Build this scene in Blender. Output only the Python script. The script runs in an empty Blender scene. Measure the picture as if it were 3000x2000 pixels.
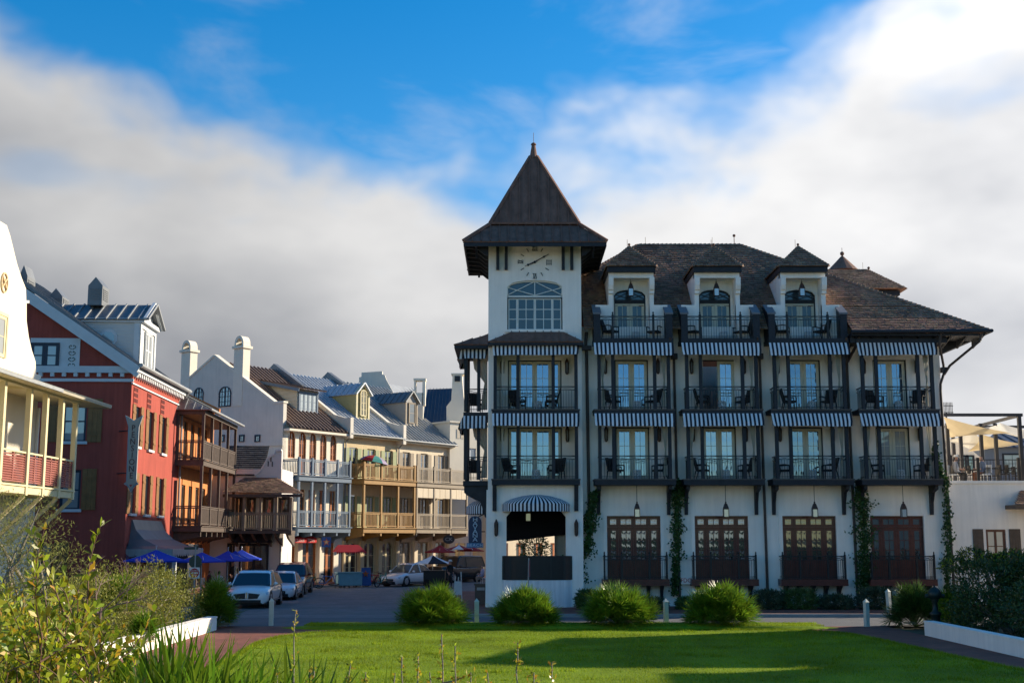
import bpy, math, random
import numpy as np
from mathutils import Vector, Matrix
random.seed(7); RNG = np.random.default_rng(7)
S = bpy.context.scene; COL = S.collection
R = math.radians; PI = math.pi
# ---------------- camera ----------------
FPX = 3700.0; TH = math.atan(580/3700); HC = 3.08
cam = bpy.data.cameras.new('camera'); camo = bpy.data.objects.new('camera', cam); COL.objects.link(camo)
cam.sensor_width = 36; cam.lens = 36*FPX/3000; cam.clip_end = 6000; cam.clip_start = .1
camo.location = (0, 0, HC); camo.rotation_euler = (PI/2+TH, 0, 0); S.camera = camo
# ---------------- light ----------------
SUN_EL, SUN_AZ = R(21.5), R(25)          # azimuth measured from +X towards +Y
sd = Vector((math.cos(SUN_EL)*math.cos(SUN_AZ), math.cos(SUN_EL)*math.sin(SUN_AZ), math.sin(SUN_EL)))
sl = bpy.data.lights.new('sun', 'SUN'); sl.energy = 5.0; sl.angle = R(.55); sl.color = (1, .87, .68)
so = bpy.data.objects.new('sun', sl); COL.objects.link(so); so.rotation_euler = sd.to_track_quat('Z', 'Y').to_euler()
S.view_settings.view_transform = 'Standard'; S.view_settings.look = 'None'
S.view_settings.exposure = 0.7; S.view_settings.gamma = 1.0
wd = bpy.data.worlds.new('World'); S.world = wd; wd.use_nodes = True
def world():
    nt = wd.node_tree; N = nt.nodes; L = nt.links; N.clear()
    out = N.new('ShaderNodeOutputWorld'); bg = N.new('ShaderNodeBackground'); bg.inputs[1].default_value = .110
    sky = N.new('ShaderNodeTexSky'); sky.sky_type = 'NISHITA'; sky.sun_disc = False
    sky.sun_elevation = SUN_EL; sky.sun_rotation = PI/2-SUN_AZ
    sky.air_density = 1.0; sky.dust_density = .3; sky.ozone_density = 2.5
    hs = N.new('ShaderNodeHueSaturation'); hs.inputs['Saturation'].default_value = 1.47; hs.inputs['Value'].default_value = 1.05
    L.new(sky.outputs[0], hs.inputs['Color'])
    tc = N.new('ShaderNodeTexCoord'); sep = N.new('ShaderNodeSeparateXYZ'); L.new(tc.outputs['Generated'], sep.inputs[0])
    def m(op, a, b=None, c=None):
        n = N.new('ShaderNodeMath'); n.operation = op
        for i, v in enumerate((a, b, c)):
            if v is None: continue
            if isinstance(v, (int, float)): n.inputs[i].default_value = v
            else: L.new(v, n.inputs[i])
        return n.outputs[0]
    def noise(scale, det, rough, zs=1.0, off=(0, 0, 0), dist=0):
        mp = N.new('ShaderNodeMapping'); mp.inputs['Scale'].default_value = (1, 1, zs); mp.inputs['Location'].default_value = off
        L.new(tc.outputs['Generated'], mp.inputs[0])
        n = N.new('ShaderNodeTexNoise'); n.inputs['Scale'].default_value = scale; n.inputs['Detail'].default_value = det
        n.inputs['Roughness'].default_value = rough; n.inputs['Distortion'].default_value = dist
        L.new(mp.outputs[0], n.inputs['Vector']); return n.outputs[0]
    az = m('ARCTAN2', sep.outputs[0], sep.outputs[1])
    el = m('ARCSINE', sep.outputs[2])
    # a deck of cloud whose upper rim rises and falls round the horizon, with broken veils above it
    rim = m('ADD', m('MULTIPLY', m('SUBTRACT', 1.0, m('COSINE', m('MULTIPLY', m('ADD', az, .05), 4.0))), .165), m('ADD', .055, m('MULTIPLY', m('COSINE', az), .225)))
    n1 = noise(3.2, 2, .4, 1.6, (3.3, 1.2, .4), .2); n2 = noise(11, 3, .5, 1.5, (1.1, 4.2, 2.2), .15)
    n3 = noise(6.0, 5, .55, 2.2, (7.3, .8, 5.1), .3)
    h = m('ADD', m('SUBTRACT', rim, el), m('ADD', m('MULTIPLY', m('SUBTRACT', n1, .5), .20), m('MULTIPLY', m('SUBTRACT', n2, .5), .16)))
    def sm(v, a, b):
        n = N.new('ShaderNodeMapRange'); n.interpolation_type = 'SMOOTHSTEP'; n.inputs[1].default_value = a; n.inputs[2].default_value = b
        L.new(v, n.inputs[0]); return n.outputs[0]
    cov = sm(h, -.045, .05)
    veil = m('MULTIPLY', sm(n3, .50, .80), .30)
    hole = m('MULTIPLY', sm(noise(5.0, 3, .5, 2.6, (9.1, 2.7, 8.8), .2), .56, .70), .25)
    cov2 = m('MAXIMUM', m('MULTIPLY', cov, m('SUBTRACT', 1.0, m('MULTIPLY', hole, sm(el, .15, .26)))), veil)
    # cloud tone: brighter near its sunlit rim, greyer in its body
    tone = m('ADD', m('MULTIPLY', sm(h, .26, -.02), .30), m('MULTIPLY', m('SUBTRACT', noise(4.5, 4, .5, 2.0, (2, 8, 3)), .5), .9))
    cr = N.new('ShaderNodeValToRGB'); e = cr.color_ramp.elements
    e[0].position = -.0; e[0].color = (2.85, 2.95, 3.2, 1); e[1].position = .5; e[1].color = (5.9, 5.85, 5.8, 1)
    L.new(m('ADD', tone, .12), cr.inputs[0])
    # clouds glow towards the low sun (forward scattering)
    dp = N.new('ShaderNodeVectorMath'); dp.operation = 'DOT_PRODUCT'; L.new(tc.outputs['Generated'], dp.inputs[0]); dp.inputs[1].default_value = tuple(sd)
    glow = m('MAXIMUM', m('MULTIPLY_ADD', dp.outputs['Value'], .86, .46), .66)
    vm = N.new('ShaderNodeVectorMath'); vm.operation = 'SCALE'; L.new(cr.outputs[0], vm.inputs[0]); L.new(glow, vm.inputs['Scale'])
    mx = N.new('ShaderNodeMix'); mx.data_type = 'RGBA'
    L.new(cov2, mx.inputs[0]); L.new(hs.outputs[0], mx.inputs[6]); L.new(vm.outputs[0], mx.inputs[7])
    L.new(mx.outputs[2], bg.inputs[0]); L.new(bg.outputs[0], out.inputs[0])
world()

# ---------------- picture -> place (only used to read off sizes) ----------------
CT, ST = math.cos(TH), math.sin(TH)
def den(py): return CT-(1000-py)/FPX*ST
def Z(py, Y): v = (1000-py)/FPX; return HC+Y*(ST+v*CT)/(CT-v*ST)
def X(px, py, Y): return (px-1500)/FPX*Y/den(py)
def P(px, py, Y): return Vector((X(px, py, Y), Y, Z(py, Y)))
def GY(py): v = (1000-py)/FPX; return -HC*(CT-v*ST)/(ST+v*CT)      # ground distance of a row

# ---------------- materials ----------------
MATS = {}
def M(name, col, rough=.75, var=.12, scale=2.5, bump=0., bscale=40., metallic=0., streak=0., island=0., spec=.4, trans=0., hue=0., dirt=0., coat=0.):
    if name in MATS: return MATS[name]
    m = bpy.data.materials.new(name); m.use_nodes = True; nt = m.node_tree; N = nt.nodes; L = nt.links
    b = N['Principled BSDF']; b.inputs['Roughness'].default_value = rough; b.inputs['Metallic'].default_value = metallic
    b.inputs['Specular IOR Level'].default_value = spec
    if coat: b.inputs['Coat Weight'].default_value = coat; b.inputs['Coat Roughness'].default_value = .04
    tc = N.new('ShaderNodeTexCoord')
    def mapping(s):
        mp = N.new('ShaderNodeMapping'); mp.inputs['Scale'].default_value = s; L.new(tc.outputs['Object'], mp.inputs[0]); return mp.outputs[0]
    def noise(sc, det=4, vec=None, rg=.55):
        n = N.new('ShaderNodeTexNoise'); n.inputs['Scale'].default_value = sc; n.inputs['Detail'].default_value = det; n.inputs['Roughness'].default_value = rg
        L.new(vec if vec else tc.outputs['Object'], n.inputs['Vector']); return n.outputs[0]
    def mr(v, a, b_, c, d):
        n = N.new('ShaderNodeMapRange'); n.inputs[1].default_value = a; n.inputs[2].default_value = b_; n.inputs[3].default_value = c; n.inputs[4].default_value = d
        L.new(v, n.inputs[0]); return n.outputs[0]
    def mul(a, c):
        n = N.new('ShaderNodeMath'); n.operation = 'MULTIPLY'; L.new(a, n.inputs[0]); L.new(c, n.inputs[1]); return n.outputs[0]
    val = mr(noise(scale), .25, .75, 1-var, 1+var)
    if streak:
        val = mul(val, mr(noise(1.0, 5, mapping((5, 5, .35)), .65), .35, .75, 1+streak*.3, 1-streak))
    if dirt:
        val = mul(val, mr(noise(.9, 6, None, .7), .5, .8, 1, 1-dirt))
    if island:
        g = N.new('ShaderNodeNewGeometry'); val = mul(val, mr(g.outputs['Random Per Island'], 0, 1, 1-island, 1+island))
    hs = N.new('ShaderNodeHueSaturation'); hs.inputs['Color'].default_value = (*col, 1); L.new(val, hs.inputs['Value'])
    if hue:
        g2 = N.new('ShaderNodeNewGeometry'); w = N.new('ShaderNodeTexWhiteNoise'); w.noise_dimensions = '1D'; L.new(g2.outputs['Random Per Island'], w.inputs['W'])
        L.new(mr(w.outputs[0], 0, 1, .5-hue, .5+hue*.6), hs.inputs['Hue'])
    L.new(hs.outputs[0], b.inputs['Base Color'])
    if bump:
        bp = N.new('ShaderNodeBump'); bp.inputs['Strength'].default_value = bump; bp.inputs['Distance'].default_value = .03
        L.new(noise(bscale, 5), bp.inputs['Height']); L.new(bp.outputs[0], b.inputs['Normal'])
    if trans:
        tr = N.new('ShaderNodeBsdfTranslucent'); L.new(hs.outputs[0], tr.inputs[0]); ms = N.new('ShaderNodeMixShader'); ms.inputs[0].default_value = trans
        o = N['Material Output']; L.new(b.outputs[0], ms.inputs[1]); L.new(tr.outputs[0], ms.inputs[2]); L.new(ms.outputs[0], o.inputs[0])
    MATS[name] = m; return m
def glassmat(name, col, refl=.35, rough=.02, wav=.0, tint=(.80, .90, 1)):
    if name in MATS: return MATS[name]
    m = bpy.data.materials.new(name); m.use_nodes = True; nt = m.node_tree; N = nt.nodes; L = nt.links
    b = N['Principled BSDF']; b.inputs['Base Color'].default_value = (*col, 1); b.inputs['Roughness'].default_value = .3
    g = N.new('ShaderNodeBsdfGlossy'); g.inputs['Roughness'].default_value = rough; g.inputs['Color'].default_value = (*tint, 1)
    ms = N.new('ShaderNodeMixShader'); ms.inputs[0].default_value = refl
    if wav:
        tc = N.new('ShaderNodeTexCoord'); n = N.new('ShaderNodeTexNoise'); n.inputs['Scale'].default_value = 1.3; n.inputs['Detail'].default_value = 1
        L.new(tc.outputs['Object'], n.inputs['Vector']); bp = N.new('ShaderNodeBump'); bp.inputs['Strength'].default_value = wav; bp.inputs['Distance'].default_value = .05
        L.new(n.outputs[0], bp.inputs['Height']); L.new(bp.outputs[0], g.inputs['Normal'])
    L.new(b.outputs[0], ms.inputs[1]); L.new(g.outputs[0], ms.inputs[2]); L.new(ms.outputs[0], N['Material Output'].inputs[0])
    MATS[name] = m; return m

# ---------------- mesh builder ----------------
def frame(x, y, z=0., yaw=0.): return Matrix.Translation((x, y, z)) @ Matrix.Rotation(R(yaw), 4, 'Z')
I4 = Matrix.Identity(4)
class MB:
    def __init__(s, F=I4): s.v = []; s.f = []; s.m = []; s.F = F
    def add(s, pts, faces, mi=0):
        o = len(s.v); s.v += [tuple(p) for p in pts]
        for fc in faces: s.f.append(tuple(i+o for i in fc)); s.m.append(mi)
        return s
    def poly(s, pts, mi=0): return s.add(pts, [tuple(range(len(pts)))], mi)
    def box(s, x0, x1, y0, y1, z0, z1, mi=0):
        p = [(x, y, z) for z in (z0, z1) for y in (y0, y1) for x in (x0, x1)]
        return s.add(p, [(0, 2, 3, 1), (4, 5, 7, 6), (0, 1, 5, 4), (2, 6, 7, 3), (0, 4, 6, 2), (1, 3, 7, 5)], mi)
    def prism(s, pts, a0, a1, axis='y', mi=0):
        def mk(p, a):
            return (p[0], a, p[1]) if axis == 'y' else ((a, p[0], p[1]) if axis == 'x' else (p[0], p[1], a))
        n = len(pts); v = [mk(p, a0) for p in pts]+[mk(p, a1) for p in pts]
        f = [tuple(range(n)), tuple(range(2*n-1, n-1, -1))]+[(i, i+n, (i+1) % n+n, (i+1) % n) for i in range(n)]
        return s.add(v, f, mi)
    def hull8(s, a, b, mi=0):      # two quads joined
        return s.add(list(a)+list(b), [(3, 2, 1, 0), (4, 5, 6, 7)]+[(i, (i+1) % 4, (i+1) % 4+4, i+4) for i in range(4)], mi)
    def tube(s, p0, p1, r0, r1=None, n=8, mi=0, cap=True):
        p0 = Vector(p0); p1 = Vector(p1); r1 = r0 if r1 is None else r1; d = (p1-p0)
        if d.length < 1e-6: return s
        d.normalize(); a = d.orthogonal().normalized(); b = d.cross(a)
        v = []
        for p, r in ((p0, r0), (p1, r1)):
            for i in range(n):
                t = 2*PI*(i+.5)/n; v.append(p+(a*math.cos(t)+b*math.sin(t))*r)
        f = [(i, (i+1) % n, (i+1) % n+n, i+n) for i in range(n)]
        if cap: f += [tuple(range(n-1, -1, -1)), tuple(range(n, 2*n))]
        return s.add(v, f, mi)
    def path(s, pts, r, n=8, mi=0):
        rr = r if isinstance(r, (list, tuple)) else [r]*len(pts)
        for i in range(len(pts)-1): s.tube(pts[i], pts[i+1], rr[i], rr[i+1], n, mi)
        return s
    def beam(s, p0, p1, w, h, mi=0):
        p0 = Vector(p0); p1 = Vector(p1); d = (p1-p0).normalized(); u = Vector((0, 0, 1))
        if abs(d.z) > .95: u = Vector((0, 1, 0))
        a = d.cross(u).normalized()*w/2; b = a.cross(d).normalized()*h/2
        return s.hull8([p0-a-b, p0+a-b, p0+a+b, p0-a+b], [p1-a-b, p1+a-b, p1+a+b, p1-a+b], mi)
    def lathe(s, prof, n=12, c=(0, 0), mi=0, a0=0., a1=2*PI):
        full = abs(a1-a0-2*PI) < 1e-6; k = n if full else n+1; v = []
        for r, z in prof:
            for i in range(k):
                t = a0+(a1-a0)*i/n; v.append((c[0]+r*math.cos(t), c[1]+r*math.sin(t), z))
        f = []
        for j in range(len(prof)-1):
            for i in range(n):
                a = j*k+i; b_ = j*k+(i+1) % k; f.append((a, b_, b_+k, a+k))
        return s.add(v, f, mi)
    def ball(s, c, r, n=10, mi=0, sz=1.):
        pr = [(max(r*math.sin(PI*i/6), .0005), c[2]-r*sz*math.cos(PI*i/6)) for i in range(7)]
        return s.lathe(pr, n, (c[0], c[1]), mi)
    def wall(s, u0, u1, z0, z1, holes=(), y=0., d=.15, mi=0, ri=None):
        us = sorted({u0, u1, *[min(max(h[i], u0), u1) for h in holes for i in (0, 1)]}); zs = sorted({z0, z1, *[min(max(h[i], z0), z1) for h in holes for i in (2, 3)]})
        for a, b in zip(us, us[1:]):
            for c, e in zip(zs, zs[1:]):
                m_, n_ = (a+b)/2, (c+e)/2
                if any(h[0] < m_ < h[1] and h[2] < n_ < h[3] for h in holes): continue
                s.poly([(a, y, c), (b, y, c), (b, y, e), (a, y, e)], mi)
        ri = mi if ri is None else ri
        for h in holes:
            a, b, c, e = h[:4]; q = y+d
            s.poly([(a, y, c), (a, y, e), (a, q, e), (a, q, c)], ri); s.poly([(b, y, c), (b, q, c), (b, q, e), (b, y, e)], ri)
            s.poly([(a, y, e), (b, y, e), (b, q, e), (a, q, e)], ri); s.poly([(a, y, c), (a, q, c), (b, q, c), (b, y, c)], ri)
        return s
    def spandrel(s, u0, u1, zs, zt, y0, y1, mi=0, n=10):   # fills the corners above an arch springing at zs, crown zt
        pts = [(u0+(u1-u0)*i/n, zs+(zt-zs)*math.sqrt(max(0, 1-(2*i/n-1)**2))) for i in range(n+1)]
        for side in (0, 1):
            half = pts[:n//2+1] if side == 0 else pts[n//2:]
            corner = (u0, zt) if side == 0 else (u1, zt)
            for a, b in zip(half, half[1:]):
                s.poly([(a[0], y0, a[1]), (b[0], y0, b[1]), (corner[0], y0, corner[1])], mi)
                s.poly([(a[0], y0, a[1]), (a[0], y1, a[1]), (b[0], y1, b[1]), (b[0], y0, b[1])], mi)
        return s
    def build(s, name, mats, parent=None, smooth=False, loc=None, label=None, cat=None, group=None, kind=None):
        if not isinstance(mats, (list, tuple)): mats = [mats]
        V_ = np.array(s.v, dtype=np.float64).reshape(-1, 3); T = np.array(s.F)
        V_ = V_ @ T[:3, :3].T+T[:3, 3]
        inv = None
        if parent is not None: inv = WM[parent.name].inverted(); w = WM[parent.name]
        elif loc is not None: w = Matrix.Translation(loc); inv = w.inverted()
        else: w = I4
        if inv is not None: A = np.array(inv); V_ = V_ @ A[:3, :3].T+A[:3, 3]
        me = bpy.data.meshes.new(name); me.from_pydata(V_.tolist(), [], s.f)
        for m in mats: me.materials.append(m)
        if len(mats) > 1: me.polygons.foreach_set('material_index', s.m)
        if smooth: me.polygons.foreach_set('use_smooth', [True]*len(s.f))
        me.update()
        o = bpy.data.objects.new(name, me); COL.objects.link(o)
        if parent is not None: o.parent = parent
        elif loc is not None: o.location = loc
        WM[o.name] = w
        if smooth == 'auto':
            pass
        tag(o, label, cat, group, kind); return o
WM = {}
def tag(o, label=None, cat=None, group=None, kind=None):
    if label: o['label'] = label
    if cat: o['category'] = cat
    if group: o['group'] = group
    if kind: o['kind'] = kind
    return o
def E(name, label, cat, loc=(0, 0, 0), yaw=0., group=None):
    o = bpy.data.objects.new(name, None); COL.objects.link(o); o.empty_display_size = .2
    o.location = loc; o.rotation_euler = (0, 0, R(yaw)); WM[o.name] = frame(*loc, yaw)
    return tag(o, label, cat, group)
def place(me, name, parent, T, mats=None):      # shared-mesh piece, T in world
    o = bpy.data.objects.new(name, me); COL.objects.link(o)
    if parent is not None: o.parent = parent; o.matrix_local = WM[parent.name].inverted() @ T; WM[o.name] = WM[parent.name] @ o.matrix_local
    else: o.matrix_world = T; WM[o.name] = T
    return o
def mesh(mb, name, mats, smooth=False):         # mesh data only
    o = mb.build(name, mats, smooth=smooth); me = o.data; bpy.data.objects.remove(o); return me
def copy_tree(o, parent=None, mat=None):
    c = o.copy(); COL.objects.link(c)
    if parent is not None: c.parent = parent
    for ch in o.children: copy_tree(ch, c)
    return c
def move(o, T): o.matrix_world = T; WM[o.name] = T; return o
def setlab(o, label, group=None):
    o['label'] = label
    if group: o['group'] = group
    return o
def text_mb(txt, size, F, depth=.01, sx=1., spacing=1.):   # builtin-font lettering as mesh, centred, in the local x/z plane facing -y
    cu = bpy.data.curves.new('lettering', 'FONT'); cu.body = txt; cu.size = size; cu.align_x = 'CENTER'; cu.align_y = 'CENTER'; cu.extrude = depth/2; cu.resolution_u = 3; cu.space_character = spacing
    ob = bpy.data.objects.new('lettering', cu); COL.objects.link(ob)
    dg = bpy.context.evaluated_depsgraph_get(); me = ob.evaluated_get(dg).to_mesh()
    mb = MB(F); mb.add([(v.co.x*sx, -v.co.z, v.co.y) for v in me.vertices], [tuple(p.vertices) for p in me.polygons])
    ob.to_mesh_clear() if False else None
    bpy.data.objects.remove(ob); bpy.data.curves.remove(cu); return mb

# palette
WHITE = M('white_stucco', (.96, .89, .80), .9, .03, 1.2, .25, 30, streak=.09, dirt=.07)
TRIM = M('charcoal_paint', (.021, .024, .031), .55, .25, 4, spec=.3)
IRON = M('black_iron', (.012, .013, .016), .45, .2, 6)
BRONZE = M('bronze_metal', (.215, .115, .082), .75, .2, 1.5, streak=.3, metallic=.0, spec=.2)
SHING = M('cedar_shingle', (.25, .150, .092), .85, .4, .7, .3, 50, island=.30, hue=.015)
NAVY = M('navy_canvas', (.010, .011, .020), .8, .1, 5); CANV = M('white_canvas', (.72, .73, .74), .85, .06, 3, dirt=.12)
CREAMD = M('cream_door_paint', (.66, .61, .47), .5, .06, 3)
MAHOG = M('mahogany', (.095, .024, .017), .45, .3, 6, coat=.2)
GLASS = glassmat('window_glass', (.012, .02, .03), .38, .01, .05, (.42, .68, 1)); GLASSV = [GLASS, glassmat('window_glass_dim', (.02, .03, .04), .30, .015, .12, (.45, .70, 1)), glassmat('window_glass_pale', (.05, .06, .07), .40, .01, .09, (.50, .72, 1))]; DGLASS = glassmat('dark_glass', (.008, .01, .012), .16, .02, .05)
SHADEGL = glassmat('drawn_blind_glass', (.33, .33, .31), .12)
WICK = M('dark_wicker', (.012, .010, .009), .7, .3, 30, .4, 120)
COPPER = M('aged_copper', (.085, .045, .032), .5, .25, 3, metallic=.5)
# ================= GROUND =================
def brickmat(name, c1, c2, mortar, bw, bh, ms=.012, rough=.85, bump=.5, rot=0):
    m = bpy.data.materials.new(name); m.use_nodes = True; N = m.node_tree.nodes; L = m.node_tree.links; b = N['Principled BSDF']; b.inputs['Roughness'].default_value = rough
    b.inputs['Specular IOR Level'].default_value = .25
    tc = N.new('ShaderNodeTexCoord'); mp = N.new('ShaderNodeMapping'); mp.inputs['Rotation'].default_value = (0, 0, R(rot)); L.new(tc.outputs['Object'], mp.inputs[0])
    br = N.new('ShaderNodeTexBrick'); br.inputs['Color1'].default_value = (*c1, 1); br.inputs['Color2'].default_value = (*c2, 1); br.inputs['Mortar'].default_value = (*mortar, 1)
    br.inputs['Scale'].default_value = 1; br.inputs['Brick Width'].default_value = bw; br.inputs['Row Height'].default_value = bh; br.inputs['Mortar Size'].default_value = ms; br.inputs['Mortar Smooth'].default_value = .3
    L.new(mp.outputs[0], br.inputs['Vector'])
    n = N.new('ShaderNodeTexNoise'); n.inputs['Scale'].default_value = .7; n.inputs['Detail'].default_value = 7; n.inputs['Roughness'].default_value = .7; L.new(tc.outputs['Object'], n.inputs['Vector'])
    mr = N.new('ShaderNodeMapRange'); mr.inputs[1].default_value = .3; mr.inputs[2].default_value = .75; mr.inputs[3].default_value = .7; mr.inputs[4].default_value = 1.25; L.new(n.outputs[0], mr.inputs[0])
    hs = N.new('ShaderNodeHueSaturation'); L.new(br.outputs['Color'], hs.inputs['Color']); L.new(mr.outputs[0], hs.inputs['Value']); L.new(hs.outputs[0], b.inputs['Base Color'])
    bp = N.new('ShaderNodeBump'); bp.inputs['Strength'].default_value = bump; bp.inputs['Distance'].default_value = .01; bp.invert = True; L.new(br.outputs['Fac'], bp.inputs['Height']); L.new(bp.outputs[0], b.inputs['Normal'])
    MATS[name] = m; return m
BRICK = brickmat('brick_paving', (.29, .095, .062), (.21, .07, .05), (.15, .10, .08), .21, .105)
PAVER = brickmat('stone_setts', (.24, .225, .22), (.185, .175, .17), (.13, .125, .12), .24, .14, .014, rot=12)
ASPH = M('asphalt', (.13, .13, .135), .85, .15, .6, .4, 90, dirt=.15)
CONC = M('concrete', (.30, .30, .29), .85, .14, 1.5, .3, 40, dirt=.2)
SOIL = M('sandy_soil', (.085, .085, .045), .95, .25, 2, .5, 20, dirt=.3)
LAWN = M('lawn_turf', (.175, .255, .012), .85, .34, .45, .9, 45, dirt=.22, spec=.15)
BLADE = M('grass_blade', (.235, .315, .012), .7, .36, .45, island=.35, hue=.025, trans=.35, spec=.15)
def mound(x, y):
    t = min(max((21.5-y)/13., 0), 1); t = t*t*(3-2*t); return 1.35*t
def ground():
    xs = [-3000, -900, -300, -120, -60]+list(np.arange(-40, 41, 2.5))+[60, 120, 300, 900, 3000]
    ys = [-3000, -600, -150, -60, -30]+list(np.arange(-15, 30, 1.5))+[40, 60, 100, 200, 500, 1500, 4000]
    mb = MB(); W = len(xs)
    mb.add([(x, y, -.06+mound(x, y)) for y in ys for x in xs], [(j*W+i, j*W+i+1, (j+1)*W+i+1, (j+1)*W+i) for j in range(len(ys)-1) for i in range(W-1)])
    mb.build('ground', SOIL, smooth=True, kind='structure')
ground()
def sheet(name, pts, z, mat, zb=None):
    mb = MB(); mb.poly([(x, y, z) for x, y in pts])
    if zb is not None:
        n = len(pts)
        for i in range(n):
            a, b = pts[i], pts[(i+1) % n]; mb.poly([(a[0], a[1], zb), (b[0], b[1], zb), (b[0], b[1], z), (a[0], a[1], z)])
    return mb.build(name, mat, kind='structure')
sheet('road', [(-90, 46.6), (90, 46.6), (90, 52), (-90, 52)], -.004, ASPH)
sheet('side_street', [(-16, 52), (-2, 52), (32, 72), (40, 150), (-20, 150)], -.008, PAVER)
for y0 in (52.0, 52.9):
    sheet('paving_band', [(-13.6, y0), (-3.3, y0), (-3.3, y0+.22), (-13.6, y0+.22)], .0, CONC)
sheet('brick_path', [(-10.2, 21), (13.45, 21), (13.45, 46.5), (-13, 46.5), (-13, 44.8), (-10.2, 44.6)], .004, BRICK, -.05)
LAWN_PTS = [(-6.9, 22), (-7.3, 34), (-7.6, 38.5), (-7.4, 41), (-6.6, 42.9), (-5.2, 43.9), (-3.5, 44.15), (9.3, 44.2), (10.3, 43.8), (11.0, 42.4), (11.3, 40), (11.7, 34), (12.2, 29), (12.4, 22)]
sheet('lawn', LAWN_PTS, .035, LAWN, -.02)
# the raised grass verge behind the path, mounded towards the road
def verge():
    mb = MB(); n = 60; x0, x1 = -8.2, 11.6; rows = [(44.45, .0), (44.52, .10), (45.1, .17), (46.0, .17), (46.5, .12), (46.62, .0)]
    v = []
    for j, (y, z) in enumerate(rows):
        for i in range(n+1):
            t = i/n; x = x0+(x1-x0)*t; e = min(1, min(t, 1-t)*9); yy = 45.7+(y-45.7)*(e**.6); v.append((x, yy, z*e+.006))
    mb.add(v, [(j*(n+1)+i, j*(n+1)+i+1, (j+1)*(n+1)+i+1, (j+1)*(n+1)+i) for j in range(len(rows)-1) for i in range(n)])
    mb.build('verge', LAWN, smooth=True, kind='structure')
verge()
# hotel pavement with kerb, left pavement with kerb
sheet('pavement', [(-3.1, 52.25), (60, 52.25), (60, 75), (-3.1, 75)], .12, BRICK, -.03)
MB().box(-3.35, 60, 51.95, 52.246, -.03, .125).box(-3.35, -3.104, 52.25, 75, -.03, .125).build('kerb', CONC, kind='structure')
sheet('pavement', [(-60, 53), (-14.2, 53), (-15.6, 80), (-4, 96), (6, 112), (-60, 112)], .12, BRICK, -.03)
mb = MB()
for a, b in (((-60, 53), (-14.2, 53)), ((-14.2, 53), (-15.6, 80)), ((-15.6, 80), (-4, 96)), ((-4, 96), (6, 112))):
    d = Vector((b[0]-a[0], b[1]-a[1], 0)).normalized(); n = Vector((d.y, -d.x, 0))*.12
    A = Vector((*a, .05))+n; B = Vector((*b, .05))+n; mb.beam(A, B, .23, .15)
mb.build('kerb', CONC, kind='structure')
def inpoly(px, py, pts):
    c = np.zeros(len(px), bool); n = len(pts)
    for i in range(n):
        (x1, y1), (x2, y2) = pts[i], pts[(i+1) % n]
        if y1 == y2: continue
        k = ((y1 > py) != (y2 > py)) & (px < (x2-x1)*(py-y1)/(y2-y1)+x1); c ^= k
    return c
def np_tris(name, tri, mat, parent=None, **kw):      # tri: (n,3,3) world
    n = len(tri); v = tri.reshape(-1, 3)
    if parent is not None: A = np.array(WM[parent.name].inverted()); v = v @ A[:3, :3].T+A[:3, 3]
    me = bpy.data.meshes.new(name); me.vertices.add(3*n); me.vertices.foreach_set('co', v.astype(np.float32).ravel())
    me.loops.add(3*n); me.loops.foreach_set('vertex_index', np.arange(3*n, dtype=np.int32)); me.polygons.add(n)
    me.polygons.foreach_set('loop_start', np.arange(0, 3*n, 3, dtype=np.int32)); me.materials.append(mat); me.update(); me.validate()
    o = bpy.data.objects.new(name, me); COL.objects.link(o)
    if parent is not None: o.parent = parent; WM[o.name] = WM[parent.name]
    else: WM[o.name] = I4
    return tag(o, **kw)
def np_quads(name, q, mat, parent=None, **kw):        # q: (n,4,3)
    n = len(q); v = q.reshape(-1, 3)
    if parent is not None: A = np.array(WM[parent.name].inverted()); v = v @ A[:3, :3].T+A[:3, 3]
    me = bpy.data.meshes.new(name); me.vertices.add(4*n); me.vertices.foreach_set('co', v.astype(np.float32).ravel())
    me.loops.add(4*n); me.loops.foreach_set('vertex_index', np.arange(4*n, dtype=np.int32)); me.polygons.add(n)
    me.polygons.foreach_set('loop_start', np.arange(0, 4*n, 4, dtype=np.int32)); me.materials.append(mat); me.update(); me.validate()
    o = bpy.data.objects.new(name, me); COL.objects.link(o)
    if parent is not None: o.parent = parent; WM[o.name] = WM[parent.name]
    else: WM[o.name] = I4
    return tag(o, **kw)
def blades(n, x0, x1, y0, y1, zf, h0, h1, w, pts=None):
    x = RNG.uniform(x0, x1, n); y = RNG.uniform(y0, y1, n)
    if pts is not None: k = inpoly(x, y, pts); x, y = x[k], y[k]
    n = len(x); a = RNG.uniform(0, 2*PI, n); h = RNG.uniform(h0, h1, n)*(.6+.8*(.5+.5*np.sin(x*1.3+2*np.sin(y*.9))*np.sin(y*1.7+x*.4))); z = zf(x, y)
    t = np.zeros((n, 3, 3)); dx, dy = np.cos(a)*w/2, np.sin(a)*w/2
    t[:, 0] = np.stack([x-dx, y-dy, z-.01], 1); t[:, 1] = np.stack([x+dx, y+dy, z-.01], 1)
    l = RNG.normal(0, .35, (n, 2)); t[:, 2] = np.stack([x+l[:, 0]*h, y+l[:, 1]*h, z+h], 1); return t
g1 = blades(150000, -8, 12.6, 27, 44.2, lambda x, y: np.full(len(x), .035), .018, .05, .016, LAWN_PTS)
cl = RNG.uniform(0, 1, (170, 2))*np.array([19, 16])+np.array([-7.5, 28]); cl = cl[inpoly(cl[:, 0], cl[:, 1], LAWN_PTS)]; tf = []
for cx_, cy_ in cl: tf.append(blades(36, cx_-.16, cx_+.16, cy_-.07, cy_+.07, lambda x, y: np.full(len(x), .035), .05, .10, .018, LAWN_PTS))
g1 = np.concatenate([g1]+tf)
eg = []
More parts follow.
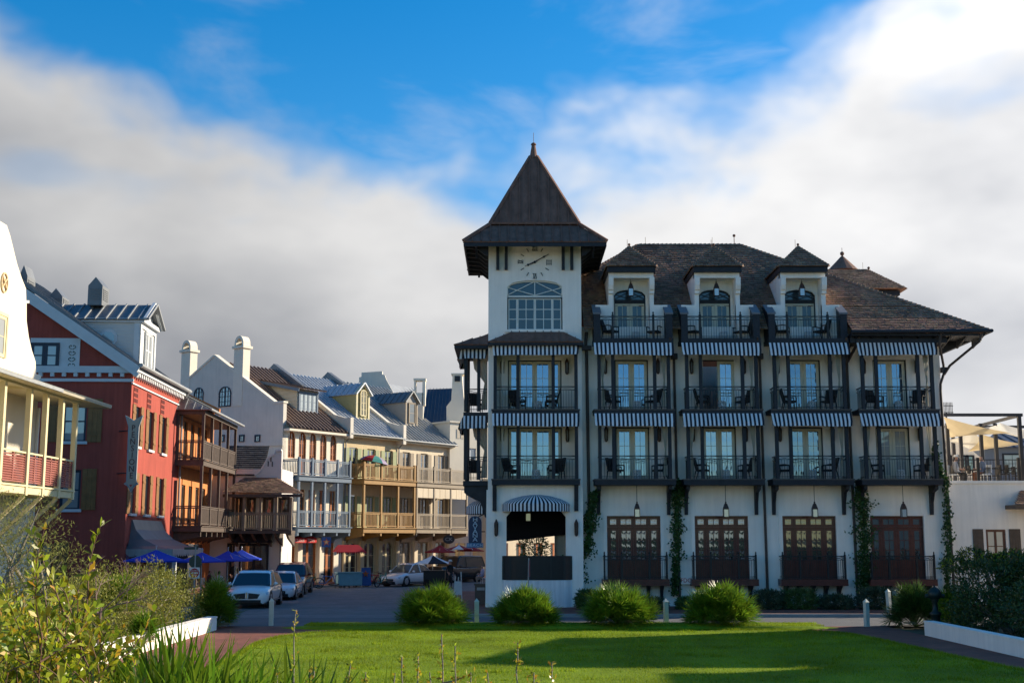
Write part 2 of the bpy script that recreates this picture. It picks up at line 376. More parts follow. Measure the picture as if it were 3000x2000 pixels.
for (xa_, ya_), (xb_, yb_) in zip(LAWN_PTS, LAWN_PTS[1:]):
    n_ = int(math.hypot(xb_-xa_, yb_-ya_)*260)
    if max(ya_, yb_) < 26: continue
    t_ = RNG.uniform(0, 1, n_); q_ = blades(n_, 0, 1, 0, 1, lambda x, y: np.full(len(x), .03), .03, .08, .02); o_ = np.stack([xa_+(xb_-xa_)*t_+RNG.normal(0, .05, n_), ya_+(yb_-ya_)*t_+RNG.normal(0, .05, n_)], 1); c_ = q_[:, :2, :2].mean(1); q_[:, :, :2] += (o_-c_)[:, None]; eg.append(q_)
g1 = np.concatenate([g1]+eg)
np_tris('lawn_grass', g1, BLADE, label='short mown green grass covering the lawn', cat='grass', kind='stuff')
g2 = blades(26000, -7.2, 10.8, 44.55, 46.6, lambda x, y: np.full(len(x), .15)-.05*(y > 46.2), .02, .07, .016)
np_tris('verge_grass', g2, BLADE, label='short green grass on the raised verge under the palmettos', cat='grass', kind='stuff')
# low white garden walls either side of the lawn
def garden_wall(pts, label):
    o = E('garden_wall', label, 'wall', (pts[0][0], pts[0][1], 0)); mb = MB(); cap = MB()
    for (a, b) in zip(pts, pts[1:]):
        A = Vector((*a, .2)); B = Vector((*b, .2)); mb.beam(A, B, .30, .44); cap.beam(A+Vector((0, 0, .245)), B+Vector((0, 0, .245)), .34, .05)
    mb.build('wall_body', WHITE, o); cap.build('coping', WHITE, o)
garden_wall([(-10.35, 44.6), (-10.42, 36), (-10.45, 24)], 'low white stucco garden wall in front of the clipped hedge and red house')
garden_wall([(13.62, 42.2), (13.62, 34), (13.62, 24)], 'low white stucco garden wall in shade below the dark evergreen shrubs')
# bollards
bol = MB().box(-.075, .075, -.075, .075, 0, .86); bol.add([(-.09, -.09, .86), (.09, -.09, .86), (.09, .09, .86), (-.09, .09, .86), (0, 0, .99)], [(0, 1, 4), (1, 2, 4), (2, 3, 4), (3, 0, 4), (3, 2, 1, 0)])
BOLP = M('cream_post_paint', (.55, .56, .47), .6, .1, 4, dirt=.2)
bme = mesh(bol, 'bollard', BOLP)
BL = [((-8.75, 46.9), 'cream square bollard on the brick apron beside the white minivan'),
      ((-1.28, 46.75), 'cream square bollard on the verge between the first two round palmettos'),
      ((5.58, 46.75), 'cream square bollard on the verge below the FDC plate'),
      ((12.75, 46.4), 'cream square bollard on brick paving at the end of the verge'),
      ((15.4, 52.6), 'cream square bollard by the kerb, leaning, before the last garage-height door'),
      ((7.42, 52.6), 'cream square bollard at the kerb half hidden behind a round palmetto')]
BL[4] = (BL[4][0], 'cream square bollard leaning slightly at the hotel kerb near the dark palmetto')
for i, ((x, y), lab) in enumerate(BL):
    T = frame(x, y, .12 if y > 52 else 0, 8*i) @ Matrix.Rotation(R(-3 if i == 4 else 0), 4, 'Y'); o = place(bme, 'bollard', None, T)
    tag(o, lab, 'bollard', 'cream bollards along the road')
# ================= BUILDING KIT =================
PANE = {}
def pane(gm, parent, F, u0, u1, z0, z1, y):
    if gm.name not in PANE: PANE[gm.name] = mesh(MB().box(-.5, .5, 0, 1, -.5, .5), 'pane', gm)
    T = F @ Matrix.Translation(((u0+u1)/2, y, (z0+z1)/2)) @ Matrix.Diagonal((u1-u0, .012, z1-z0, 1))
    return place(PANE[gm.name], 'pane', parent, T)
def glazed(parent, name, F, u0, u1, z0, z1, y, leaves=((1, 2, 3),), fm=None, gm=None, outer=None, fw=.08, mw=.022, bot=.0, ow=.05, split=True, t=.05, label=None, top=None):
    """a door or window: outer frame, one frame per leaf, glazing bars; panes are children"""
    mb = MB(F); gl = []
    if outer is not None:
        for a in ((u0, u0+ow, z0, z1), (u1-ow, u1, z0, z1), (u0+ow, u1-ow, z1-ow, z1)): mb.box(a[0], a[1], y-.03, y+t, a[2], a[3], 1)
        u0 += ow; u1 -= ow; z1 -= ow
    tot = sum(l[0] for l in leaves); u = u0
    for wgt, c, r in leaves:
        w = (u1-u0)*wgt/tot; a, b = u+.004, u+w-.004; f = min(fw, w*.3)
        for q in ((a, a+f, z0, z1), (b-f, b, z0, z1), (a+f, b-f, z1-fw, z1), (a+f, b-f, z0, z0+max(bot, fw))): mb.box(q[0], q[1], y, y+t, q[2], q[3], 0)
        a += f; b -= f; c0 = z0+max(bot, fw); c1 = z1-fw
        for i in range(1, c): x = a+(b-a)*i/c; mb.box(x-mw/2, x+mw/2, y+.008, y+t-.012, c0, c1, 0)
        for j in range(1, r): z = c0+(c1-c0)*j/r; mb.box(a, b, y+.01, y+t-.014, z-mw/2, z+mw/2, 0)
        if split:
            for i in range(c):
                for j in range(r): gl.append((a+(b-a)*i/c, a+(b-a)*(i+1)/c, c0+(c1-c0)*j/r, c0+(c1-c0)*(j+1)/r))
        else: gl.append((a, b, c0, c1))
        u += w
    o = mb.build(name, [fm, outer or fm], parent)
    for g in gl: pane(gm, o, F, *g, y+.02)
    if label: o['label'] = label
    return o
def rail(F, u0, u1, z0, h, y, post=None, sp=.115, deco=True, hy=.02, bw=.014):
    mb = MB(F); mb.box(u0, u1, y-.03, y+.03, z0+h-.04, z0+h)
    mb.box(u0, u1, y-.015, y+.015, z0+h-.19, z0+h-.165) if deco else None
    mb.box(u0, u1, y-.015, y+.015, z0+.09, z0+.115)
    if deco: mb.box(u0, u1, y-.015, y+.015, z0+.03, z0+.045)
    L = u1-u0; n = max(2, int(L/sp)); zt = z0+h-(.165 if deco else .04)
    for i in range(1, n): x = u0+L*i/n; mb.box(x-bw/2, x+bw/2, y-.008, y+.008, z0+.02, zt)
    if deco:
        k = max(1, round(L/.62))
        for i in range(k):
            a, b = u0+L*i/k, u0+L*(i+1)/k; za, zb = z0+h-.165, z0+h-.04
            mb.beam((a, y, za), (b, y, zb), .012, .012); mb.beam((a, y, zb), (b, y, za), .012, .012)
            mb.box((a+b)/2-.055, (a+b)/2+.055, y-.012, y+.012, (za+zb)/2-.016, (za+zb)/2+.016)
    return mb
def wood_rail(F, u0, u1, z0, h, y, sp=.14, bw=.05):
    mb = MB(F); mb.box(u0, u1, y-.05, y+.05, z0+h-.06, z0+h); mb.box(u0, u1, y-.03, y+.03, z0+h-.16, z0+h-.09); mb.box(u0, u1, y-.03, y+.03, z0+.07, z0+.14)
    n = max(2, int((u1-u0)/sp))
    for i in range(n): x = u0+(u1-u0)*(i+.5)/n; mb.box(x-bw/2, x+bw/2, y-.015, y+.015, z0+.14, z0+h-.16)
    return mb
def awning(F, u0, u1, zt, y0, drop=.6, out=.26, pitch=.19, sides=True, seed=0):
    """striped drop awning; stripes are separate strips of canvas with a slightly uneven hem"""
    rg = random.Random(seed); mb = MB(F); n = max(2, round((u1-u0)/pitch*2)); cols = []
    ph = rg.uniform(0, 6); tl = rg.uniform(-.07, .07); out *= rg.uniform(.8, 1.25); en = rg.uniform(.02, .06)
    for i in range(n+1):
        t = i/n; u = u0+(u1-u0)*t; w = .012*math.sin(t*9+ph)+tl*(t-.5)
        e = en*max(0, 1-min(t, 1-t)*9); cols.append([(u, y0, zt), (u+e*.3*(1 if t < .5 else -1), y0-out*.75+w, zt-drop*.62), (u+e*(1 if t < .5 else -1), y0-out+w*1.6, zt-drop-w*.8)])
    for i in range(n):
        for k in range(2): mb.poly([cols[i][k+1], cols[i+1][k+1], cols[i+1][k], cols[i][k]], (i+1) % 2)
    if sides:
        for c in (cols[0], cols[-1]):
            for q in range(3):
                t0, t1 = q/3, (q+1)/3; a = Vector(c[2]); yy = y0+.25-(.25+out)*0
                lo = Vector((a.x, y0+.02, a.z+.02)); p0 = a.lerp(lo, t0); p1 = a.lerp(lo, t1); q0 = Vector(c[1]).lerp(Vector(c[0]), t0) if t0 < 1 else Vector(c[0]); q1 = Vector(c[1]).lerp(Vector(c[0]), t1)
                mb.poly([tuple(p0), tuple(p1), tuple(q1), tuple(q0)], q % 2)
    return mb
def shingles(poly, ex=.2, wd=.19, th=.022, seed=0, lift=.02):
    """courses of wedge-shaped shingles over a convex planar polygon (first edge = eave); returns MB in world"""
    rg = random.Random(seed); p = [Vector(q) for q in poly]; eu = (p[1]-p[0]).normalized(); nn = None
    for k in range(2, len(p)):
        c = eu.cross(p[k]-p[0])
        if c.length > 1e-4: nn = c.normalized(); break
    if nn.z < 0: nn = -nn
    es = nn.cross(eu)
    if es.z < 0: es = -es
    q2 = [((q-p[0]).dot(eu), (q-p[0]).dot(es)) for q in p]; smax = max(q[1] for q in q2); mb = MB()
    mb.poly([tuple(q) for q in p])
    r = 0; s = 0.
    while s < smax-.03:
        m_ = min(s+ex*.5, smax-.01); xs = []
        for a, b in zip(q2, q2[1:]+q2[:1]):
            if (a[1] > m_) != (b[1] > m_): xs.append(a[0]+(b[0]-a[0])*(m_-a[1])/(b[1]-a[1]))
        if len(xs) >= 2:
            lo, hi = min(xs), max(xs); x = lo-rg.uniform(0, wd*.5)
            while x < hi:
                w = wd*rg.uniform(.65, 1.35); a, b = max(x+.006, lo), min(x+w-.006, hi)
                if b-a > .03:
                    t = th*rg.uniform(.7, 1.6); d = rg.uniform(-.018, .018); s0 = s+d; s1 = min(s+ex*1.25, smax)
                    def pt(u, s_, h): return tuple(p[0]+eu*u+es*s_+nn*h)
                    v = [pt(a, s0, .002), pt(b, s0, .002), pt(b, s1, .002), pt(a, s1, .002), pt(a, s0, t+lift), pt(b, s0, t+lift), pt(b, s1, .004), pt(a, s1, .004)]
                    mb.add(v, [(4, 5, 6, 7), (0, 1, 5, 4), (1, 2, 6, 5), (3, 0, 4, 7)])
                x += w
        s += ex; r += 1
    return mb
def hipcap(mb, a, b, w=.26, h=.05, ex=.22):
    a = Vector(a); b = Vector(b); d = b-a; n = max(1, int(d.length/ex)); side = d.cross(Vector((0, 0, 1))).normalized()*w/2; up = Vector((0, 0, 1))
    for i in range(n):
        p = a+d*(i/n); q = a+d*((i+1.2)/n)
        if (i+1.2)/n > 1: q = b
        mb.add([p-side-up*.06, p+up*h*1.5, p+side-up*.06, q-side-up*.08, q+up*h*.6, q+side-up*.08], [(0, 1, 4, 3), (1, 2, 5, 4), (0, 2, 1)])
    return mb
def seam_roof(parent, poly, n, mat, name='roof', th=.05, sh=.045, sw=.035, smat=None, top=None):
    """sheet-metal roof slope: poly[0]->poly[1] is the eave; ribs run up the slope and are children"""
    p = [Vector(q) for q in poly]; eu = (p[1]-p[0]).normalized(); L = (p[1]-p[0]).length
    c = eu.cross(p[2]-p[0]); nn = c.normalized(); nn = nn if nn.z > 0 else -nn; es = nn.cross(eu); es = es if es.z > 0 else -es
    mb = MB(); k = len(p); mb.add([tuple(q) for q in p]+[tuple(q-nn*th) for q in p], [tuple(range(k)), tuple(range(2*k-1, k-1, -1))]+[(i, i+k, (i+1) % k+k, (i+1) % k) for i in range(k)])
    o = mb.build(name, mat, parent); q2 = [((q-p[0]).dot(eu), (q-p[0]).dot(es)) for q in p]
    lo = min(q[0] for q in q2); hi = max(q[0] for q in q2)
    for i in range(n+1):
        u = lo+(hi-lo)*min(max((i)/n, .004), .996); ss = []
        for a, b in zip(q2, q2[1:]+q2[:1]):
            if (a[0] > u) != (b[0] > u): ss.append(a[1]+(b[1]-a[1])*(u-a[0])/(b[0]-a[0]))
        if len(ss) < 2 or max(ss)-min(ss) < .05: continue
        A = p[0]+eu*u+es*min(ss); B = p[0]+eu*u+es*max(ss); w = eu*sw/2
        MB().hull8([A-w, A+w, A+w+nn*sh, A-w+nn*sh], [B-w, B+w, B+w+nn*sh, B-w+nn*sh]).build('seam', smat or mat, o)
    return o
# furniture prototypes -------------------------------------------------------
def chair_proto():
    t = E('armchair', 'x', 'chair')
    MB().box(-.27, .27, -.27, .24, .36, .44).build('seat', WICK, t)
    MB().hull8([(-.27, .20, .42), (.27, .20, .42), (.27, .26, .42), (-.27, .26, .42)], [(-.29, .36, .98), (.29, .36, .98), (.29, .41, .98), (-.29, .41, .98)]).build('backrest', WICK, t)
    for s in (-1, 1):
        MB().path([(s*.29, -.27, .62), (s*.30, -.05, .66), (s*.29, .27, .64)], .028, 6).build('arm', WICK, t)
        MB().tube((s*.27, -.26, .63), (s*.26, -.28, 0), .026, .02, 6).build('leg', WICK, t)
        MB().tube((s*.26, .24, .4), (s*.26, .33, 0), .026, .02, 6).build('leg', WICK, t)
    return t
def stool_proto():
    t = E('garden_stool', 'x', 'stool'); c = M('white_ceramic', (.74, .75, .74), .35, .05, 3)
    MB().lathe([(.0005, .44), (.15, .44), (.17, .42), (.16, .40)], 14).build('top', c, t); MB().lathe([(.15, .02), (.165, .0), (.165, .05), (.15, .06)], 14).build('base', c, t)
    mb = MB()
    for s in (-1, 1):
        for i in range(8):
            pts = []
            for k in range(7): a = 2*PI*i/8+s*k*2*PI/16*1.0; z = .04+.37*k/6; r = .165+.015*math.sin(PI*k/6); pts.append((r*math.cos(a), r*math.sin(a), z))
            mb.path(pts, .017, 4)
    mb.build('lattice', c, t); return t
def lantern_proto(rod=.75):
    t = E('pendant_lantern', 'x', 'lantern'); lg = glassmat('lantern_glass', (.5, .52, .5), .2)
    MB().tube((0, 0, 0), (0, 0, -rod), .014, n=6).build('rod', IRON, t)
    MB().lathe([(.03, -rod+.02), (.05, -rod-.02), (.035, -rod-.05), (.09, -rod-.10), (.15, -rod-.24), (.17, -rod-.30), (.165, -rod-.33)], 4, a0=PI/4, a1=PI/4+2*PI).build('cap', COPPER, t)
    mb = MB(); a, b = -rod-.33, -rod-.66
    for sx in (-1, 1):
        for sy in (-1, 1): mb.box(sx*.112-.012, sx*.112+.012, sy*.112-.012, sy*.112+.012, b, a)
    mb.box(-.13, .13, -.13, .13, b-.02, b); mb.build('frame', COPPER, t)
    MB().box(-.10, .10, -.10, .10, b+.002, a-.002).build('glass', lg, t); return t
def sconce_proto():
    t = E('wall_lantern', 'x', 'lantern'); lg = glassmat('lantern_glass', (.5, .52, .5), .2)
    MB().box(-.05, .05, -.03, 0, -.25, .33).build('back_plate', COPPER, t); MB().lathe([(.02, .44), (.05, .36), (.09, .28), (.10, .24)], 6, (0, -.13)).build('cap', COPPER, t)
    mb = MB()
    for i in range(6): a = PI/3*i; mb.tube((.085*math.cos(a), -.13+.085*math.sin(a), .24), (.07*math.cos(a), -.13+.07*math.sin(a), -.25), .010, n=4)
    mb.lathe([(.075, -.25), (.05, -.30), (.005, -.32)], 6, (0, -.13)); mb.build('frame', COPPER, t)
    MB().lathe([(.078, .24), (.064, -.25)], 6, (0, -.13)).build('glass', M('smoked_glass', (.03, .03, .035), .2, .1), t); return t
class Proto:      # first use moves the prototype itself, later uses copy it
    def __init__(s, o): s.o = o; s.used = False
    def put(s, T, label, group=None):
        o = s.o if not s.used else copy_tree(s.o); s.used = True; move(o, T); setlab(o, label, group); return o
# ================= HOTEL =================
YB, YW, YT = 57.0, 58.2, 57.4
ZF = [5.78, 8.92, 12.16]; ZS = [5.51, 8.727, 11.96]
BC = [5.55, 9.55, 13.55, 17.55]
TX0, TX1, TC, TY1 = -1.09, 3.20, 1.055, 61.7
hotel = E('hotel', 'white stucco hotel with clock tower, striped awnings, iron balconies and brown shingled roof', 'hotel', (8, 58, 0))
HF = I4
def hwalls():
    mb = MB(); holes = []
    for c in BC:
        holes += [(c-1.22, c+1.22, 1.33, 4.15), (c-.78, c+.78, ZF[0], 8.22), (c-.78, c+.78, ZF[1], 11.34)]
    mb.wall(TX1, 19.9, .1, 12.9, holes, YW, .22)
    mb.poly([(19.9, YW, .1), (19.9, 72, .1), (19.9, 72, 12.9), (19.9, YW, 12.9)]); mb.poly([(TX1, 72, .1), (19.9, 72, .1), (19.9, 72, 12.9), (TX1, 72, 12.9)])
    mb.poly([(TX1, TY1-.5, .1), (TX1, 72, .1), (TX1, 72, 12.9), (TX1, TY1-.5, 12.9)])
    mb.build('wall', WHITE, hotel)
    # piers of slightly proud stucco between the bays, plinth
    mb = MB()
    for a, b in ((3.215, 3.62),): mb.box(a, b, YW-.12, YW-.002, .1, 12.2)
    mb.build('pier', WHITE, hotel)
    for c in BC:   # raised surrounds of the tall doors
        m2 = MB()
        for q in ((c-1.38, c-1.222, 1.3, 4.30), (c+1.222, c+1.38, 1.3, 4.30), (c-1.222, c+1.222, 4.152, 4.30)): m2.box(q[0], q[1], YW-.05, YW-.002, q[2], q[3])
        m2.build('door_surround', WHITE, hotel)
hwalls()
# tall mahogany doors of the ground floor with their ledges and rails
for c in BC:
    d = glazed(hotel, 'tall_door', HF, c-1.22, c+1.22, 1.33, 3.66, YW+.12, ((.75, 1, 3), (1.05, 2, 3), (1.05, 2, 3), (.75, 1, 3)), MAHOG, DGLASS if c > 12 else glassmat('ground_glass', (.012, .016, .02), .36, .01, .06, (.40, .52, .95)), MAHOG, fw=.13, bot=.85, mw=.03)
    glazed(hotel, 'transom_window', HF, c-1.22, c+1.22, 3.665, 4.15, YW+.12, ((.75, 1, 1), (1.05, 2, 1), (1.05, 2, 1), (.75, 1, 1)), MAHOG, DGLASS if c > 12 else MATS['ground_glass'], MAHOG, fw=.10, mw=.03)
    l = MB().box(c-1.5, c+1.5, YW-.72, YW+.1, 1.04, 1.33).build('door_ledge', MAHOG, hotel)
    for k in range(5):
        x = c-1.2+.6*k; MB().prism([(YW-.68, 1.035), (YW-.002, 1.035), (YW-.002, .28), (YW-.1, .28), (YW-.35, .8)], x-.06, x+.06, 'x').build('bracket', TRIM, l)
    r = rail(HF, c-1.4, c+1.4, 1.335, 1.03, YW-.66, sp=.10); FS = frame(c-1.4, YW-.66, 0, 90); FE = frame(c+1.4, YW-.66, 0, 90)
    ro = r.build('railing', IRON, hotel)
    for F_ in (FS, FE): rail(F_, .04, .62, 1.335, 1.03, 0, sp=.12).build('side_railing', IRON, ro)
    for k in (-1.4, -.62, .62, 1.4):
        m2 = MB().box(c+k-.04, c+k+.04, YW-.70, YW-.62, 1.33, 2.42); m2.lathe([(.045, 2.42), (.02, 2.45), (.04, 2.50), (.005, 2.56)], 6, (c+k, YW-.66)); m2.build('post', IRON, ro)
# balconies of the two upper floors
def balcony(cx, lv, hw, posts, y0, y1, holder, aw=True, seed=0):
    zf, zb = ZF[lv], ZS[lv]; mb = MB()
    mb.box(cx-hw, cx+hw, y0, y1, zb, zf-.05, 0); mb.box(cx-hw-.03, cx+hw+.03, y0-.03, y1, zf-.05, zf, 1)
    b = mb.build('balcony', [TRIM, M('deck_board', (.10, .085, .075), .8, .2, 5)], holder)
    ztop = ZS[lv+1]-.0
    for p in posts: MB().box(cx+p-.075, cx+p+.075, y0+.03, y0+.18, zf, ztop-.05).build('post', TRIM, b)
    pr = list(posts)
    for a, c in zip(pr, pr[1:]): rail(I4, cx+a+.075, cx+c-.075, zf, 1.05, y0+.10).build('railing', IRON, b)
    for s in (-1, 1):
        if y1-y0 > .7: rail(frame(cx+s*(abs(posts[0])), y0, 0, 90), .18, y1-y0-.02, zf, 1.05, 0).build('side_railing', IRON, b)
    if aw: awning(I4, cx-hw+.0, cx+hw-.0, ZS[lv+1]-.003, y0-.02, seed=seed).build('awning', [NAVY, CANV], holder)
    return b
POF = (-1.58, -.95, .95, 1.58)
CURT = M('beige_curtain', (.60, .55, .45), .9, .1, 5, trans=.3)
for i, c in enumerate(BC):
    for lv in (0, 1):
        balcony(c, lv, 1.82, POF, YB, YW, hotel, seed=i*7+lv)
        gm_ = SHADEGL if (i == 3 and lv == 0) else GLASSV[(i*2+lv*3) % 3]
        if (i, lv) == (1, 1):      # one leaf of this door stands open
            MB().box(c-.78, c-.73, YW+.07, YW+.15, ZF[lv], ZF[lv]+2.42).box(c-.73, c+.78, YW+.07, YW+.15, ZF[lv]+2.37, ZF[lv]+2.42).build('door_frame', TRIM, hotel)
            glazed(hotel, 'french_door', HF, c, c+.78, ZF[lv], ZF[lv]+2.37, YW+.1, ((1, 2, 3),), CREAMD, gm_, None, fw=.13, bot=.22)
            glazed(hotel, 'open_door_leaf', frame(c-.73, YW+.1, 0, -98), 0, .72, ZF[lv], ZF[lv]+2.36, 0, ((1, 2, 3),), CREAMD, gm_, None, fw=.13, bot=.22)
        else: glazed(hotel, 'french_door', HF, c-.78, c+.78, ZF[lv], ZF[lv]+2.42, YW+.1, ((1, 2, 3), (1, 2, 3)), CREAMD, gm_, TRIM, fw=.13, bot=.22, ow=.05)
        # hanging side curtains, tied back
        for s in ((-1, 1) if (i+lv) % 2 else (1,)):
            m2 = MB(); n = 8; zt = ZS[lv+1]-.05; x0 = c+s*1.55
            rows = [(zt, .30, 0), (zt-.8, .22, .05), (ZF[lv]+1.35, .07, .10), (ZF[lv]+.9, .14, .1), (ZF[lv]+.15, .20, .1)]
            v = []
            for z, w, o in rows:
                for k in range(n+1): v.append((x0-s*(o+w*k/n*(1 if z > ZF[lv]+1.2 else .8)), YB+.32+.03*math.sin(k*2.4), z))
            m2.add(v, [(j*(n+1)+k, j*(n+1)+k+1, (j+1)*(n+1)+k+1, (j+1)*(n+1)+k) for j in range(len(rows)-1) for k in range(n)])
            m2.build('curtain', CURT, hotel, smooth=True)
    # brackets under the first balcony
    for s in (-1, 1):
        x = c+s*1.6; MB().prism([(YB+.25, ZS[0]-.002), (YW-.002, ZS[0]-.002), (YW-.002, 4.2), (YW-.13, 4.2), (YW-.2, 4.75), (YW-.45, 5.2), (YB+.25, 5.33)], x-.075, x+.075, 'x').build('bracket', TRIM, hotel)
# ---- tower ----
def tower():
    mb = MB(); W = 3.3
    fh = [(-.25, 2.42, .1, 4.62), (TC-1.83, TC+1.83, 5.55, 11.78), (TC-1.275, TC+1.275, 12.63, 14.95)]
    mb.wall(TX0, TX1, .1, 16.75, fh, YT, .38); mb.spandrel(TC-1.275, TC+1.275, 14.64, 14.95, YT, YT+.38)
    mb.spandrel(-.25, 2.42, 4.1, 4.62, YT+.003, YT+.38)
    # west side, with loggia and street arch
    F2 = MB(frame(TX0, TY1, 0, -90)); L = TY1-YT
    F2.wall(0, L, .1, 16.75, [(.75, L-.9, .1, 4.5), (.7, L-.9, 5.55, 11.78)], 0, .38); F2.spandrel(.75, L-.9, 3.9, 4.5, 0, .38)
    F2.build('tower_side_wall', WHITE, hotel)
    F3 = MB(frame(TX1, TY1, 0, 180)); F3.wall(0, TX1-TX0, .1, 16.75, [(1.15, 3.8, .1, 3.4)], 0, .38); F3.build('tower_rear_wall', WHITE, hotel)
    mb.poly([(TX1, YT, .1), (TX1, TY1, .1), (TX1, TY1, 16.75), (TX1, YT, 16.75)])
    mb.box(TX0+.3, TX1-.2, YT+.39, TY1-.39, 4.75, 5.5); mb.build('tower_wall', WHITE, hotel)
    MB().poly([(TX0+.4, TY1-.40, 2.95), (TX1-.3, TY1-.40, 3.35), (TX1-.3, TY1-.40, 4.74), (TX0+.4, TY1-.40, 4.74)]).poly([(TX0+.4, TY1-.40, 4.74), (TX1-.3, TY1-.40, 4.74), (TX1-.3, YT+.4, 4.735), (TX0+.4, YT+.4, 4.735)]).build('porch_drape', NAVY, hotel)  # dark valance; its ceiling sheet puts the porch shade into the colour
    MB().poly([(TX1-.02, YT+.39, .1), (TX1-.02, TY1-.4, .1), (TX1-.02, TY1-.4, 4.74), (TX1-.02, YT+.39, 4.74)]).build('porch_shade_panel', TRIM, hotel)  # dark sheet over the inner wall, porch shade painted in
    # corbelled left pier
    MB().hull8([(TX0-.10, YT-.06, .1), (TX0+.32, YT-.06, .1), (TX0+.32, YT+.5, .1), (TX0-.10, YT+.5, .1)], [(TX0-.06, YT-.05, 5.3), (TX0+.32, YT-.05, 5.3), (TX0+.32, YT+.5, 5.3), (TX0-.06, YT+.5, 5.3)]).build('pier', WHITE, hotel)
    # loggia back walls with doors
    b = MB(); b.wall(TX0+.1, TX1-.1, 5.5, 11.9, [(TC-1.25, TC+1.25, ZF[0], ZF[0]+2.42), (TC-1.25, TC+1.25, ZF[1], ZF[1]+2.42)], YT+.95, .2); b.build('loggia_wall', WHITE, hotel)
    for lv in (0, 1):
        balcony(TC+.02, lv, 1.98, (-1.84, -.8, .8, 1.84), YB, YT+.94, hotel, seed=40+lv)
        glazed(hotel, 'french_door', HF, TC-1.25, TC+1.25, ZF[lv], ZF[lv]+2.42, YT+1.05, ((.6, 1, 3), (1, 2, 3), (1, 2, 3), (.6, 1, 3)), CREAMD, GLASS, TRIM, fw=.11, bot=.22)
    for s in (-1, 1):
        x = TC+s*1.84; MB().prism([(YB+.1, ZS[0]-.002), (YT-.002, ZS[0]-.002), (YT-.002, 4.35), (YT-.12, 4.35), (YT-.15, 4.8)], x-.09, x+.09, 'x').build('bracket', TRIM, hotel)
    # small bronze roof over the loggia
    zt, ze = 12.47, 11.97; e = YB-.32
    seam_roof(hotel, [(TX0-.02, e, ze), (TX1+.05, e, ze), (TX1-.95, YT-.01, zt+.12), (TX0+1.2, YT-.01, zt+.12)], 12, BRONZE, 'loggia_roof')
    MB().poly([(TX0-.02, e, ze), (TX0+1.2, YT-.01, zt+.12), (TX0-.02, YT-.01, ze)]).poly([(TX1+.05, e, ze), (TX1+.05, YT-.01, ze), (TX1-.95, YT-.01, zt+.12)]).build('roof_cheek', BRONZE, hotel)
    MB().box(TX0-.02, TX1+.05, e+.04, YT-.01, ze-.16, ze-.052).build('loggia_fascia', TRIM, hotel)
    # the tall window
    u0, u1 = TC-1.275, TC+1.275; y = YT+.12
    WINF = M('window_cream', (.72, .72, .66), .5, .05, 3)
    glazed(hotel, 'tower_window', HF, u0, u1, 12.63, 14.15, y, ((.52, 1, 3), (1, 2, 3), (1, 2, 3), (.52, 1, 3)), WINF, glassmat('teal_glass', (.016, .032, .040), .055, .02, .03), TRIM, fw=.05, mw=.035, ow=.045)
    f = MB(); f.box(u0, u1, y-.02, y+.05, 14.15, 14.24); f.box(TC-.02, TC+.02, y-.01, y+.04, 14.24, 14.93)
    for s in (-1, 1):
        f.beam((TC+s*.02, y, 14.90), (TC+s*1.24, y, 14.28), .03, .035); f.beam((TC+s*.02, y+.012, 14.27), (TC+s*1.24, y+.012, 14.62), .03, .035)
    pts = [(u0+(u1-u0)*i/14, 14.64+.30*math.sqrt(max(0, 1-(2*i/14-1)**2))) for i in range(15)]
    for a, b2 in zip(pts, pts[1:]): f.beam((a[0], y, a[1]-.03), (b2[0], y, b2[1]-.03), .07, .05)
    for x in (u0+.02, u1-.02): f.box(x-.02, x+.02, y-.02, y+.05, 14.15, 14.66)
    fo = f.build('fanlight', WINF, hotel)
    MB().poly([(u0, y+.045, 14.24)]+[(u1, y+.045, 14.24)]+[(a[0], y+.045, a[1]) for a in pts[::-1]]).build('pane', MATS['teal_glass'], fo)
    MB().box(u0-.12, u1+.12, YT-.10, YT-.002, 12.50, 12.62).build('window_sill', WHITE, hotel)
    # clock
    cz = 15.80; cf = MB().lathe([(.06, -.0), (.055, .03), (.001, .035)], 12).v
    k = MB(); k.tube((TC, YT-.002, cz), (TC, YT-.06, cz), .06, n=12); co = k.build('clock_face', IRON, hotel)
    rom = {0: 'XII', 3: 'III', 6: 'VI', 9: 'IX'}
    for h in range(12):
        a = R(30*h); cx, z = TC+.66*math.sin(a), cz+.66*math.cos(a); Fh = Matrix.Translation((cx, YT-.018, z)) @ Matrix.Rotation(a, 4, 'Y')
        m2 = MB(Fh); hh = .105
        if h in rom:
            t = rom[h]; w = .075; x = -w*(len(t)-1)/2
            for ch in t:
                if ch == 'I': m2.box(x-.014, x+.014, -.012, .012, -hh, hh)
                if ch == 'X': m2.beam((x-.045, 0, -hh), (x+.045, 0, hh), .024, .03); m2.beam((x+.045, 0.002, -hh), (x-.045, 0.002, hh), .024, .015)
                if ch == 'V': m2.beam((x-.05, 0, hh), (x, 0, -hh), .024, .03); m2.beam((x+.05, 0.002, hh), (x, 0.002, -hh), .024, .015)
                m2.box(x-.045, x+.045, -.013, .011, hh-.0, hh+.018); m2.box(x-.045, x+.045, -.013, .011, -hh-.018, -hh)
                x += w+.012
        else: m2.box(-.017, .017, -.012, .012, -.09, .09)
        m2.build('numeral', IRON, co)
    for ang, ln, w in ((60.5, .74, .05), (246, .50, .07)):
        a = R(ang); F_ = Matrix.Translation((TC, YT-.055-(.02 if ln > .6 else 0), cz)) @ Matrix.Rotation(a, 4, 'Y'); m2 = MB(F_)
        m2.prism([(-.02, -.12), (.02, -.12), (w/2, .1), (w*.35, ln*.55), (w*.9, ln*.68), (.012, ln*.80), (.01, ln), (-.01, ln), (-.012, ln*.80), (-w*.9, ln*.68), (-w*.35, ln*.55), (-w/2, .1)], -.008, .008, 'y'); m2.build('clock_hand', IRON, co)
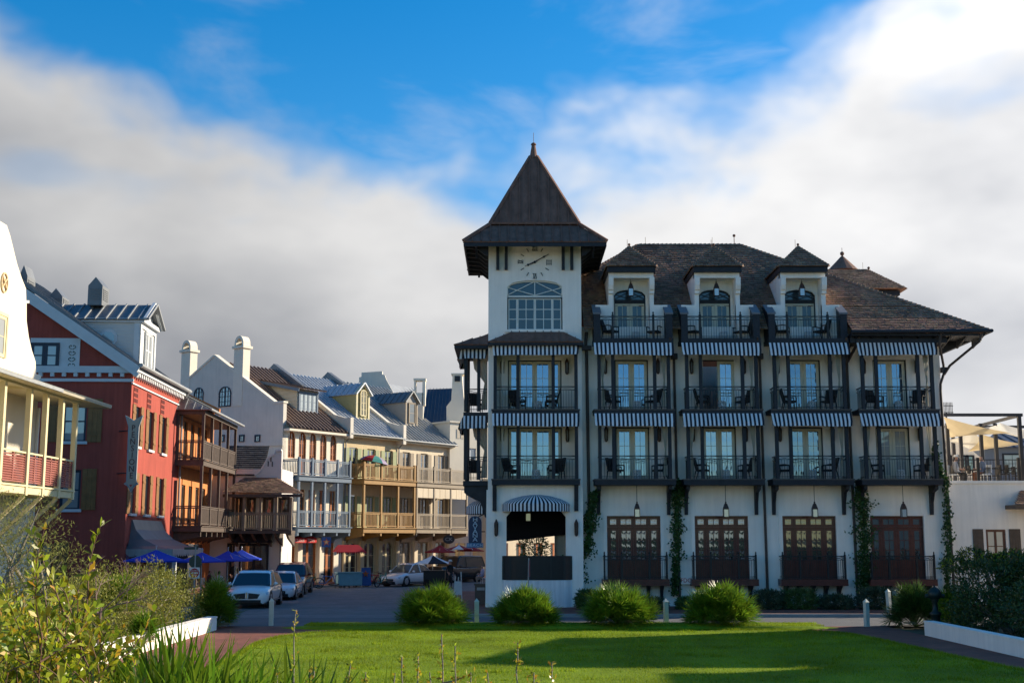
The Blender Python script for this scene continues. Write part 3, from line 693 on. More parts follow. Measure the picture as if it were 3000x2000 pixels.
    for px in (1458.5, 1483, 1649.5, 1674.5):
        x = X(px, 750, YT); MB().box(x-.07, x+.07, YT-.22, YT-.002, 15.42, 16.62).build('eave_strut', TRIM, hotel)
    # bell-cast pyramid roof
    C = (TC, (YT+TY1)/2); hE, hB = 3.28, 2.06; zE, zB, zA = 16.52, 17.58, 21.5
    for k in range(4):
        Fk = Matrix.Translation((C[0], C[1], 0)) @ Matrix.Rotation(PI/2*k, 4, 'Z')
        q = lambda x, y, z: tuple(Fk @ Vector((x, y, z)))
        seam_roof(hotel, [q(-hE, -hE, zE), q(hE, -hE, zE), q(hB, -hB, zB), q(-hB, -hB, zB)], 16, BRONZE, 'roof_skirt', sh=.06)
        seam_roof(hotel, [q(-hB, -hB, zB+.05), q(hB, -hB, zB+.05), q(.16, -.16, zA), q(-.16, -.16, zA)], 9, BRONZE, 'spire_roof', sh=.07, sw=.045)
        MB(Fk).beam((-hB-.03, -hB-.03, zB+.09), (hB+.03, -hB-.03, zB+.09), .12, .10).build('roof_band', BRONZE, hotel)
        m2 = MB(Fk); m2.beam((-hB-.02, -hB-.02, zB+.12), (-.16, -.16, zA+.02), .13, .12); m2.beam((-hE, -hE, zE+.05), (-hB-.02, -hB-.02, zB+.09), .14, .12); m2.build('hip_cap', BRONZE, hotel)
        m2 = MB(Fk); m2.box(-hE+.02, hE-.02, -hE+.015, -hE+.08, zE-.22, zE-.055); m2.build('eave_fascia', TRIM, hotel)
        for i in range(7):   # rafter tails under the eave
            x = -2.7+.9*i
            if k == 0 and abs(x) < 2.2: continue
            m2 = MB(Fk); m2.prism([(-hE+.1, zE-.06), (-2.17, zE+.20), (-2.17, zE-.55), (-2.32, zE-.5), (-2.6, zE-.26), (-hE+.1, zE-.2)], x-.05, x+.05, 'x'); m2.build('rafter_tail', TRIM, hotel)
        m2 = MB(Fk); m2.poly([(-hE+.05, -hE+.05, zE-.06), (hE-.05, -hE+.05, zE-.06), (2.1, -2.1, zE+.2), (-2.1, -2.1, zE+.2)]); m2.build('soffit', TRIM, hotel)
    m2 = MB().lathe([(.24, zA-.08), (.17, zA+.15), (.11, zA+.52), (.10, zA+.60), (.14, zA+.64), (.10, zA+.72), (.01, zA+.76)], 10, C); m2.tube((C[0], C[1], zA+.7), (C[0], C[1], zA+1.25), .012, n=5); m2.build('finial', BRONZE, hotel)
    # porch: bowed front, louvred screen, dome awning
    n = 10; arc = [(-.42+3.1*i/n, YT-.05-.38*math.sin(PI*i/n)**.45) for i in range(n+1)]
    pb = MB(); pb.prism(arc+[(2.68, YT+.3), (-.42, YT+.3)], .02, 1.30, 'z'); pb.build('porch_wall', M('stained_stucco', (.78, .78, .78), .9, .05, 1.2, .25, 30, streak=.25, dirt=.1), hotel)
    lo = MB().prism([(a[0]*.98+.02, a[1]+.04) for a in arc]+[(2.65, YT+.1), (-.38, YT+.1)], 2.30, 2.37, 'z').prism([(a[0]*.98+.02, a[1]+.04) for a in arc]+[(2.65, YT+.1), (-.38, YT+.1)], 1.31, 1.37, 'z').build('porch_screen', IRON, hotel)
    for k in range(9):
        z = 1.43+.098*k
        for a, b in zip(arc, arc[1:]): pass
        m2 = MB()
        for a, b in zip(arc[1:-1], arc[2:-1]): m2.beam((a[0], a[1]+.07, z), (b[0], b[1]+.07, z), .03, .075)
        m2.build('slat', IRON, lo)
    bk = MB()
    for a, b in zip(arc, arc[1:]): bk.poly([(a[0], a[1]+.10, 1.31), (b[0], b[1]+.10, 1.31), (b[0], b[1]+.10, 2.33), (a[0], a[1]+.10, 2.33)])
    bk.build('screen_backing', IRON, lo)
    for i in (0, 1, 4, 7, 9, 10): MB().box(arc[i][0]*.98-.05+.02, arc[i][0]*.98+.07, arc[i][1]+.03, arc[i][1]+.14, 1.32, 2.36).build('post', IRON, lo)
    dome_awning(X(1570.5, 1480, YT), YT-.003, 4.33, 1.52, .95, 0, hotel)
def dome_awning(cx, y0, zb, rx, ry, yaw, parent, zh=.42, vh=.33):
    mb = MB(frame(cx, y0, 0, yaw)); n = 50; prof = [(1.0, 0), (1.0, vh), (.92, vh+.10), (.72, vh+.24), (.42, vh+.36), (.15, vh+.415), (.01, vh+.42)]
    for j in range(len(prof)-1):
        (r0, z0), (r1, z1) = prof[j], prof[j+1]
        for i in range(n):
            a0, a1 = PI+PI*i/n, PI+PI*(i+1)/n
            w = .02 if j == 0 else 0
            mb.poly([(rx*r0*math.cos(a0), ry*r0*math.sin(a0), zb+z0), (rx*r0*math.cos(a1), ry*r0*math.sin(a1), zb+z0), (rx*r1*math.cos(a1), ry*r1*math.sin(a1), zb+z1), (rx*r1*math.cos(a0), ry*r1*math.sin(a0), zb+z1)], i % 2)
    mb.build('dome_awning', [NAVY, CANV], parent)
tower()
# ---- west side of the tower: balconies over the side street ----
def west_side():
    Fw = frame(TX0, TY1, 0, -90); L = TY1-YT     # local x runs towards the camera, local -y is west
    for lv in (0, 1):
        zf, zb = ZF[lv], ZS[lv]; m = MB(Fw); m.box(.1, L-.55, -1.15, -.002, zb, zf-.05); b = m.build('balcony', TRIM, hotel)
        for u, v in ((.2, -1.05), (L-.67, -1.05), (L-.67, -.45), (1.9, -1.05)): MB(Fw).box(u-.075, u+.075, v-.075, v+.075, zf, ZS[lv+1]-.05).build('post', TRIM, b)
        rail(Fw, .25, L-.75, zf, 1.05, -1.05).build('railing', IRON, b)
        rail(frame(TX0-1.05, YT+.67, 0, 0), .0, 1.0, zf, 1.05, 0).build('side_railing', IRON, b)
        awning(Fw, .1, L-.55, ZS[lv+1]-.02, -1.15, seed=60+lv).build('awning', [NAVY, CANV], hotel)
        awning(frame(TX0-1.15, YT+.56, 0, 0), 0, 1.1, ZS[lv+1]-.02, 0, seed=70+lv, sides=False).build('awning', [NAVY, CANV], hotel)
        m = MB(Fw); m.box(.5, L-.7, .6, .7, zf, zf+3, 0); m.build('loggia_wall', WHITE, hotel)
        # gathered side curtain
        m2 = MB(); nn = 8; x0 = TX0-.05; v = []; rows = [(ZS[lv+1]-.15, .75), (zf+2.0, .62), (zf+1.35, .14), (zf+.8, .24), (zf+.1, .3)]
        for z, w in rows:
            for k in range(nn+1): v.append((x0-w*k/nn, YT+.95+.05*math.sin(k*2.2), z))
        m2.add(v, [(j*(nn+1)+k, j*(nn+1)+k+1, (j+1)*(nn+1)+k+1, (j+1)*(nn+1)+k) for j in range(4) for k in range(nn)]); m2.build('curtain', CURT, hotel, smooth=True)
    ze, zt = 11.97, 12.6; e = TX0-1.6; yn, yf = YT+.1, TY1+.2
    seam_roof(hotel, [(e, yf, ze), (e, yn, ze), (TX0, yn+1.0, zt), (TX0, yf, zt)], 8, BRONZE, 'loggia_roof')
    MB().poly([(e, yn, ze), (TX0, yn, ze), (TX0, yn+1.0, zt)]).build('roof_cheek', BRONZE, hotel)
    seam_roof(hotel, [(e, yn, ze+.001), (TX0, yn, ze+.001), (TX0, yn+1.0, zt)], 4, BRONZE, 'loggia_roof')
    MB().box(e+.03, TX0-.002, yn+.04, yf, ze-.18, ze-.053).build('loggia_fascia', TRIM, hotel)
    for u in (.5, 1.6, 2.7, L-.75):
        m = MB(Fw); m.prism([(-1.1, ZS[0]-.002), (-.002, ZS[0]-.002), (-.002, 4.1), (-.15, 4.1), (-.35, 4.8), (-1.1, 5.2)], u-.09, u+.09, 'x'); m.build('bracket', TRIM, hotel)
    dome_awning(TX0-.003, (YT+TY1)/2+.2, 4.25, 1.5, 1.05, -90, hotel)
west_side()
# ---- main roof ----
def main_roof():
    ye, zE = 56.6, 12.46; yb, zBk = 57.8, 13.25; yr, zR = 63.5, 18.05; xl, xr = -.3, 21.68; xe = xr-1.2; r0, r1 = 6.47, 11.75; yn = 70.4
    sh = shingles([(15.45, ye, zE), (xr, ye, zE), (xe, yb, zBk), (15.45, yb, zBk)], seed=1); sh.build('eave_shingles', M('eave_shingle', (.26, .14, .085), .85, .4, .7, .3, 50, island=.3, hue=.02), hotel, kind='stuff')
    ys_ = 58.62; t_ = (ys_-yb)/(yr-yb); zs_ = zBk+(zR-zBk)*t_; xl2 = xl+(r0-xl)*t_; xe2 = xe+(r1-xe)*t_
    a = shingles([(xl2, ys_, zs_), (xe2, ys_, zs_), (r1, yr, zR), (r0, yr, zR)], seed=2)
    for k_, (p_, q_) in enumerate(((3.3, BC[0]-1.5), (BC[0]+1.5, BC[1]-1.5), (BC[1]+1.5, BC[2]-1.5))):
        s_ = shingles([(p_, yb, zBk), (q_, yb, zBk), (q_, ys_, zs_), (p_, ys_, zs_)], seed=70+k_); a.add(s_.v, s_.f)
        s_ = shingles([(p_, yb-.55, zBk-.62), (q_, yb-.55, zBk-.62), (q_, yb, zBk), (p_, yb, zBk)], seed=80+k_); a.add(s_.v, s_.f)
    s_ = shingles([(BC[2]+1.5, yb, zBk), (xe, yb, zBk), (xe2, ys_, zs_), (BC[2]+1.5, ys_, zs_)], seed=75); a.add(s_.v, s_.f)
    a.build('roof_shingles', SHING, hotel, kind='stuff')
    b = shingles([(xr, ye, zE), (xr, yn+1.2, zE), (xe, yn, zBk), (xe, yb, zBk)], seed=3, ex=.3, wd=.4); b.build('eave_shingles', MATS['eave_shingle'], hotel, kind='stuff')
    shingles([(xe, yb, zBk), (xe, yn, zBk), (r1, yr, zR)], seed=4, ex=.3, wd=.4).build('roof_shingles', SHING, hotel, kind='stuff')
    shingles([(xl, yn, zBk), (xl, yb, zBk), (r0, yr, zR)], seed=5, ex=.3, wd=.4).build('roof_shingles', SHING, hotel, kind='stuff')
    MB().poly([(xl, yn, zBk), (xe, yn, zBk), (r1, yr, zR), (r0, yr, zR)]).build('rear_roof', SHING, hotel)
    c = MB()
    for p, q in (((xe, yb, zBk+.04), (r1, yr, zR+.04)), ((xr, ye, zE+.04), (xe, yb, zBk+.04)), ((xl, yb, zBk+.04), (r0, yr, zR+.04)), ((r1, yr, zR+.03), (r0, yr, zR+.03))): hipcap(c, p, q)
    c.build('ridge_shingles', SHING, hotel, kind='stuff')
    # eaves: soffit, fascia, gutter with downpipe
    m = MB(); m.box(15.45, xr-.15, ye+.1, YW, zE-.22, zE-.12); m.box(19.9, xr-.12, YW, yn, zE-.22, zE-.12); m.box(15.45, 19.9, ye+.45, YW-.002, 11.97, zE-.221); m.build('soffit', TRIM, hotel)
    for i in range(9): x = 15.7+.72*i; MB().prism([(ye+.12, zE-.222), (YW-.003, zE-.222), (YW-.003, zE-.6), (ye+.6, zE-.35)], x-.04, x+.04, 'x').build('rafter_tail', TRIM, hotel)
    for i in range(8):
        y = YW+.3+.8*i; MB().prism([(19.903, zE-.222), (xr-.2, zE-.222), (xr-.7, zE-.38), (19.903, zE-.9)], y-.05, y+.05, 'y').build('rafter_tail', TRIM, hotel)
    g = MB(); g.tube((15.4, ye-.05, zE-.06), (xr+.1, ye-.05, zE-.02), .085, n=8); g.tube((xr+.08, ye-.1, zE-.02), (xr+.08, yn, zE-.02), .085, n=8); g.build('gutter', TRIM, hotel)
    PIPE = M('brown_pipe', (.055, .038, .032), .5, .2, 3)
    d = MB(); d.path([(xr-.35, ye+.05, zE-.15), (xr-.4, ye+.1, zE-.45), (20.2, YW-.45, 11.0), (19.95, YW-.35, 10.6)], .06); d.build('downpipe', PIPE, hotel)
    d = MB(); d.path([(19.5, ye+.1, zE-.1), (19.45, ye+.2, zE-.6), (19.98, YW-.25, 11.05), (20.02, YW-.22, 10.75), (19.82, YW-.2, 10.2), (19.82, YW-.15, 9.9), (19.98, YW-.12, .2)], .06); d.box(19.86, 20.1, YW-.36, YW-.12, 10.7, 10.95); d.build('downpipe', PIPE, hotel)
    for x in (7.52, 11.5, 15.55):
        d = MB(); d.path([(x, YW-.1, 11.4), (x+.05, YW-.1, .15)], .062); d.path([(x-.28, YB-.05, 12.2), (x-.28, YB+.1, 11.9), (x, YW-.1, 11.3)], .05); d.box(x-.15, x+.15, YW-.3, YW-.05, 11.35, 11.6)
        if x > 15: d.path([(x+.33, YB+.1, 12.3), (x+.25, YB+.05, 11.95), (x, YW-.15, 11.2)], .07); d.path([(x-.35, YB+.1, 12.3), (x-.3, YB+.05, 11.8), (x, YW-.15, 11.2)], .07)
        d.build('downpipe', PIPE, hotel)
    d = MB(); d.path([(3.46, YW-.25, 12.6), (3.42, YW-.25, 12.0), (3.46, YW-.2, 11.8), (3.52, YW-.2, 3.05), (3.42, YW-.2, 2.75), (2.95, YW-.35, 2.25)], .075); d.box(3.2, 3.68, YW-.42, YW-.125, 11.75, 11.95); d.build('downpipe', PIPE, hotel)
    # dark header beam over the top awnings
    for c_ in BC: MB().box(c_-1.82, c_+1.82, YB+.0, YW, ZS[2], ZS[2]+.18).build('header_beam', TRIM, hotel)
    # pavilion roof and conical turret behind
    z0, z1 = Z(853, 68.), Z(790, 70.); xa, xb = X(2660, 845, 67.2), X(2545, 790, 70.)
    shingles([(8., 67.2, z0), (xa, 67.2, z0), (xb, 70., z1), (10., 70., z1)], seed=8).build('pavilion_shingles', SHING, hotel, kind='stuff')
    MB().poly([(xa, 67.2, z0), (xa, 74, z0), (xb, 70, z1)]).poly([(8, 67.2, z0), (xa, 67.2, z0), (xa, 74, z0), (8, 74, z0)]).build('pavilion_roof', SHING, hotel)
    MB().box(12, xa-.75, 68, 73, 11.5, z0-.32).build('pavilion_wall', WHITE, hotel); MB().box(9, xa-.35, 67.5, 73, z0-.32, z0-.06).build('pavilion_fascia', TRIM, hotel)
    MB().prism([(xa-.75, z0-.33), (xa-.37, z0-.33), (xa-.5, z0-.6), (xa-.75, z0-.8)], 68.0, 68.4, 'y').build('corbel', WHITE, hotel)
    c = (X(2469, 790, 74), 74); m = MB(); m.lathe([(.95, Z(795, 74)), (.9, Z(792, 74)), (.02, Z(748, 74))], 16, c); m.ball((*c, Z(743, 74)), .13); m.tube((*c, Z(743, 74)), (*c, Z(726, 74)), .015, n=5); m.build('turret_roof', BRONZE, hotel, smooth=False)
    for p in ((xb, 70., z1), (r1-.3, yr, zR+.4)):
        m = MB(); m.ball((p[0], p[1], p[2]+.1), .08); m.tube((p[0], p[1], p[2]-.4), p, .02, n=5); m.build('finial', BRONZE, hotel)
    for px, y in ((1891, yr), (2087, yr), (2525, 70.)): x = X(px, 715, y); z = (zR if y == yr else z1); MB().tube((x, y, z), (x, y, z+.42), .012, n=4).build('lightning_rod', IRON, hotel)
main_roof()
# ---- dormers ----
ZD = 12.16
def dormer(c, k):
    yf = 57.75; ze = 15.62; hw = 1.05
    d = E('x', None, None); bpy.data.objects.remove(d)
    fr = MB(); zb_ = 12.2
    # cheeks with sloping foot, front frame
    for s in (-1, 1):
        x0, x1 = (c+s*hw, c+s*(hw-.2)); x0, x1 = min(x0, x1), max(x0, x1)
        fr.prism([(yf, zb_), (yf+.6, zb_), (yf+1.6, 13.9), (61.2, 15.35), (yf, 15.35)], x0, x1, 'x')
        fr.box(x0-(.62 if s < 0 else 0), x1+(.62 if s > 0 else 0), yf+.002, yf+.2, zb_, 13.85)
    fr.box(c-hw, c+hw, yf-.06, yf+.3, 15.12, 15.36)
    fr.wall(c-hw+.2, c+hw-.2, zb_, 15.12, [(c-.74, c+.74, zb_, 14.72)], yf+.75, .12); fr.spandrel(c-.74, c+.74, 14.45, 14.72, yf+.75, yf+.87)
    fr.poly([(c-hw+.2, yf+.2, 15.12), (c+hw-.2, yf+.2, 15.12), (c+hw-.2, yf+.76, 15.12), (c-hw+.2, yf+.76, 15.12)])
    o = fr.build('dormer', WHITE, hotel)
    for s in (-1, 1):
        x = c+s*(hw-.1); MB().prism([(yf-.3, 15.115), (yf-.005, 15.115), (yf-.005, 14.35), (yf-.12, 14.38), (yf-.12, 14.5), (yf-.2, 14.55), (yf-.28, 14.75)], x-.11, x+.11, 'x').build('corbel', WHITE, o)
    # roof: front hip and two sides
    e = hw+.13; ye = yf-.38; A = (c, ye+1.05, ze+1.15)
    sh = shingles([(c-e, ye, ze), (c+e, ye, ze), A], seed=10+k, ex=.17, wd=.16)
    for s in (-1, 1):
        q = shingles([(c+s*e, ye, ze), (c+s*e, 60.6, ze), (c, 61.9, ze+1.15), A], seed=14+k, ex=.17, wd=.2); sh.add(q.v, q.f)
        hipcap(sh, (c+s*e, ye, ze+.03), (A[0], A[1], A[2]+.03), .2, .045, .16)
    sh.build('dormer_shingles', SHING, o, kind='stuff')
    MB().box(c-e+.06, c+e-.06, ye+.08, 61.2, ze-.26, ze-.02).build('dormer_fascia', TRIM, o)
    m = MB(); m.ball((A[0], A[1], A[2]+.11), .065); m.tube(A, (A[0], A[1], A[2]+.1), .03, n=6); m.tube((A[0]-.06, A[1]+.3, A[2]), (A[0]-.06, A[1]+.3, A[2]+.42), .010, n=4); m.build('finial', BRONZE, o)
    # door with fanlight
    y = yf+.85
    glazed(hotel, 'french_door', HF, c-.74, c+.74, ZD, 14.12, y, ((1, 2, 3), (1, 2, 3)), CREAMD, MATS['teal_glass'], TRIM, fw=.13, bot=.2)
    f = MB(); f.box(c-.74, c+.74, y-.03, y+.04, 14.12, 14.25); pts = [(c-.74+1.48*i/10, 14.45+.26*math.sqrt(max(0, 1-(2*i/10-1)**2))) for i in range(11)]
    for a, b in zip(pts, pts[1:]): f.beam((a[0], y, a[1]-.03), (b[0], y, b[1]-.03), .06, .06)
    for s in (-1, 1):
        f.beam((c, y, 14.66), (c+s*.70, y, 14.28), .025, .03); f.beam((c, y+.01, 14.28), (c+s*.7, y+.01, 14.52), .025, .03); f.box(c+s*.72-.025, c+s*.72+.025, y-.03, y+.04, 14.25, 14.48)
    fo = f.build('fanlight', TRIM, hotel); MB().poly([(c-.74, y+.03, 14.2), (c+.74, y+.03, 14.2)]+[(a[0], y+.03, a[1]) for a in pts[::-1]]).build('pane', MATS['teal_glass'], fo)
    # balcony with shingled side parapets
    b = MB().box(c-1.82, c+1.82, YB, yf+.74, ZS[2]+.182, ZD, 0).box(c-1.82, c+1.82, YB-.02, YB, ZS[2]+.02, ZD, 0).build('dormer_balcony', [TRIM], hotel)
    for s in (-1, 1):
        x0, x1 = c+s*1.80, c+s*1.5; x0, x1 = min(x0, x1), max(x0, x1)
        MB().prism([(YB+.02, ZD+.002), (yf+.3, ZD+.002), (yf+.9, ZD+1.7), (yf+.25, ZD+1.66), (YB+.02, ZD+1.12)], x0, x1, 'x').build('parapet', TRIM, b)
        MB().hull8([(x0-.04, YB, ZD+1.12), (x1+.04, YB, ZD+1.12), (x1+.04, YB, ZD+1.2), (x0-.04, YB, ZD+1.2)], [(x0-.04, yf+.3, ZD+1.68), (x1+.04, yf+.3, ZD+1.68), (x1+.04, yf+.3, ZD+1.76), (x0-.04, yf+.3, ZD+1.76)]).build('parapet_cap', M('lead_cap', (.16, .16, .17), .6, .15, 3), b)
        MB().box(c+s*.93-.05, c+s*.93+.05, YB+.05, YB+.15, ZD, ZD+1.12).lathe([(.055, ZD+1.12), (.02, ZD+1.15), (.045, ZD+1.2), (.005, ZD+1.27)], 6, (c+s*.93, YB+.1)).build('post', IRON, b)
    for a, e2 in ((-1.5, -.98), (-.88, .88), (.98, 1.5)): rail(I4, c+a, c+e2, ZD, 1.05, YB+.1).build('railing', IRON, b)
for k, c in enumerate(BC[:3]): dormer(c, k)
# ---- furniture and lanterns ----
BAYN = ['the bay next to the clock tower', 'the second bay from the clock tower', 'the third bay from the clock tower', 'the corner bay beside the terrace wing']
LVN = ['first-floor', 'second-floor', 'dormer']
CH = Proto(chair_proto()); ST_ = Proto(stool_proto())
rr = random.Random(3)
def furnish(c, lv, where, yy, dx=.95):
    for s in (-1, 1):
        side = ('chair nearer the side street', 'chair nearer the main bays')[s > 0] if c < 3 else ('chair nearer the tower', 'chair nearer the terrace wing')[s > 0]
        CH.put(frame(c+s*dx+rr.uniform(-.22, .18), yy+rr.uniform(-.12, .1), ZF[lv], -s*rr.uniform(25, 95)), 'dark armchair, %s balcony of %s, %s' % (LVN[lv], where.replace(' from the clock tower', '').replace(' beside the terrace wing', '').replace(' next to the clock tower', ' beside the tower'), side.replace('chair ', '')), 'armchairs on the hotel balconies')
    ST_.put(frame(c+.15+rr.uniform(-.1, .1), yy+.1, ZF[lv]), 'white lattice garden stool on the %s balcony of %s' % (LVN[lv], where), 'lattice stools on hotel balconies')
for lv in (0, 1):
    furnish(TC, lv, 'the clock tower front', YB+.62)
    for i, c in enumerate(BC): furnish(c, lv, BAYN[i], YB+.62)
    CH.put(frame(TX0-.6, YT+1.5, ZF[lv], 10), 'dark wicker armchair on the %s side balcony of the tower above the street' % LVN[lv])
for i in range(3): furnish(BC[i], 2, BAYN[i], YB+.65)
LA = Proto(lantern_proto()); LB = Proto(lantern_proto(.12)); SC = Proto(sconce_proto())
for i, c in enumerate(BC): LA.put(frame(c+.08, YB+.35, ZS[0]), 'copper pendant lantern hanging over the tall door of %s' % BAYN[i], 'pendant lanterns over the tall doors')
for i, c in enumerate(BC[:3]): LB.put(frame(c+.0, YW-.25, 15.10), 'copper lantern hanging in the dormer of %s' % BAYN[i], 'lanterns in the dormers')
for lv in (0, 1):
    for i, c in enumerate([TC]+BC):
        for s in (-1, 1):
            yy = YT+.95 if i == 0 else YW; SC.put(frame(c+s*(1.5 if i == 0 else 1.22), yy-.002, ZF[lv]+2.05), 'dark wall lantern, %s door of %s, side nearer the %s' % (LVN[lv], 'the tower' if i == 0 else BAYN[i-1].replace(' from the clock tower', '').replace(' next to the clock tower', ' beside the tower').replace(' beside the terrace wing', ''), ('side street' if i == 0 else 'tower') if s < 0 else 'terrace wing'), 'wall lanterns on the hotel balconies')
for px in (1454, 1688): SC.put(frame(X(px, 1545, YT), YT-.065 if px < 1500 else YT-.002, Z(1546, YT)-.05), 'tall dark wall lantern beside the porch dome awning, %s' % ('on the outer tower pier' if px < 1500 else 'next to the ivy'), 'wall lanterns beside the porch awning')
lp = LB.put(frame(.75, YT+1.6, 4.72), 'lantern hanging under the ceiling inside the open tower porch')
# ================= HOUSES ON THE SIDE STREET =================
RED = M('red_stucco', (.37, .072, .049), .9, .16, .9, .3, 25, streak=.22, dirt=.18)
GREYW = M('grey_white_paint', (.62, .64, .64), .7, .06, 2)
GALV = M('galvanised_metal', (.34, .35, .35), .5, .15, 1.2, metallic=.25, streak=.15)
SLATE = M('grey_metal', (.17, .18, .19), .5, .12, 1.5, metallic=.4)
OAK = M('oak_shutter', (.24, .115, .035), .6, .2, 4, streak=.15)
DKBLUE = M('dark_blue_paint', (.028, .040, .062), .5, .15, 4)
ORG = M('orange_stucco', (.60, .22, .07), .9, .12, 1, .3, 25, streak=.15)
BRW = M('dark_brown_wood', (.095, .070, .055), .6, .2, 4)
CREAM = M('cream_stucco', (.70, .64, .54), .9, .06, 1, .25, 25, streak=.08, dirt=.06)
LCREAM = M('lit_cream_stucco', (.80, .72, .58), .9, .05, 1, .25, 25, dirt=.05)  # brighter copy of the cream stucco, sunlight put into its colour
BRROOF = M('brown_metal', (.115, .075, .058), .45, .12, 1.5, metallic=.4)
BLUEW = M('blue_grey_wood', (.105, .155, .215), .6, .12, 4)
OCHRE = M('ochre_wood', (.34, .185, .05), .6, .12, 4)
TAUPE = M('taupe_wood', (.27, .215, .15), .6, .12, 4)
YEL = M('yellow_stucco', (.62, .49, .29), .9, .08, 1, .25, 25, streak=.1)
TAUST = M('pale_tan_stucco', (.68, .58, .43), .9, .08, 1, .25, 25, streak=.1)
GREENSH = M('sage_shutter', (.30, .33, .16), .6, .1, 4)
WOODOR = M('orange_oak_door', (.42, .13, .03), .45, .2, 4)
LOUV = M('red_louvre', (.33, .11, .085), .6, .15, 4)
YTRIM = M('pale_yellow_trim', (.66, .57, .34), .65, .08, 3)
HWHITE = M('warm_white_stucco', (.74, .67, .54), .9, .05, 1, .25, 25)
NGL = glassmat('street_glass', (.03, .035, .04), .25, .02, .05)
BLINDGL = glassmat('blind_glass', (.30, .31, .30), .12)
def sline(px, py, C, yaw, v=0.):        # distance along a facade line at which it shows in picture column px
    d = (math.cos(R(yaw)), math.sin(R(yaw))); n = (-d[1], d[0]); cx, cy = C[0]+n[0]*v, C[1]+n[1]*v
    u = (px-1500)/FPX/den(py); return (u*cy-cx)/(d[0]-u*d[1])
def sash(parent, F, u, z, w, h, fm=DKBLUE, gm=NGL, cols=2, rows=2, y=.08, split=True, sill=None, leaves=None, trim=.05):
    o = glazed(parent, 'window', F, u-w/2, u+w/2, z, z+h, y, leaves or ((1, cols, rows),), fm, gm, fm, fw=trim, mw=.025, ow=.05, split=split)
    if sill is not None: MB(F).box(u-w/2-.1, u+w/2+.1, -.12, y-.002, z-.12, z).build('sill', sill, o)
    return o
def shutter(parent, F, u0, u1, z0, z1, mat, y=-.05, planks=3, battens=True):
    m = MB(F); n = planks; w = (u1-u0)/n
    for i in range(n): m.box(u0+w*i+.004, u0+w*(i+1)-.004, y, y+.035, z0, z1)
    if battens:
        for z in (z0+(z1-z0)*.18, z0+(z1-z0)*.8): m.box(u0+.02, u1-.02, y-.02, y, z-.05, z+.05)
    o = m.build('shutter', mat, parent); return o
def archwin(parent, F, u0, u1, z0, zs, zt, y, fm, gm, name='arched_window', cols=2, rows=4):
    m = MB(F); n = 10; pts = [(u0+(u1-u0)*i/n, zs+(zt-zs)*math.sqrt(max(0, 1-(2*i/n-1)**2))) for i in range(n+1)]
    for a, b in zip(pts, pts[1:]): m.beam((a[0], y, a[1]-.03), (b[0], y, b[1]-.03), .07, .07)
    m.box(u0, u0+.07, y-.03, y+.04, z0, zs); m.box(u1-.07, u1, y-.03, y+.04, z0, zs); m.box(u0, u1, y-.03, y+.04, z0, z0+.08); m.box((u0+u1)/2-.045, (u0+u1)/2+.045, y-.02, y+.03, z0, zt-.02)
    for j in range(1, rows): z = z0+(zt-z0)*j/rows; m.box(u0, u1, y-.01, y+.02, z-.015, z+.015)
    for s in (.25, .75): x = u0+(u1-u0)*s; m.box(x-.012, x+.012, y-.01, y+.018, z0, zs+(zt-zs)*.75)
    o = m.build(name, fm, parent); MB(F).poly([(u0, y+.03, z0), (u1, y+.03, z0)]+[(p[0], y+.03, p[1]) for p in pts[::-1]]).build('pane', gm, o); return o

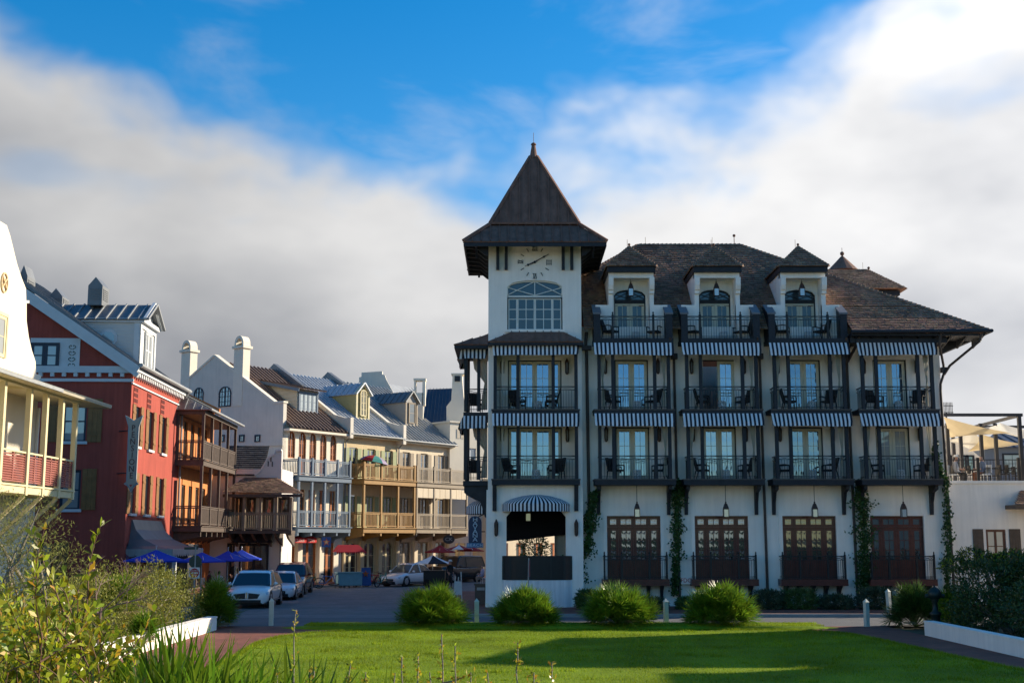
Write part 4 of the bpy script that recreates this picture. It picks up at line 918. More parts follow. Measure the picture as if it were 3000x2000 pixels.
# ---------- red house ----------
Y1 = 92.1; C1 = (X(378, 1300, 61), 61.0); FR = frame(*C1, 0, Y1); dv = Vector((math.cos(R(2.1)), math.sin(R(2.1)), 0)); WR = 11.
FRS = frame(C1[0]-WR*dv.x, C1[1]-WR*dv.y, 0, 2.1)
red = E('red_house', 'red stucco house with oak shutters, grey dormer and white cornice on the street corner', 'house', (*C1, 0), Y1)
RL = sline(527, 1250, C1, Y1); ZC = 11.1
def red_house():
    z1, z2 = 7.63, 4.34; wins = [sline(p, 1250, C1, Y1) for p in (402, 441, 479)]; wl = [sline(p, 1440, C1, Y1) for p in (388, 430, 470)]
    mb = MB(FR); mb.wall(0, RL, .1, ZC, [(u-.48, u+.48, z1, z1+1.95) for u in wins]+[(u-.48, u+.48, z2, z2+1.95) for u in wl]+[(.4, 3.4, .1, 2.9), (4.4, 9.6, .3, 2.7)], 0, .2); mb.build('street_wall', RED, red)
    for us, z in ((wins, z1), (wl, z2)):
        for u in us:
            sash(red, FR, u, z, .96, 1.95, DKBLUE, NGL, 1, 2, .12, sill=GREYW)
            for s in (-1, 1): shutter(red, FR, u+s*.78-.27, u+s*.78+.27, z-.02, z+2.0, OAK)
    # south gable
    g0 = WR; top = Z(868, 61)  # rake hits column 75 there
    xr0 = 0; mb = MB(FRS); sw = [(WR-X(378, 1300, 61)+X(p0, 1240, 61), WR-X(378, 1300, 61)+X(p1, 1240, 61), a, b) for p0, p1, a, b in ((184, 254, Z(1292, 61), Z(1172, 61)), (188, 247, Z(1490, 61), Z(1376, 61)), (140, 176, Z(1700, 61), Z(1590, 61)))]
    aw = (WR-X(378, 1300, 61)+X(95, 1040, 61), WR-X(378, 1300, 61)+X(178, 1040, 61), Z(1078, 61), Z(1006, 61))
    mb.wall(0, WR, .1, ZC, sw, 0, .18)
    pk = WR-8.2; zp = ZC+8.2*.705
    rk = lambda x: ZC+(WR-x)*.705
    mb.poly([(0, 0, ZC), (WR, 0, ZC), (pk, 0, zp), (0, 0, zp-pk*.7)]); mb.build('gable_wall', RED, red)
    mb = MB(FR); mb.poly([(0, WR, .1), (RL, WR, .1), (RL, WR, ZC), (0, WR, ZC)]).poly([(RL, 0, .1), (RL, WR, .1), (RL, WR, ZC), (RL, 0, ZC)]).build('rear_wall', RED, red)
    for (a, b, z0, z1_) in sw:
        glazed(red, 'window', FRS, a, b, z0, z1_, .1, ((1, 1, 2),), DKBLUE, BLINDGL, DKBLUE, fw=.06, mw=.07, ow=.06); MB(FRS).box(a-.1, b+.1, -.1, .0, z0-.15, z0-.01).build('sill', GREYW, red)
        for s in ((a-.72, a-.08), (b+.08, b+.76)): shutter(red, FRS, s[0], s[1], z0-.05, z1_+.05, OAK)
    # white attic panel with window and scroll ornament
    xa = WR-X(378, 1040, 61)+X(80, 1040, 61); xb = WR-X(378, 1040, 61)+X(224, 1040, 61); za, zb = Z(1086, 61), Z(992, 61)
    po = MB(FRS).box(xa, xb, -.06, -.002, za, zb).build('attic_panel', GREYW, red)
    glazed(red, 'window', FRS, aw[0], aw[1], aw[2], aw[3], -.11, ((1, 1, 2), (1, 1, 2)), DKBLUE, BLINDGL, DKBLUE, fw=.13, mw=.06, ow=.03)
    GRN = M('verdigris_iron', (.05, .10, .07), .6, .2, 6); xo = WR-X(378, 1040, 61)+X(202, 1040, 61)
    for k in range(4):
        z = za+.22+.30*k; m = MB(FRS)
        for s in (-1, 1):
            pts = [(xo+s*(.02+.14*math.sin(t*PI)), -.075, z-.08+.22*t) for t in np.linspace(0, .9, 7)]+[(xo+s*.07, -.075, z+.12), (xo+s*.04, -.075, z+.06)]; m.path(pts, .016, 5)
        m.build('scroll_ornament', GRN, po)
    # cornice: bands and dentils
    co = MB(FRS).box(-.1, WR+.25, -.18, -.002, ZC-.02, ZC+.30).box(-.1, WR+.1, -.10, -.003, ZC-.45, ZC-.30).build('cornice', GREYW, red)
    for i in range(19):
        x = WR-.45-.56*i; MB(FRS).box(x-.09, x+.09, -.16, -.004, ZC-.21, ZC-.025).build('dentil', GREYW, co)
    ce = MB(FR).box(-.25, RL, -.32, -.002, ZC+.05, ZC+.32).box(-.1, RL, -.08, -.002, ZC-.55, ZC-.48).build('cornice', GREYW, red)
    for i in range(27): x = .15+.385*i; MB(FR).box(x-.08, x+.08, -.26, -.004, ZC-.16, ZC+.048).build('dentil', GREYW, ce)
    # clay vents under the cornice
    for p in (397, 437, 477):
        u = sline(p, 1160, C1, Y1)
        vo = MB(FR).box(u-.42, u+.42, -.03, -.002, ZC-1.45, ZC-.62).build('vent_panel', RED, red)
        for i in range(3):
            for j in range(3): MB(FR).box(u-.33+.26*i-.05, u-.33+.26*i+.12, -.045, -.031, ZC-1.38+.27*j, ZC-1.20+.27*j).build('vent_slot', M('vent_shadow', (.10, .018, .016), .9), vo)  # slots are raised blocks with their inner shade put into the colour
    # roof
    W2 = lambda F, p: tuple(F @ Vector(p))
    seam_roof(red, [W2(FR, (-.35, -.4, ZC+.28)), W2(FR, (RL+.1, -.4, ZC+.28)), W2(FR, (RL+.1, 8.2, ZC+.28+8.6*.705)), W2(FR, (-.35, 8.2, ZC+.28+8.6*.705))], 22, SLATE, th=.10)
    MB(FRS).beam((WR+.38, -.33, ZC+.12), (pk, -.33, zp+.10), .06, .30).build('rake_board', GREYW, red); MB(FRS).beam((WR+.36, -.2, ZC-.16), (pk, -.2, zp-.18), .3, .22).build('rake_moulding', GREYW, red)
    MB(FR).tube((-.4, -.5, ZC+.33), (RL+.1, -.5, ZC+.33), .10, n=8).tube((RL-.15, -.5, ZC+.3), (RL-.1, -.12, ZC-.3), .06).tube((RL-.1, -.12, ZC-.3), (RL-.1, -.12, .3), .06).build('gutter', GALV, red)
    # dormer
    u0, u1 = sline(424, 1100, C1, Y1), sline(470, 1060, C1, Y1); zb, zt = ZC+.5, Z(933, 62.5); zr = Z(884, 64)
    um = (u0+u1)/2; m = MB(FR); CL = M('clapboard', (.60, .60, .58), .75, .05, 2)
    dy = (zt-ZC)/.705
    m.prism([(u0, zb-.3), (u1, zb-.3), (u1, zt), (um, zr-.05), (u0, zt)], .35, 8.2, 'y'); d = m.build('dormer', CL, red)
    m = MB(FR)
    for k in range(14):
        z = zb+.05+(zt-zb)*k/14; yy = min(7.6, (z-ZC+.2)/.705+.3); m.box(u0-.03, u0-.002, .36, max(.5, yy), z, z+.02); m.box(u0-.018, u0-.002, .36, max(.5, yy), z-.06, z)
    m.build('clapboards', CL, d, kind='stuff')
    m = MB(FR); m.box(u0-.06, u0+.22, .28, .36, zb-.2, zt); m.box(u1-.22, u1+.03, .28, .36, zb-.2, zt); m.box(u0, u1, .28, .36, zt-.3, zt); m.box(u0-.06, u0-.004, .28, .62, zb-.2, zt); m.box(u0-.14, u1+.14, .1, 8, zt-.05, zt+.15); m.build('corner_boards', GREYW, d)
    glazed(red, 'window', FR, um-.62, um+.62, zb+.25, zt-.35, .27, ((1, 1, 2), (1, 1, 2)), GREYW, BLINDGL, GREYW, fw=.09, mw=.07)
    for a, b in (((u0-.2, .05, zt+.1), (um, .05, zr+.05)), ((u1+.2, .05, zt+.1), (um, .05, zr+.05))): MB(FR).beam(a, b, .16, .16).build('pediment_board', GREYW, d)
    yc = 1.9; zc = Z(984, 62.6); oc = [(yc+.48*math.cos(PI/8+PI/4*i), zc+.48*math.sin(PI/8+PI/4*i)) for i in range(8)]; oi = [(yc+.34*math.cos(PI/8+PI/4*i), zc+.34*math.sin(PI/8+PI/4*i)) for i in range(8)]
    m = MB(FR); m.prism(oc, u0-.08, u0-.001, 'x'); ow = m.build('octagon_window', GREYW, d)
    MB(FR).prism(oi, u0-.095, u0-.081, 'x').build('pane', BLINDGL, d)
    for s, e in ((-1, u0-.22), (1, u1+.22)):
        seam_roof(red, [W2(FR, (e, -.15, zt+.08)), W2(FR, (e, 8.0, zt+.08)), W2(FR, (um, 8.0, zr)), W2(FR, (um, -.15, zr))], 15, SLATE, 'dormer_roof', smat=GALV, sh=.07, sw=.06)
    # louvred ridge ventilators
    for px0, px1, pyt, pya, pyb, vy in ((258, 300, 836, 811, 893, 64.0), (144, 184, 868, 844, 905, 66.5), (54, 78, 808, 776, 868, 63.0)):
        x0, x1 = X(px0, 850, vy), X(px1, 850, vy); xm = (x0+x1)/2; w = (x1-x0)/2; zt_, za_, zb_ = Z(pyt, vy), Z(pya, vy), Z(pyb, vy); m = MB()
        m.box(x0, x1, vy, vy+1.1, zb_, zt_); m.add([(x0, vy, zt_), (x1, vy, zt_), (x1, vy+1.1, zt_), (x0, vy+1.1, zt_), (xm, vy, za_), (xm, vy+1.1, za_)], [(0, 1, 4), (2, 3, 5), (1, 2, 5, 4), (3, 0, 4, 5)]); vo = m.build('roof_ventilator', SLATE, red)
        for k in range(6): z = zb_+(zt_-zb_)*(.3+.1*k); MB().box(x0+.12, x1-.12, vy-.03, vy-.002, z, z+.05).box(x1+.002, x1+.03, vy+.15, vy+.95, z, z+.05).build('louvre', SLATE, vo)
    # metal shop canopy with scalloped edge
    cu0, cu1 = .3, sline(594, 1560, C1, Y1, -2.2); prof = [(-.05, 4.05), (-.25, 3.55), (-.7, 3.1), (-1.4, 2.78), (-2.2, 2.62)]
    m = MB(FR)
    zt4 = 4.05
    for (a, za), (b, zb) in zip(prof, prof[1:]):
        e0, e1 = min(0, (a+.05))*.35, min(0, (b+.05))*.35
        m.poly([(cu0+.8+e0*1.0, a, za), (cu1-.3-e0*.6, a, za), (cu1-.3-e1*.6, b, zb), (cu0+.8+e1*1.0, b, zb)]); m.poly([(cu0+.8+e0, a, za), (cu0+.8+e1, b, zb), (cu0+.8+e1, -.0, zb), (cu0+.8+e0, -.0, za)]); m.poly([(cu1-.3-e0*.6, a, za), (cu1-.3-e1*.6, b, zb), (cu1-.3-e1*.6, 0, zb), (cu1-.3-e0*.6, 0, za)])
    ca = m.build('shop_canopy', SLATE, red); n = 14
    eL = cu0+.8-2.15*.35; eR = cu1-.3+2.15*.35*.6
    for i in range(n):
        a, b = eL+(eR-eL)*i/n, eL+(eR-eL)*(i+1)/n; MB(FR).prism([(a, 2.63), (b, 2.63), (b, 2.42), (b-.1, 2.3), ((a+b)/2, 2.26), (a+.1, 2.3), (a, 2.42)], -2.225, -2.20, 'y').build('scallop', GALV, ca)
    Fc = frame(*(FR @ Vector((eL, -2.2, 0)))[:2], 0, 2.1+180)
    for i in range(6): a, b = -2.2*i/6, -2.2*(i+1)/6; MB(frame(*(FR @ Vector((eL, 0, 0)))[:2], 0, 2.1)).prism([(-a, 2.63), (-b, 2.63), (-b, 2.42), (-b-.1*-1, 2.3), ((-a-b)/2, 2.26), (-a+.0, 2.42)], -.03, -.005, 'y').build('scallop', GALV, ca)
    glazed(red, 'shop_door', FR, .4, 3.4, .1, 2.9, .15, ((1, 1, 2), (1, 1, 2)), MAHOG, DGLASS, None, fw=.12)
    MB(FR).box(4.3, 9.7, -.35, -.02, .1, .9).box(4.3, 4.55, -.35, -.02, .9, 2.75).box(9.45, 9.7, -.35, -.02, .9, 2.75).build('shop_bay', GREYW, red); glazed(red, 'shop_window', FR, 4.55, 9.45, .9, 2.75, -.2, ((1, 1, 1), (1, 1, 1), (1, 1, 1)), GREYW, DGLASS, None, fw=.1)
red_house()
def pensione():
    C = P(389, 1320, 60.6); yaw = 0; t = E('hanging_sign', 'tall arrow-shaped blade sign lettered PENSIONE on the red house corner', 'sign', tuple(C)); zt, zb = Z(1216, 60.6), Z(1442, 60.6); w = .33
    F = frame(C.x, 60.6, 0, 0); H = zt-zb
    out = [(-w*.72, zb+H*.14), (-w*1.05, zb+H*.11), (-w*.5, zb+H*.08), (0, zb), (w*.5, zb+H*.08), (w*1.05, zb+H*.11), (w*.72, zb+H*.14), (w*.78, zb+H*.85), (w*1.3, zt), (w*.4, zb+H*.955), (0, zb+H*.93), (-w*.4, zb+H*.955), (-w*1.3, zt), (-w*.78, zb+H*.85)]
    inn = [(x*.78, zb+H*.5+(z-zb-H*.5)*.955) for x, z in out]
    b = MB(F); b.prism(out, -.05, .05, 'y'); b.build('board', GALV, t); MB(F).prism(inn, -.066, -.051, 'y').build('panel', M('sign_tan', (.52, .38, .28), .7, .05), t)
    for i, ch in enumerate('PENSIONE'):
        z = zb+H*(.83-.088*i); text_mb(ch, .40, frame(C.x, 60.6-.072, z) , .012, .9).build('letter', M('sign_brown', (.12, .035, .03), .6), t)
    MB(F).prism([(-.07, zb+H*.10), (.07, zb+H*.10), (0, zb+H*.07)], -.08, -.067, 'y').build('heart', M('sign_red', (.5, .05, .04), .6), t)
    for z in (zb+H*.25, zb+H*.80): MB(F).tube((-.9, .45, z), (-.3, .0, z), .03, n=6).build('bracket', IRON, t)
pensione()

# ---------- orange house with dark timber gallery ----------
org = E('orange_house', 'orange stucco house with dark brown timber gallery over the street', 'house', tuple(FR @ Vector((RL, 0, 0))), Y1)
def orange_house():
    u0 = RL+.02; F = FR; pr = 1.5; u1 = sline(692, 1250, C1, Y1, -pr); ua = sline(600, 1250, C1, Y1, -pr)-.3; zt = 10.35
    z2, z1 = 7.5, 3.85
    ops = [(u0+1.0+1.9*i, u0+1.0+1.9*i+1.0, z, z+2.35) for i in range(5) for z in (z1, z2) if u0+2+1.9*i < u1]
    m = MB(F); m.wall(u0, u1+.5, .1, 11.2, ops+[(u0+1, u0+3, .1, 2.8), (u0+4, u0+8, .1, 2.8)], 0, .2); m.poly([(u0, 0, .1), (u0, 11, .1), (u0, 11, 11.2), (u0, 0, 11.2)]); m.poly([(u1+.5, 0, .1), (u1+.5, 11, .1), (u1+.5, 11, 11.2), (u1+.5, 0, 11.2)]); m.build('wall', ORG, org)
    # stepped orange parapet above
    m = MB(F); m.prism([(.25, 11.0), (7, 11.0), (7, 15.2), (4.5, 13.9), (3.0, 13.2), (2.0, 12.6), (.9, 11.9), (.25, 11.6)], u0+.4, u0+.75, 'x'); m.build('parapet', ORG, org)
    W2 = lambda p: tuple(F @ Vector(p))
    seam_roof(org, [W2((u0+.8, -.2, 11.3)), W2((u1+.8, -.2, 11.3)), W2((u1+.8, 6, 14.3)), W2((u0+.8, 6, 14.3))], 16, SLATE)
    m = MB(F); m.prism([(-.3, 11.0), (6, 14.0), (6, 14.45), (-.3, 11.45)], u1+.5, u1+.8, 'x'); m.build('rake', ORG, org)
    for a, b, c, d in ops: glazed(org, 'gallery_door', F, a, b, c, d, .1, ((1, 1, 3), (1, 1, 3)), BRW, DGLASS, None, fw=.1)
    glazed(org, 'shop_window', F, u0+4, u0+8, .1, 2.8, .12, ((1, 1, 2),)*3, BRW, DGLASS, None, fw=.1); glazed(org, 'shop_door', F, u0+1, u0+3, .1, 2.8, .12, ((1, 1, 2),)*2, BRW, DGLASS, None, fw=.1)
    us = [ua+(u1-ua)*i/4 for i in range(5)]
    for z in (z1, z2):
        b = MB(F).box(ua-.08, u1+.08, -pr-.08, -.002, z-.32, z-.05).box(ua-.12, u1+.12, -pr-.14, -.002, z-.05, z).build('gallery_floor', BRW, org)
        for u in us: MB(F).box(u-.075, u+.075, -pr-.05, -pr+.10, z, z+(2.55 if z == z2 else 3.33)).build('post', BRW, b)
        for a, c in zip(us, us[1:]): wood_rail(F, a+.075, c-.075, z, 1.1, -pr+.02, .12, .07).build('railing', BRW, b)
        Fs = frame(*(F @ Vector((ua, 0, 0)))[:2], 0, Y1-90); wood_rail(Fs, .08, pr-.0, z, 1.1, .0, .15, .035).build('side_railing', BRW, b)
        MB(F).box(ua-.075, ua+.075, -.16, -.003, z, z+2.5).build('post', BRW, b)
    bo = MB(F).box(ua-.1, u1+.1, -pr-.08, -.004, z2+2.55, z2+2.8).build('gallery_beam', BRW, org)
    e = ua-.3
    seam_roof(org, [W2((e, -pr-.35, z2+2.8)), W2((u1+.35, -pr-.35, z2+2.8)), W2((u1+.35, 0, z2+3.75)), W2((e+1.2, 0, z2+3.75))], 12, GALV, 'gallery_roof', smat=GALV)
    seam_roof(org, [W2((e, 0, z2+2.8)), W2((e, -pr-.35, z2+2.8)), W2((e+1.2, 0, z2+3.75))], 4, M('tan_metal', (.27, .22, .19), .5, .1, 2, metallic=.3), 'gallery_roof', smat=GALV)
    MB(F).tube((e, -pr-.42, z2+2.82), (u1+.4, -pr-.42, z2+2.82), .07).build('gutter', GALV, org)
    for i in range(7):
        u = ua+.3+(u1-ua-.6)*i/6; MB(F).prism([(-pr, z1-.325), (-.002, z1-.325), (-.002, z1-1.0), (-.3, z1-.85), (-.8, z1-.75), (-pr, z1-.6)], u-.08, u+.08, 'x').build('bracket', BRW, org)
    MB(F).box(ua, ua+1.4, -.9, -.003, .1, z1-1.0).build('entry_pier', M('dark_stone', (.03, .03, .035), .6), org)
orange_house()

# ---------- corner restaurant with shingled veranda ----------
cor = E('corner_restaurant', 'low white corner building with curved gable, shingled veranda roof and timber balcony', 'building', (X(720, 1600, 80), 80, 0))
def corner():
    yv = 79.; F = frame(0, 0, 0, 0); WPK = M('pale_plaster', (.74, .69, .64), .9, .06, 1, .2, 25); xa, xb = X(672, 1500, 80.5), X(858, 1500, 80.5)
    MB().box(xa-2, X(824, 1500, 82.2), 82.2, 86.5, .1, 7.6).build('wall', WPK, cor)
    # curved gable
    g = [(X(748, 1395, 82), Z(1420, 82)), (X(748, 1395, 82), Z(1392, 82))]+[(X(p, q, 82), Z(q, 82)) for p, q in ((752, 1388), (765, 1378), (775, 1362), (784, 1345), (797, 1334), (808, 1330), (808, 1320), (826, 1318))]+[(X(826, 1330, 82), Z(1420, 82))]
    go = MB().prism(g, 82.0, 82.3, 'y').build('curved_gable', WPK, cor)
    MB().prism([(g[i][0]-.05, g[i][1]+.06) for i in range(1, len(g)-1)]+[(g[i][0]-.0, g[i][1]-.06) for i in range(len(g)-2, 0, -1)], 81.9, 82.35, 'y').build('coping', WPK, go)
    for p, q in ((794, 1344), (786, 1357), (798, 1358)): x, z = X(p, q, 82), Z(q, 82); MB().box(x-.035, x+.035, 81.97, 81.998, z-.18, z+.14).build('cross_slot', BRW, go)
    shingles([(xa-1.5, 82.1, Z(1392, 82)), (X(770, 1390, 82), 82.1, Z(1392, 82)), (X(790, 1305, 86), 86, Z(1305, 86)), (xa-1.5, 86, Z(1305, 86))], seed=21, ex=.3, wd=.3).build('roof_shingles', M('charcoal_shingle', (.05, .047, .045), .9, .3, 1.3, .3, 50, island=.3), cor, kind='stuff')
    # veranda
    ze, zt = Z(1446, 79.3), Z(1398, 81.5); zf = Z(1553, 79.6)
    shingles([(xa-.2, 79.1, ze+.1), (xb+.9, 79.1, ze), (X(812, 1400, 82), 82, zt), (xa+.6, 82, zt)], seed=22, ex=.22, wd=.22).build('veranda_shingles', SHING, cor, kind='stuff')
    MB().box(xa-.15, xb+.8, 79.15, 79.3, ze-.2, ze-.02).box(xa, X(826, 1450, 82), 79.3, 82.1, ze-.16, ze-.08).build('veranda_beam', BRW, cor)
    d = MB().box(xa, xb+.1, 79.5, 81.0, zf-.2, zf).box(xa, X(826, 1550, 82), 81.0, 82.19, zf-.2, zf).build('veranda_floor', BRW, cor); xs = [xa+.1]+[X(p, 1500, 79.6) for p in (715, 763, 809, 852)]
    for x in xs: MB().box(x-.08, x+.08, 79.5, 79.66, zf, ze-.2).build('post', TAUPE, d)
    for a, b in zip(xs, xs[1:]): wood_rail(I4, a+.08, b-.08, zf, 1.12, 79.58, .12, .05).build('railing', TAUPE, d)
    for i, (p0, p1) in enumerate(((690, 712), (722, 748), (770, 800), (816, 848))): glazed(cor, 'veranda_door', I4, X(p0, 1480, 82), X(p1, 1480, 82), zf, zf+2.2, 82.1, ((1, 1, 2),), BRW, DGLASS, BRW, fw=.1)
    for i in range(6): x = xa+.2+(xb-xa-.4)*i/5; MB().prism([(79.55, zf-.202), (82.19, zf-.202), (82.19, zf-1.0), (81.9, zf-.9), (80.2, zf-.5)], x-.07, x+.07, 'x').build('bracket', BRW, cor)
    for p0, p1, q0, q1 in ((664, 686, 1590, 1680), (700, 786, 1592, 1680)): glazed(cor, 'shop_window', I4, X(p0, 1640, 82.1), X(p1, 1640, 82.1), .3, Z(q0, 82.1), 82.12, ((1, 1, 1), (1, 1, 1)), TRIM, DGLASS, TRIM, fw=.08)
    MB().prism([(X(676, 1600, 81), 2.9), (X(790, 1600, 81), 2.9), (X(778, 1590, 81), 3.6), (X(720, 1590, 81), 3.8)], 80.9, 82.1, 'y').build('black_awning', NAVY, cor)
    MB().path([(X(822, 1560, 82), 82, zf-.5), (X(824, 1560, 82), 81.9, zf-.8), (X(824, 1560, 82), 81.9, .2)], .07).build('downpipe', GALV, cor)
corner()
# ================= CURVED TERRACE OF THREE TOWNHOUSES =================
Y2 = 55.; C2 = (X(828, 1300, 87.5), 87.5); F2 = frame(*C2, 0, Y2); W2 = lambda p: tuple(F2 @ Vector(p))
def U(px, py=1300, v=0.): return sline(px, py, C2, Y2, v)
UA, UB, UC, UD = 0., U(1008), U(1164), U(1318)
EZ = 10.75; RZ = 15.8; RY = 7.0; DK1, DK2 = 3.95, 7.45
def roof_z(v, ez=EZ, rz=RZ): return ez+(rz-ez)*(v+.6)/(RY+.6)
def gable_dormer(parent, uc, w, vf, zb, zt, zr, wall, roofm, trim, win, name='dormer'):
    m = MB(F2); back = RY; m.prism([(uc-w/2, zb-.4), (uc+w/2, zb-.4), (uc+w/2, zt), (uc, zr), (uc-w/2, zt)], vf, back, 'y'); d = m.build(name, wall, parent)
    c = MB(F2)
    for k in range(9):
        z = zb+(zt-zb)*k/9; c.box(uc-w/2-.025, uc-w/2-.001, vf, back-.5, z, z+.06)
    c.build('clapboards', wall, d, kind='stuff')
    t = MB(F2); t.box(uc-w/2-.04, uc-w/2+.12, vf-.06, vf-.002, zb-.3, zt); t.box(uc+w/2-.12, uc+w/2+.04, vf-.06, vf-.002, zb-.3, zt); t.box(uc-w/2, uc+w/2, vf-.06, vf-.003, zb-.3, zb-.15)
    for s in (-1, 1): t.beam((uc+s*(w/2+.12), vf-.05, zt-.08), (uc, vf-.05, zr+.02), .14, .16)
    t.build('trim', trim, d); ov = .2
    for s in (-1, 1): seam_roof(parent, [W2((uc+s*(w/2+ov), vf-.25, zt-.12)), W2((uc+s*(w/2+ov), back, zt-.12)), W2((uc, back, zr+.08)), W2((uc, vf-.25, zr+.08))], 10, roofm, 'dormer_roof', sh=.05)
    win(d); return d
def house(u0, u1, nm, lab, wall, roofm, seams, wood, shut, ez=EZ, rz=RZ):
    o = E(nm, lab, 'house', W2((u0, 0, 0)), Y2); n = 3; w = u1-u0; us = [u0+w*(i+.5)/n for i in range(n)]
    return o, us
TERR = [(UA, UB), (UB, UC), (UC, UD)]
# ---- cream house ----
crm = E('cream_house', 'cream stucco townhouse with plain gable, twin chimneys, arched oak windows and blue balcony', 'house', W2((0, 0, 0)), Y2)
def cream_house():
    ezc = Z(1247, 89); D = 14.
    aw = [(U(844, 1300), U(865, 1300)), (U(876), U(897)), (U(907), U(927)), (U(938), U(957)), (U(968), U(986))]
    zt, zs, zb = Z(1267, 89.5), Z(1267, 89.5)-.45, DK2+.0
    zb0 = Z(1342, 88.5)
    holes = [(a, b, zb0 if i in (0, 4) else DK2, zt) for i, (a, b) in enumerate(aw)]
    low = [(a, b, DK1, DK1+2.6) for a, b in aw]
    gr = [(.3, 1.5, .12, 3.0), (2.0, 3.6, .12, 3.0), (4.2, 5.4, .12, 3.0)]
    m = MB(F2); m.wall(0, UB, .1, ezc, holes+low+gr, 0, .2)
    for (a, b, c, d) in holes: m.spandrel(a, b, zs, zt, 0, .2)
    m.build('street_wall', LCREAM, crm)
    for (a, b, c, d) in holes: archwin(crm, F2, a, b, c, zs, zt, .1, WOODOR, NGL)
    for (a, b, c, d) in low: glazed(crm, 'french_door', F2, a, b, c, d, .1, ((1, 1, 4), (1, 1, 4)), WOODOR, DGLASS, None, fw=.07)
    for (a, b, c, d) in gr: glazed(crm, 'shop_door', F2, a, b, c, d, .12, ((1, 1, 3), (1, 1, 3)), WOODOR, DGLASS, WOODOR, fw=.1)
    for u in (1.75, 3.9): MB(F2).box(u-.22, u+.22, -.25, -.002, .1, 3.2).build('pilaster', LCREAM, crm)
    # gable end (faces the camera), stepped shoulder, parapet
    FG = frame(*C2, 0, Y2-90); pk = 7.2; zp = Z(1043, 91.6); zsld = Z(1182, 88); t = -1
    FGw = frame(*(F2 @ Vector((0, D, 0)))[:2], 0, Y2-90)    # local x from back (0) to street (D)
    gx = lambda dep: D-dep
    g = [(0, .1), (D, .1), (D, zsld), (gx(.85), zsld), (gx(pk), zp), (gx(D), zp-(D-pk)*.55)]
    hw = [(gx(sg(655)), .9) for sg in ()] if False else []
    m = MB(FGw); m.prism(g, -.02, .30, 'y'); m.build('gable_wall', CREAM, crm)
    cp = MB(FGw); cp.beam((gx(.85), .14, zsld+.06), (gx(pk), .14, zp+.06), .42, .14); cp.beam((gx(pk), .14, zp+.06), (gx(D), .14, zp-(D-pk)*.55+.06), .42, .14); cp.box(gx(.9), D+.06, -.08, .36, zsld, zsld+.14); cp.build('coping', LCREAM, crm)
    def gdep(px, py): return sline(px, py, C2, Y2+90)
    for p0, p1, q0, q1 in ((643, 678, 1191, 1132), (570, 597, 1192, 1135)):
        a, b = gx(gdep(p0, 1160)), gx(gdep(p1, 1160)); yy = 87.5+.57*gdep((p0+p1)/2, 1160); archwin(crm, FGw, a, b, Z(q0, yy), Z(q1, yy)-.5, Z(q1, yy), -.06, DKBLUE, BLINDGL, rows=4)
    for p in (652, 710, 756): a = gx(gdep(p, 1283)); yy = 87.5+.57*gdep(p, 1283); glazed(crm, 'small_window', FGw, a-.26, a+.26, Z(1294, yy), Z(1273, yy), -.08, ((1, 2, 2),), DKBLUE, BLINDGL, DKBLUE, fw=.07)
    MB(FGw).box(gx(9.5), D+.1, -.1, -.022, Z(1312, 90), Z(1300, 90)).build('string_course', CREAM, crm)
    # chimneys
    for px0, px1, pt, ps, pb in ((686, 736, 985, 1022, 1130), (532, 580, 998, 1033, 1120)):
        a, b = gx(gdep(px0, 1080)), gx(gdep((px0+px1)/2+2, 1080)); yy = 87.5+.57*gdep(px0, 1080); zs_, ztp = Z(ps, yy), Z(pt, yy); w = b-a
        m = MB(FGw); m.box(a, b, -.06, .62, Z(pb, yy)-1.5, zs_); c = m.build('chimney', LCREAM, crm); MB(FGw).box(a-.12, b+.12, -.18, .74, zs_, zs_+.18).build('chimney_band', LCREAM, c)
        n = 10; out = [((a+b)/2+(w/2)*math.cos(PI-PI*i/n)*(1 if True else 1), zs_+.18+(ztp-zs_-.18)*math.sin(PI*i/n)**.8) for i in range(n+1)]; inn = [((a+b)/2+(w/2-.17)*math.cos(PI-PI*i/n), zs_+.18+(ztp-zs_-.38)*math.sin(PI*i/n)**.8) for i in range(n+1)]
        h = MB(FGw)
        for i in range(n): h.hull8([(out[i][0], -.06, out[i][1]), (out[i+1][0], -.06, out[i+1][1]), (inn[i+1][0], -.06, inn[i+1][1]), (inn[i][0], -.06, inn[i][1])], [(out[i][0], .62, out[i][1]), (out[i+1][0], .62, out[i+1][1]), (inn[i+1][0], .62, inn[i+1][1]), (inn[i][0], .62, inn[i][1])])
        h.build('chimney_hood', LCREAM, c); MB(FGw).box(a+.15, b-.15, .5, .6, zs_+.1, ztp-.4).build('hood_shade', TRIM, c)  # dark plate at the back of the hood paints the shade inside it
    # roof and long shed dormer
    ez = ezc-.25; rz = zp-.35
    seam_roof(crm, [W2((.3, -.65, ez)), W2((UB, -.65, ez)), W2((UB, pk, rz)), W2((.3, pk, rz))], 15, BRROOF, smat=M('seam_sunlit', (.20, .14, .11), .5, .1), sh=.10, sw=.08); seam_roof(crm, [W2((UB, 14.4, ez)), W2((.3, 14.4, ez)), W2((.3, pk, rz)), W2((UB, pk, rz))], 4, BRROOF)  # paler ribs: sunlight on the seams is put into their colour
    MB(F2).box(.05, UB, -.6, -.002, ez-.22, ez-.07).build('eave_soffit', LCREAM, crm)
    u0, u1 = U(870, 1180, 1.6), U(932, 1180, 1.6); vf = 1.6; zb, zt_ = Z(1214, 89.5), Z(1132, 89.5)
    m = MB(F2); m.prism([(vf, zb-.5), (5.6, zb-.5), (5.6, zt_+.75), (vf, zt_)], u0, u1, 'x'); d = m.build('shed_dormer', M('cream_clapboard', (.60, .53, .40), .75, .06, 2), crm)
    c = MB(F2)
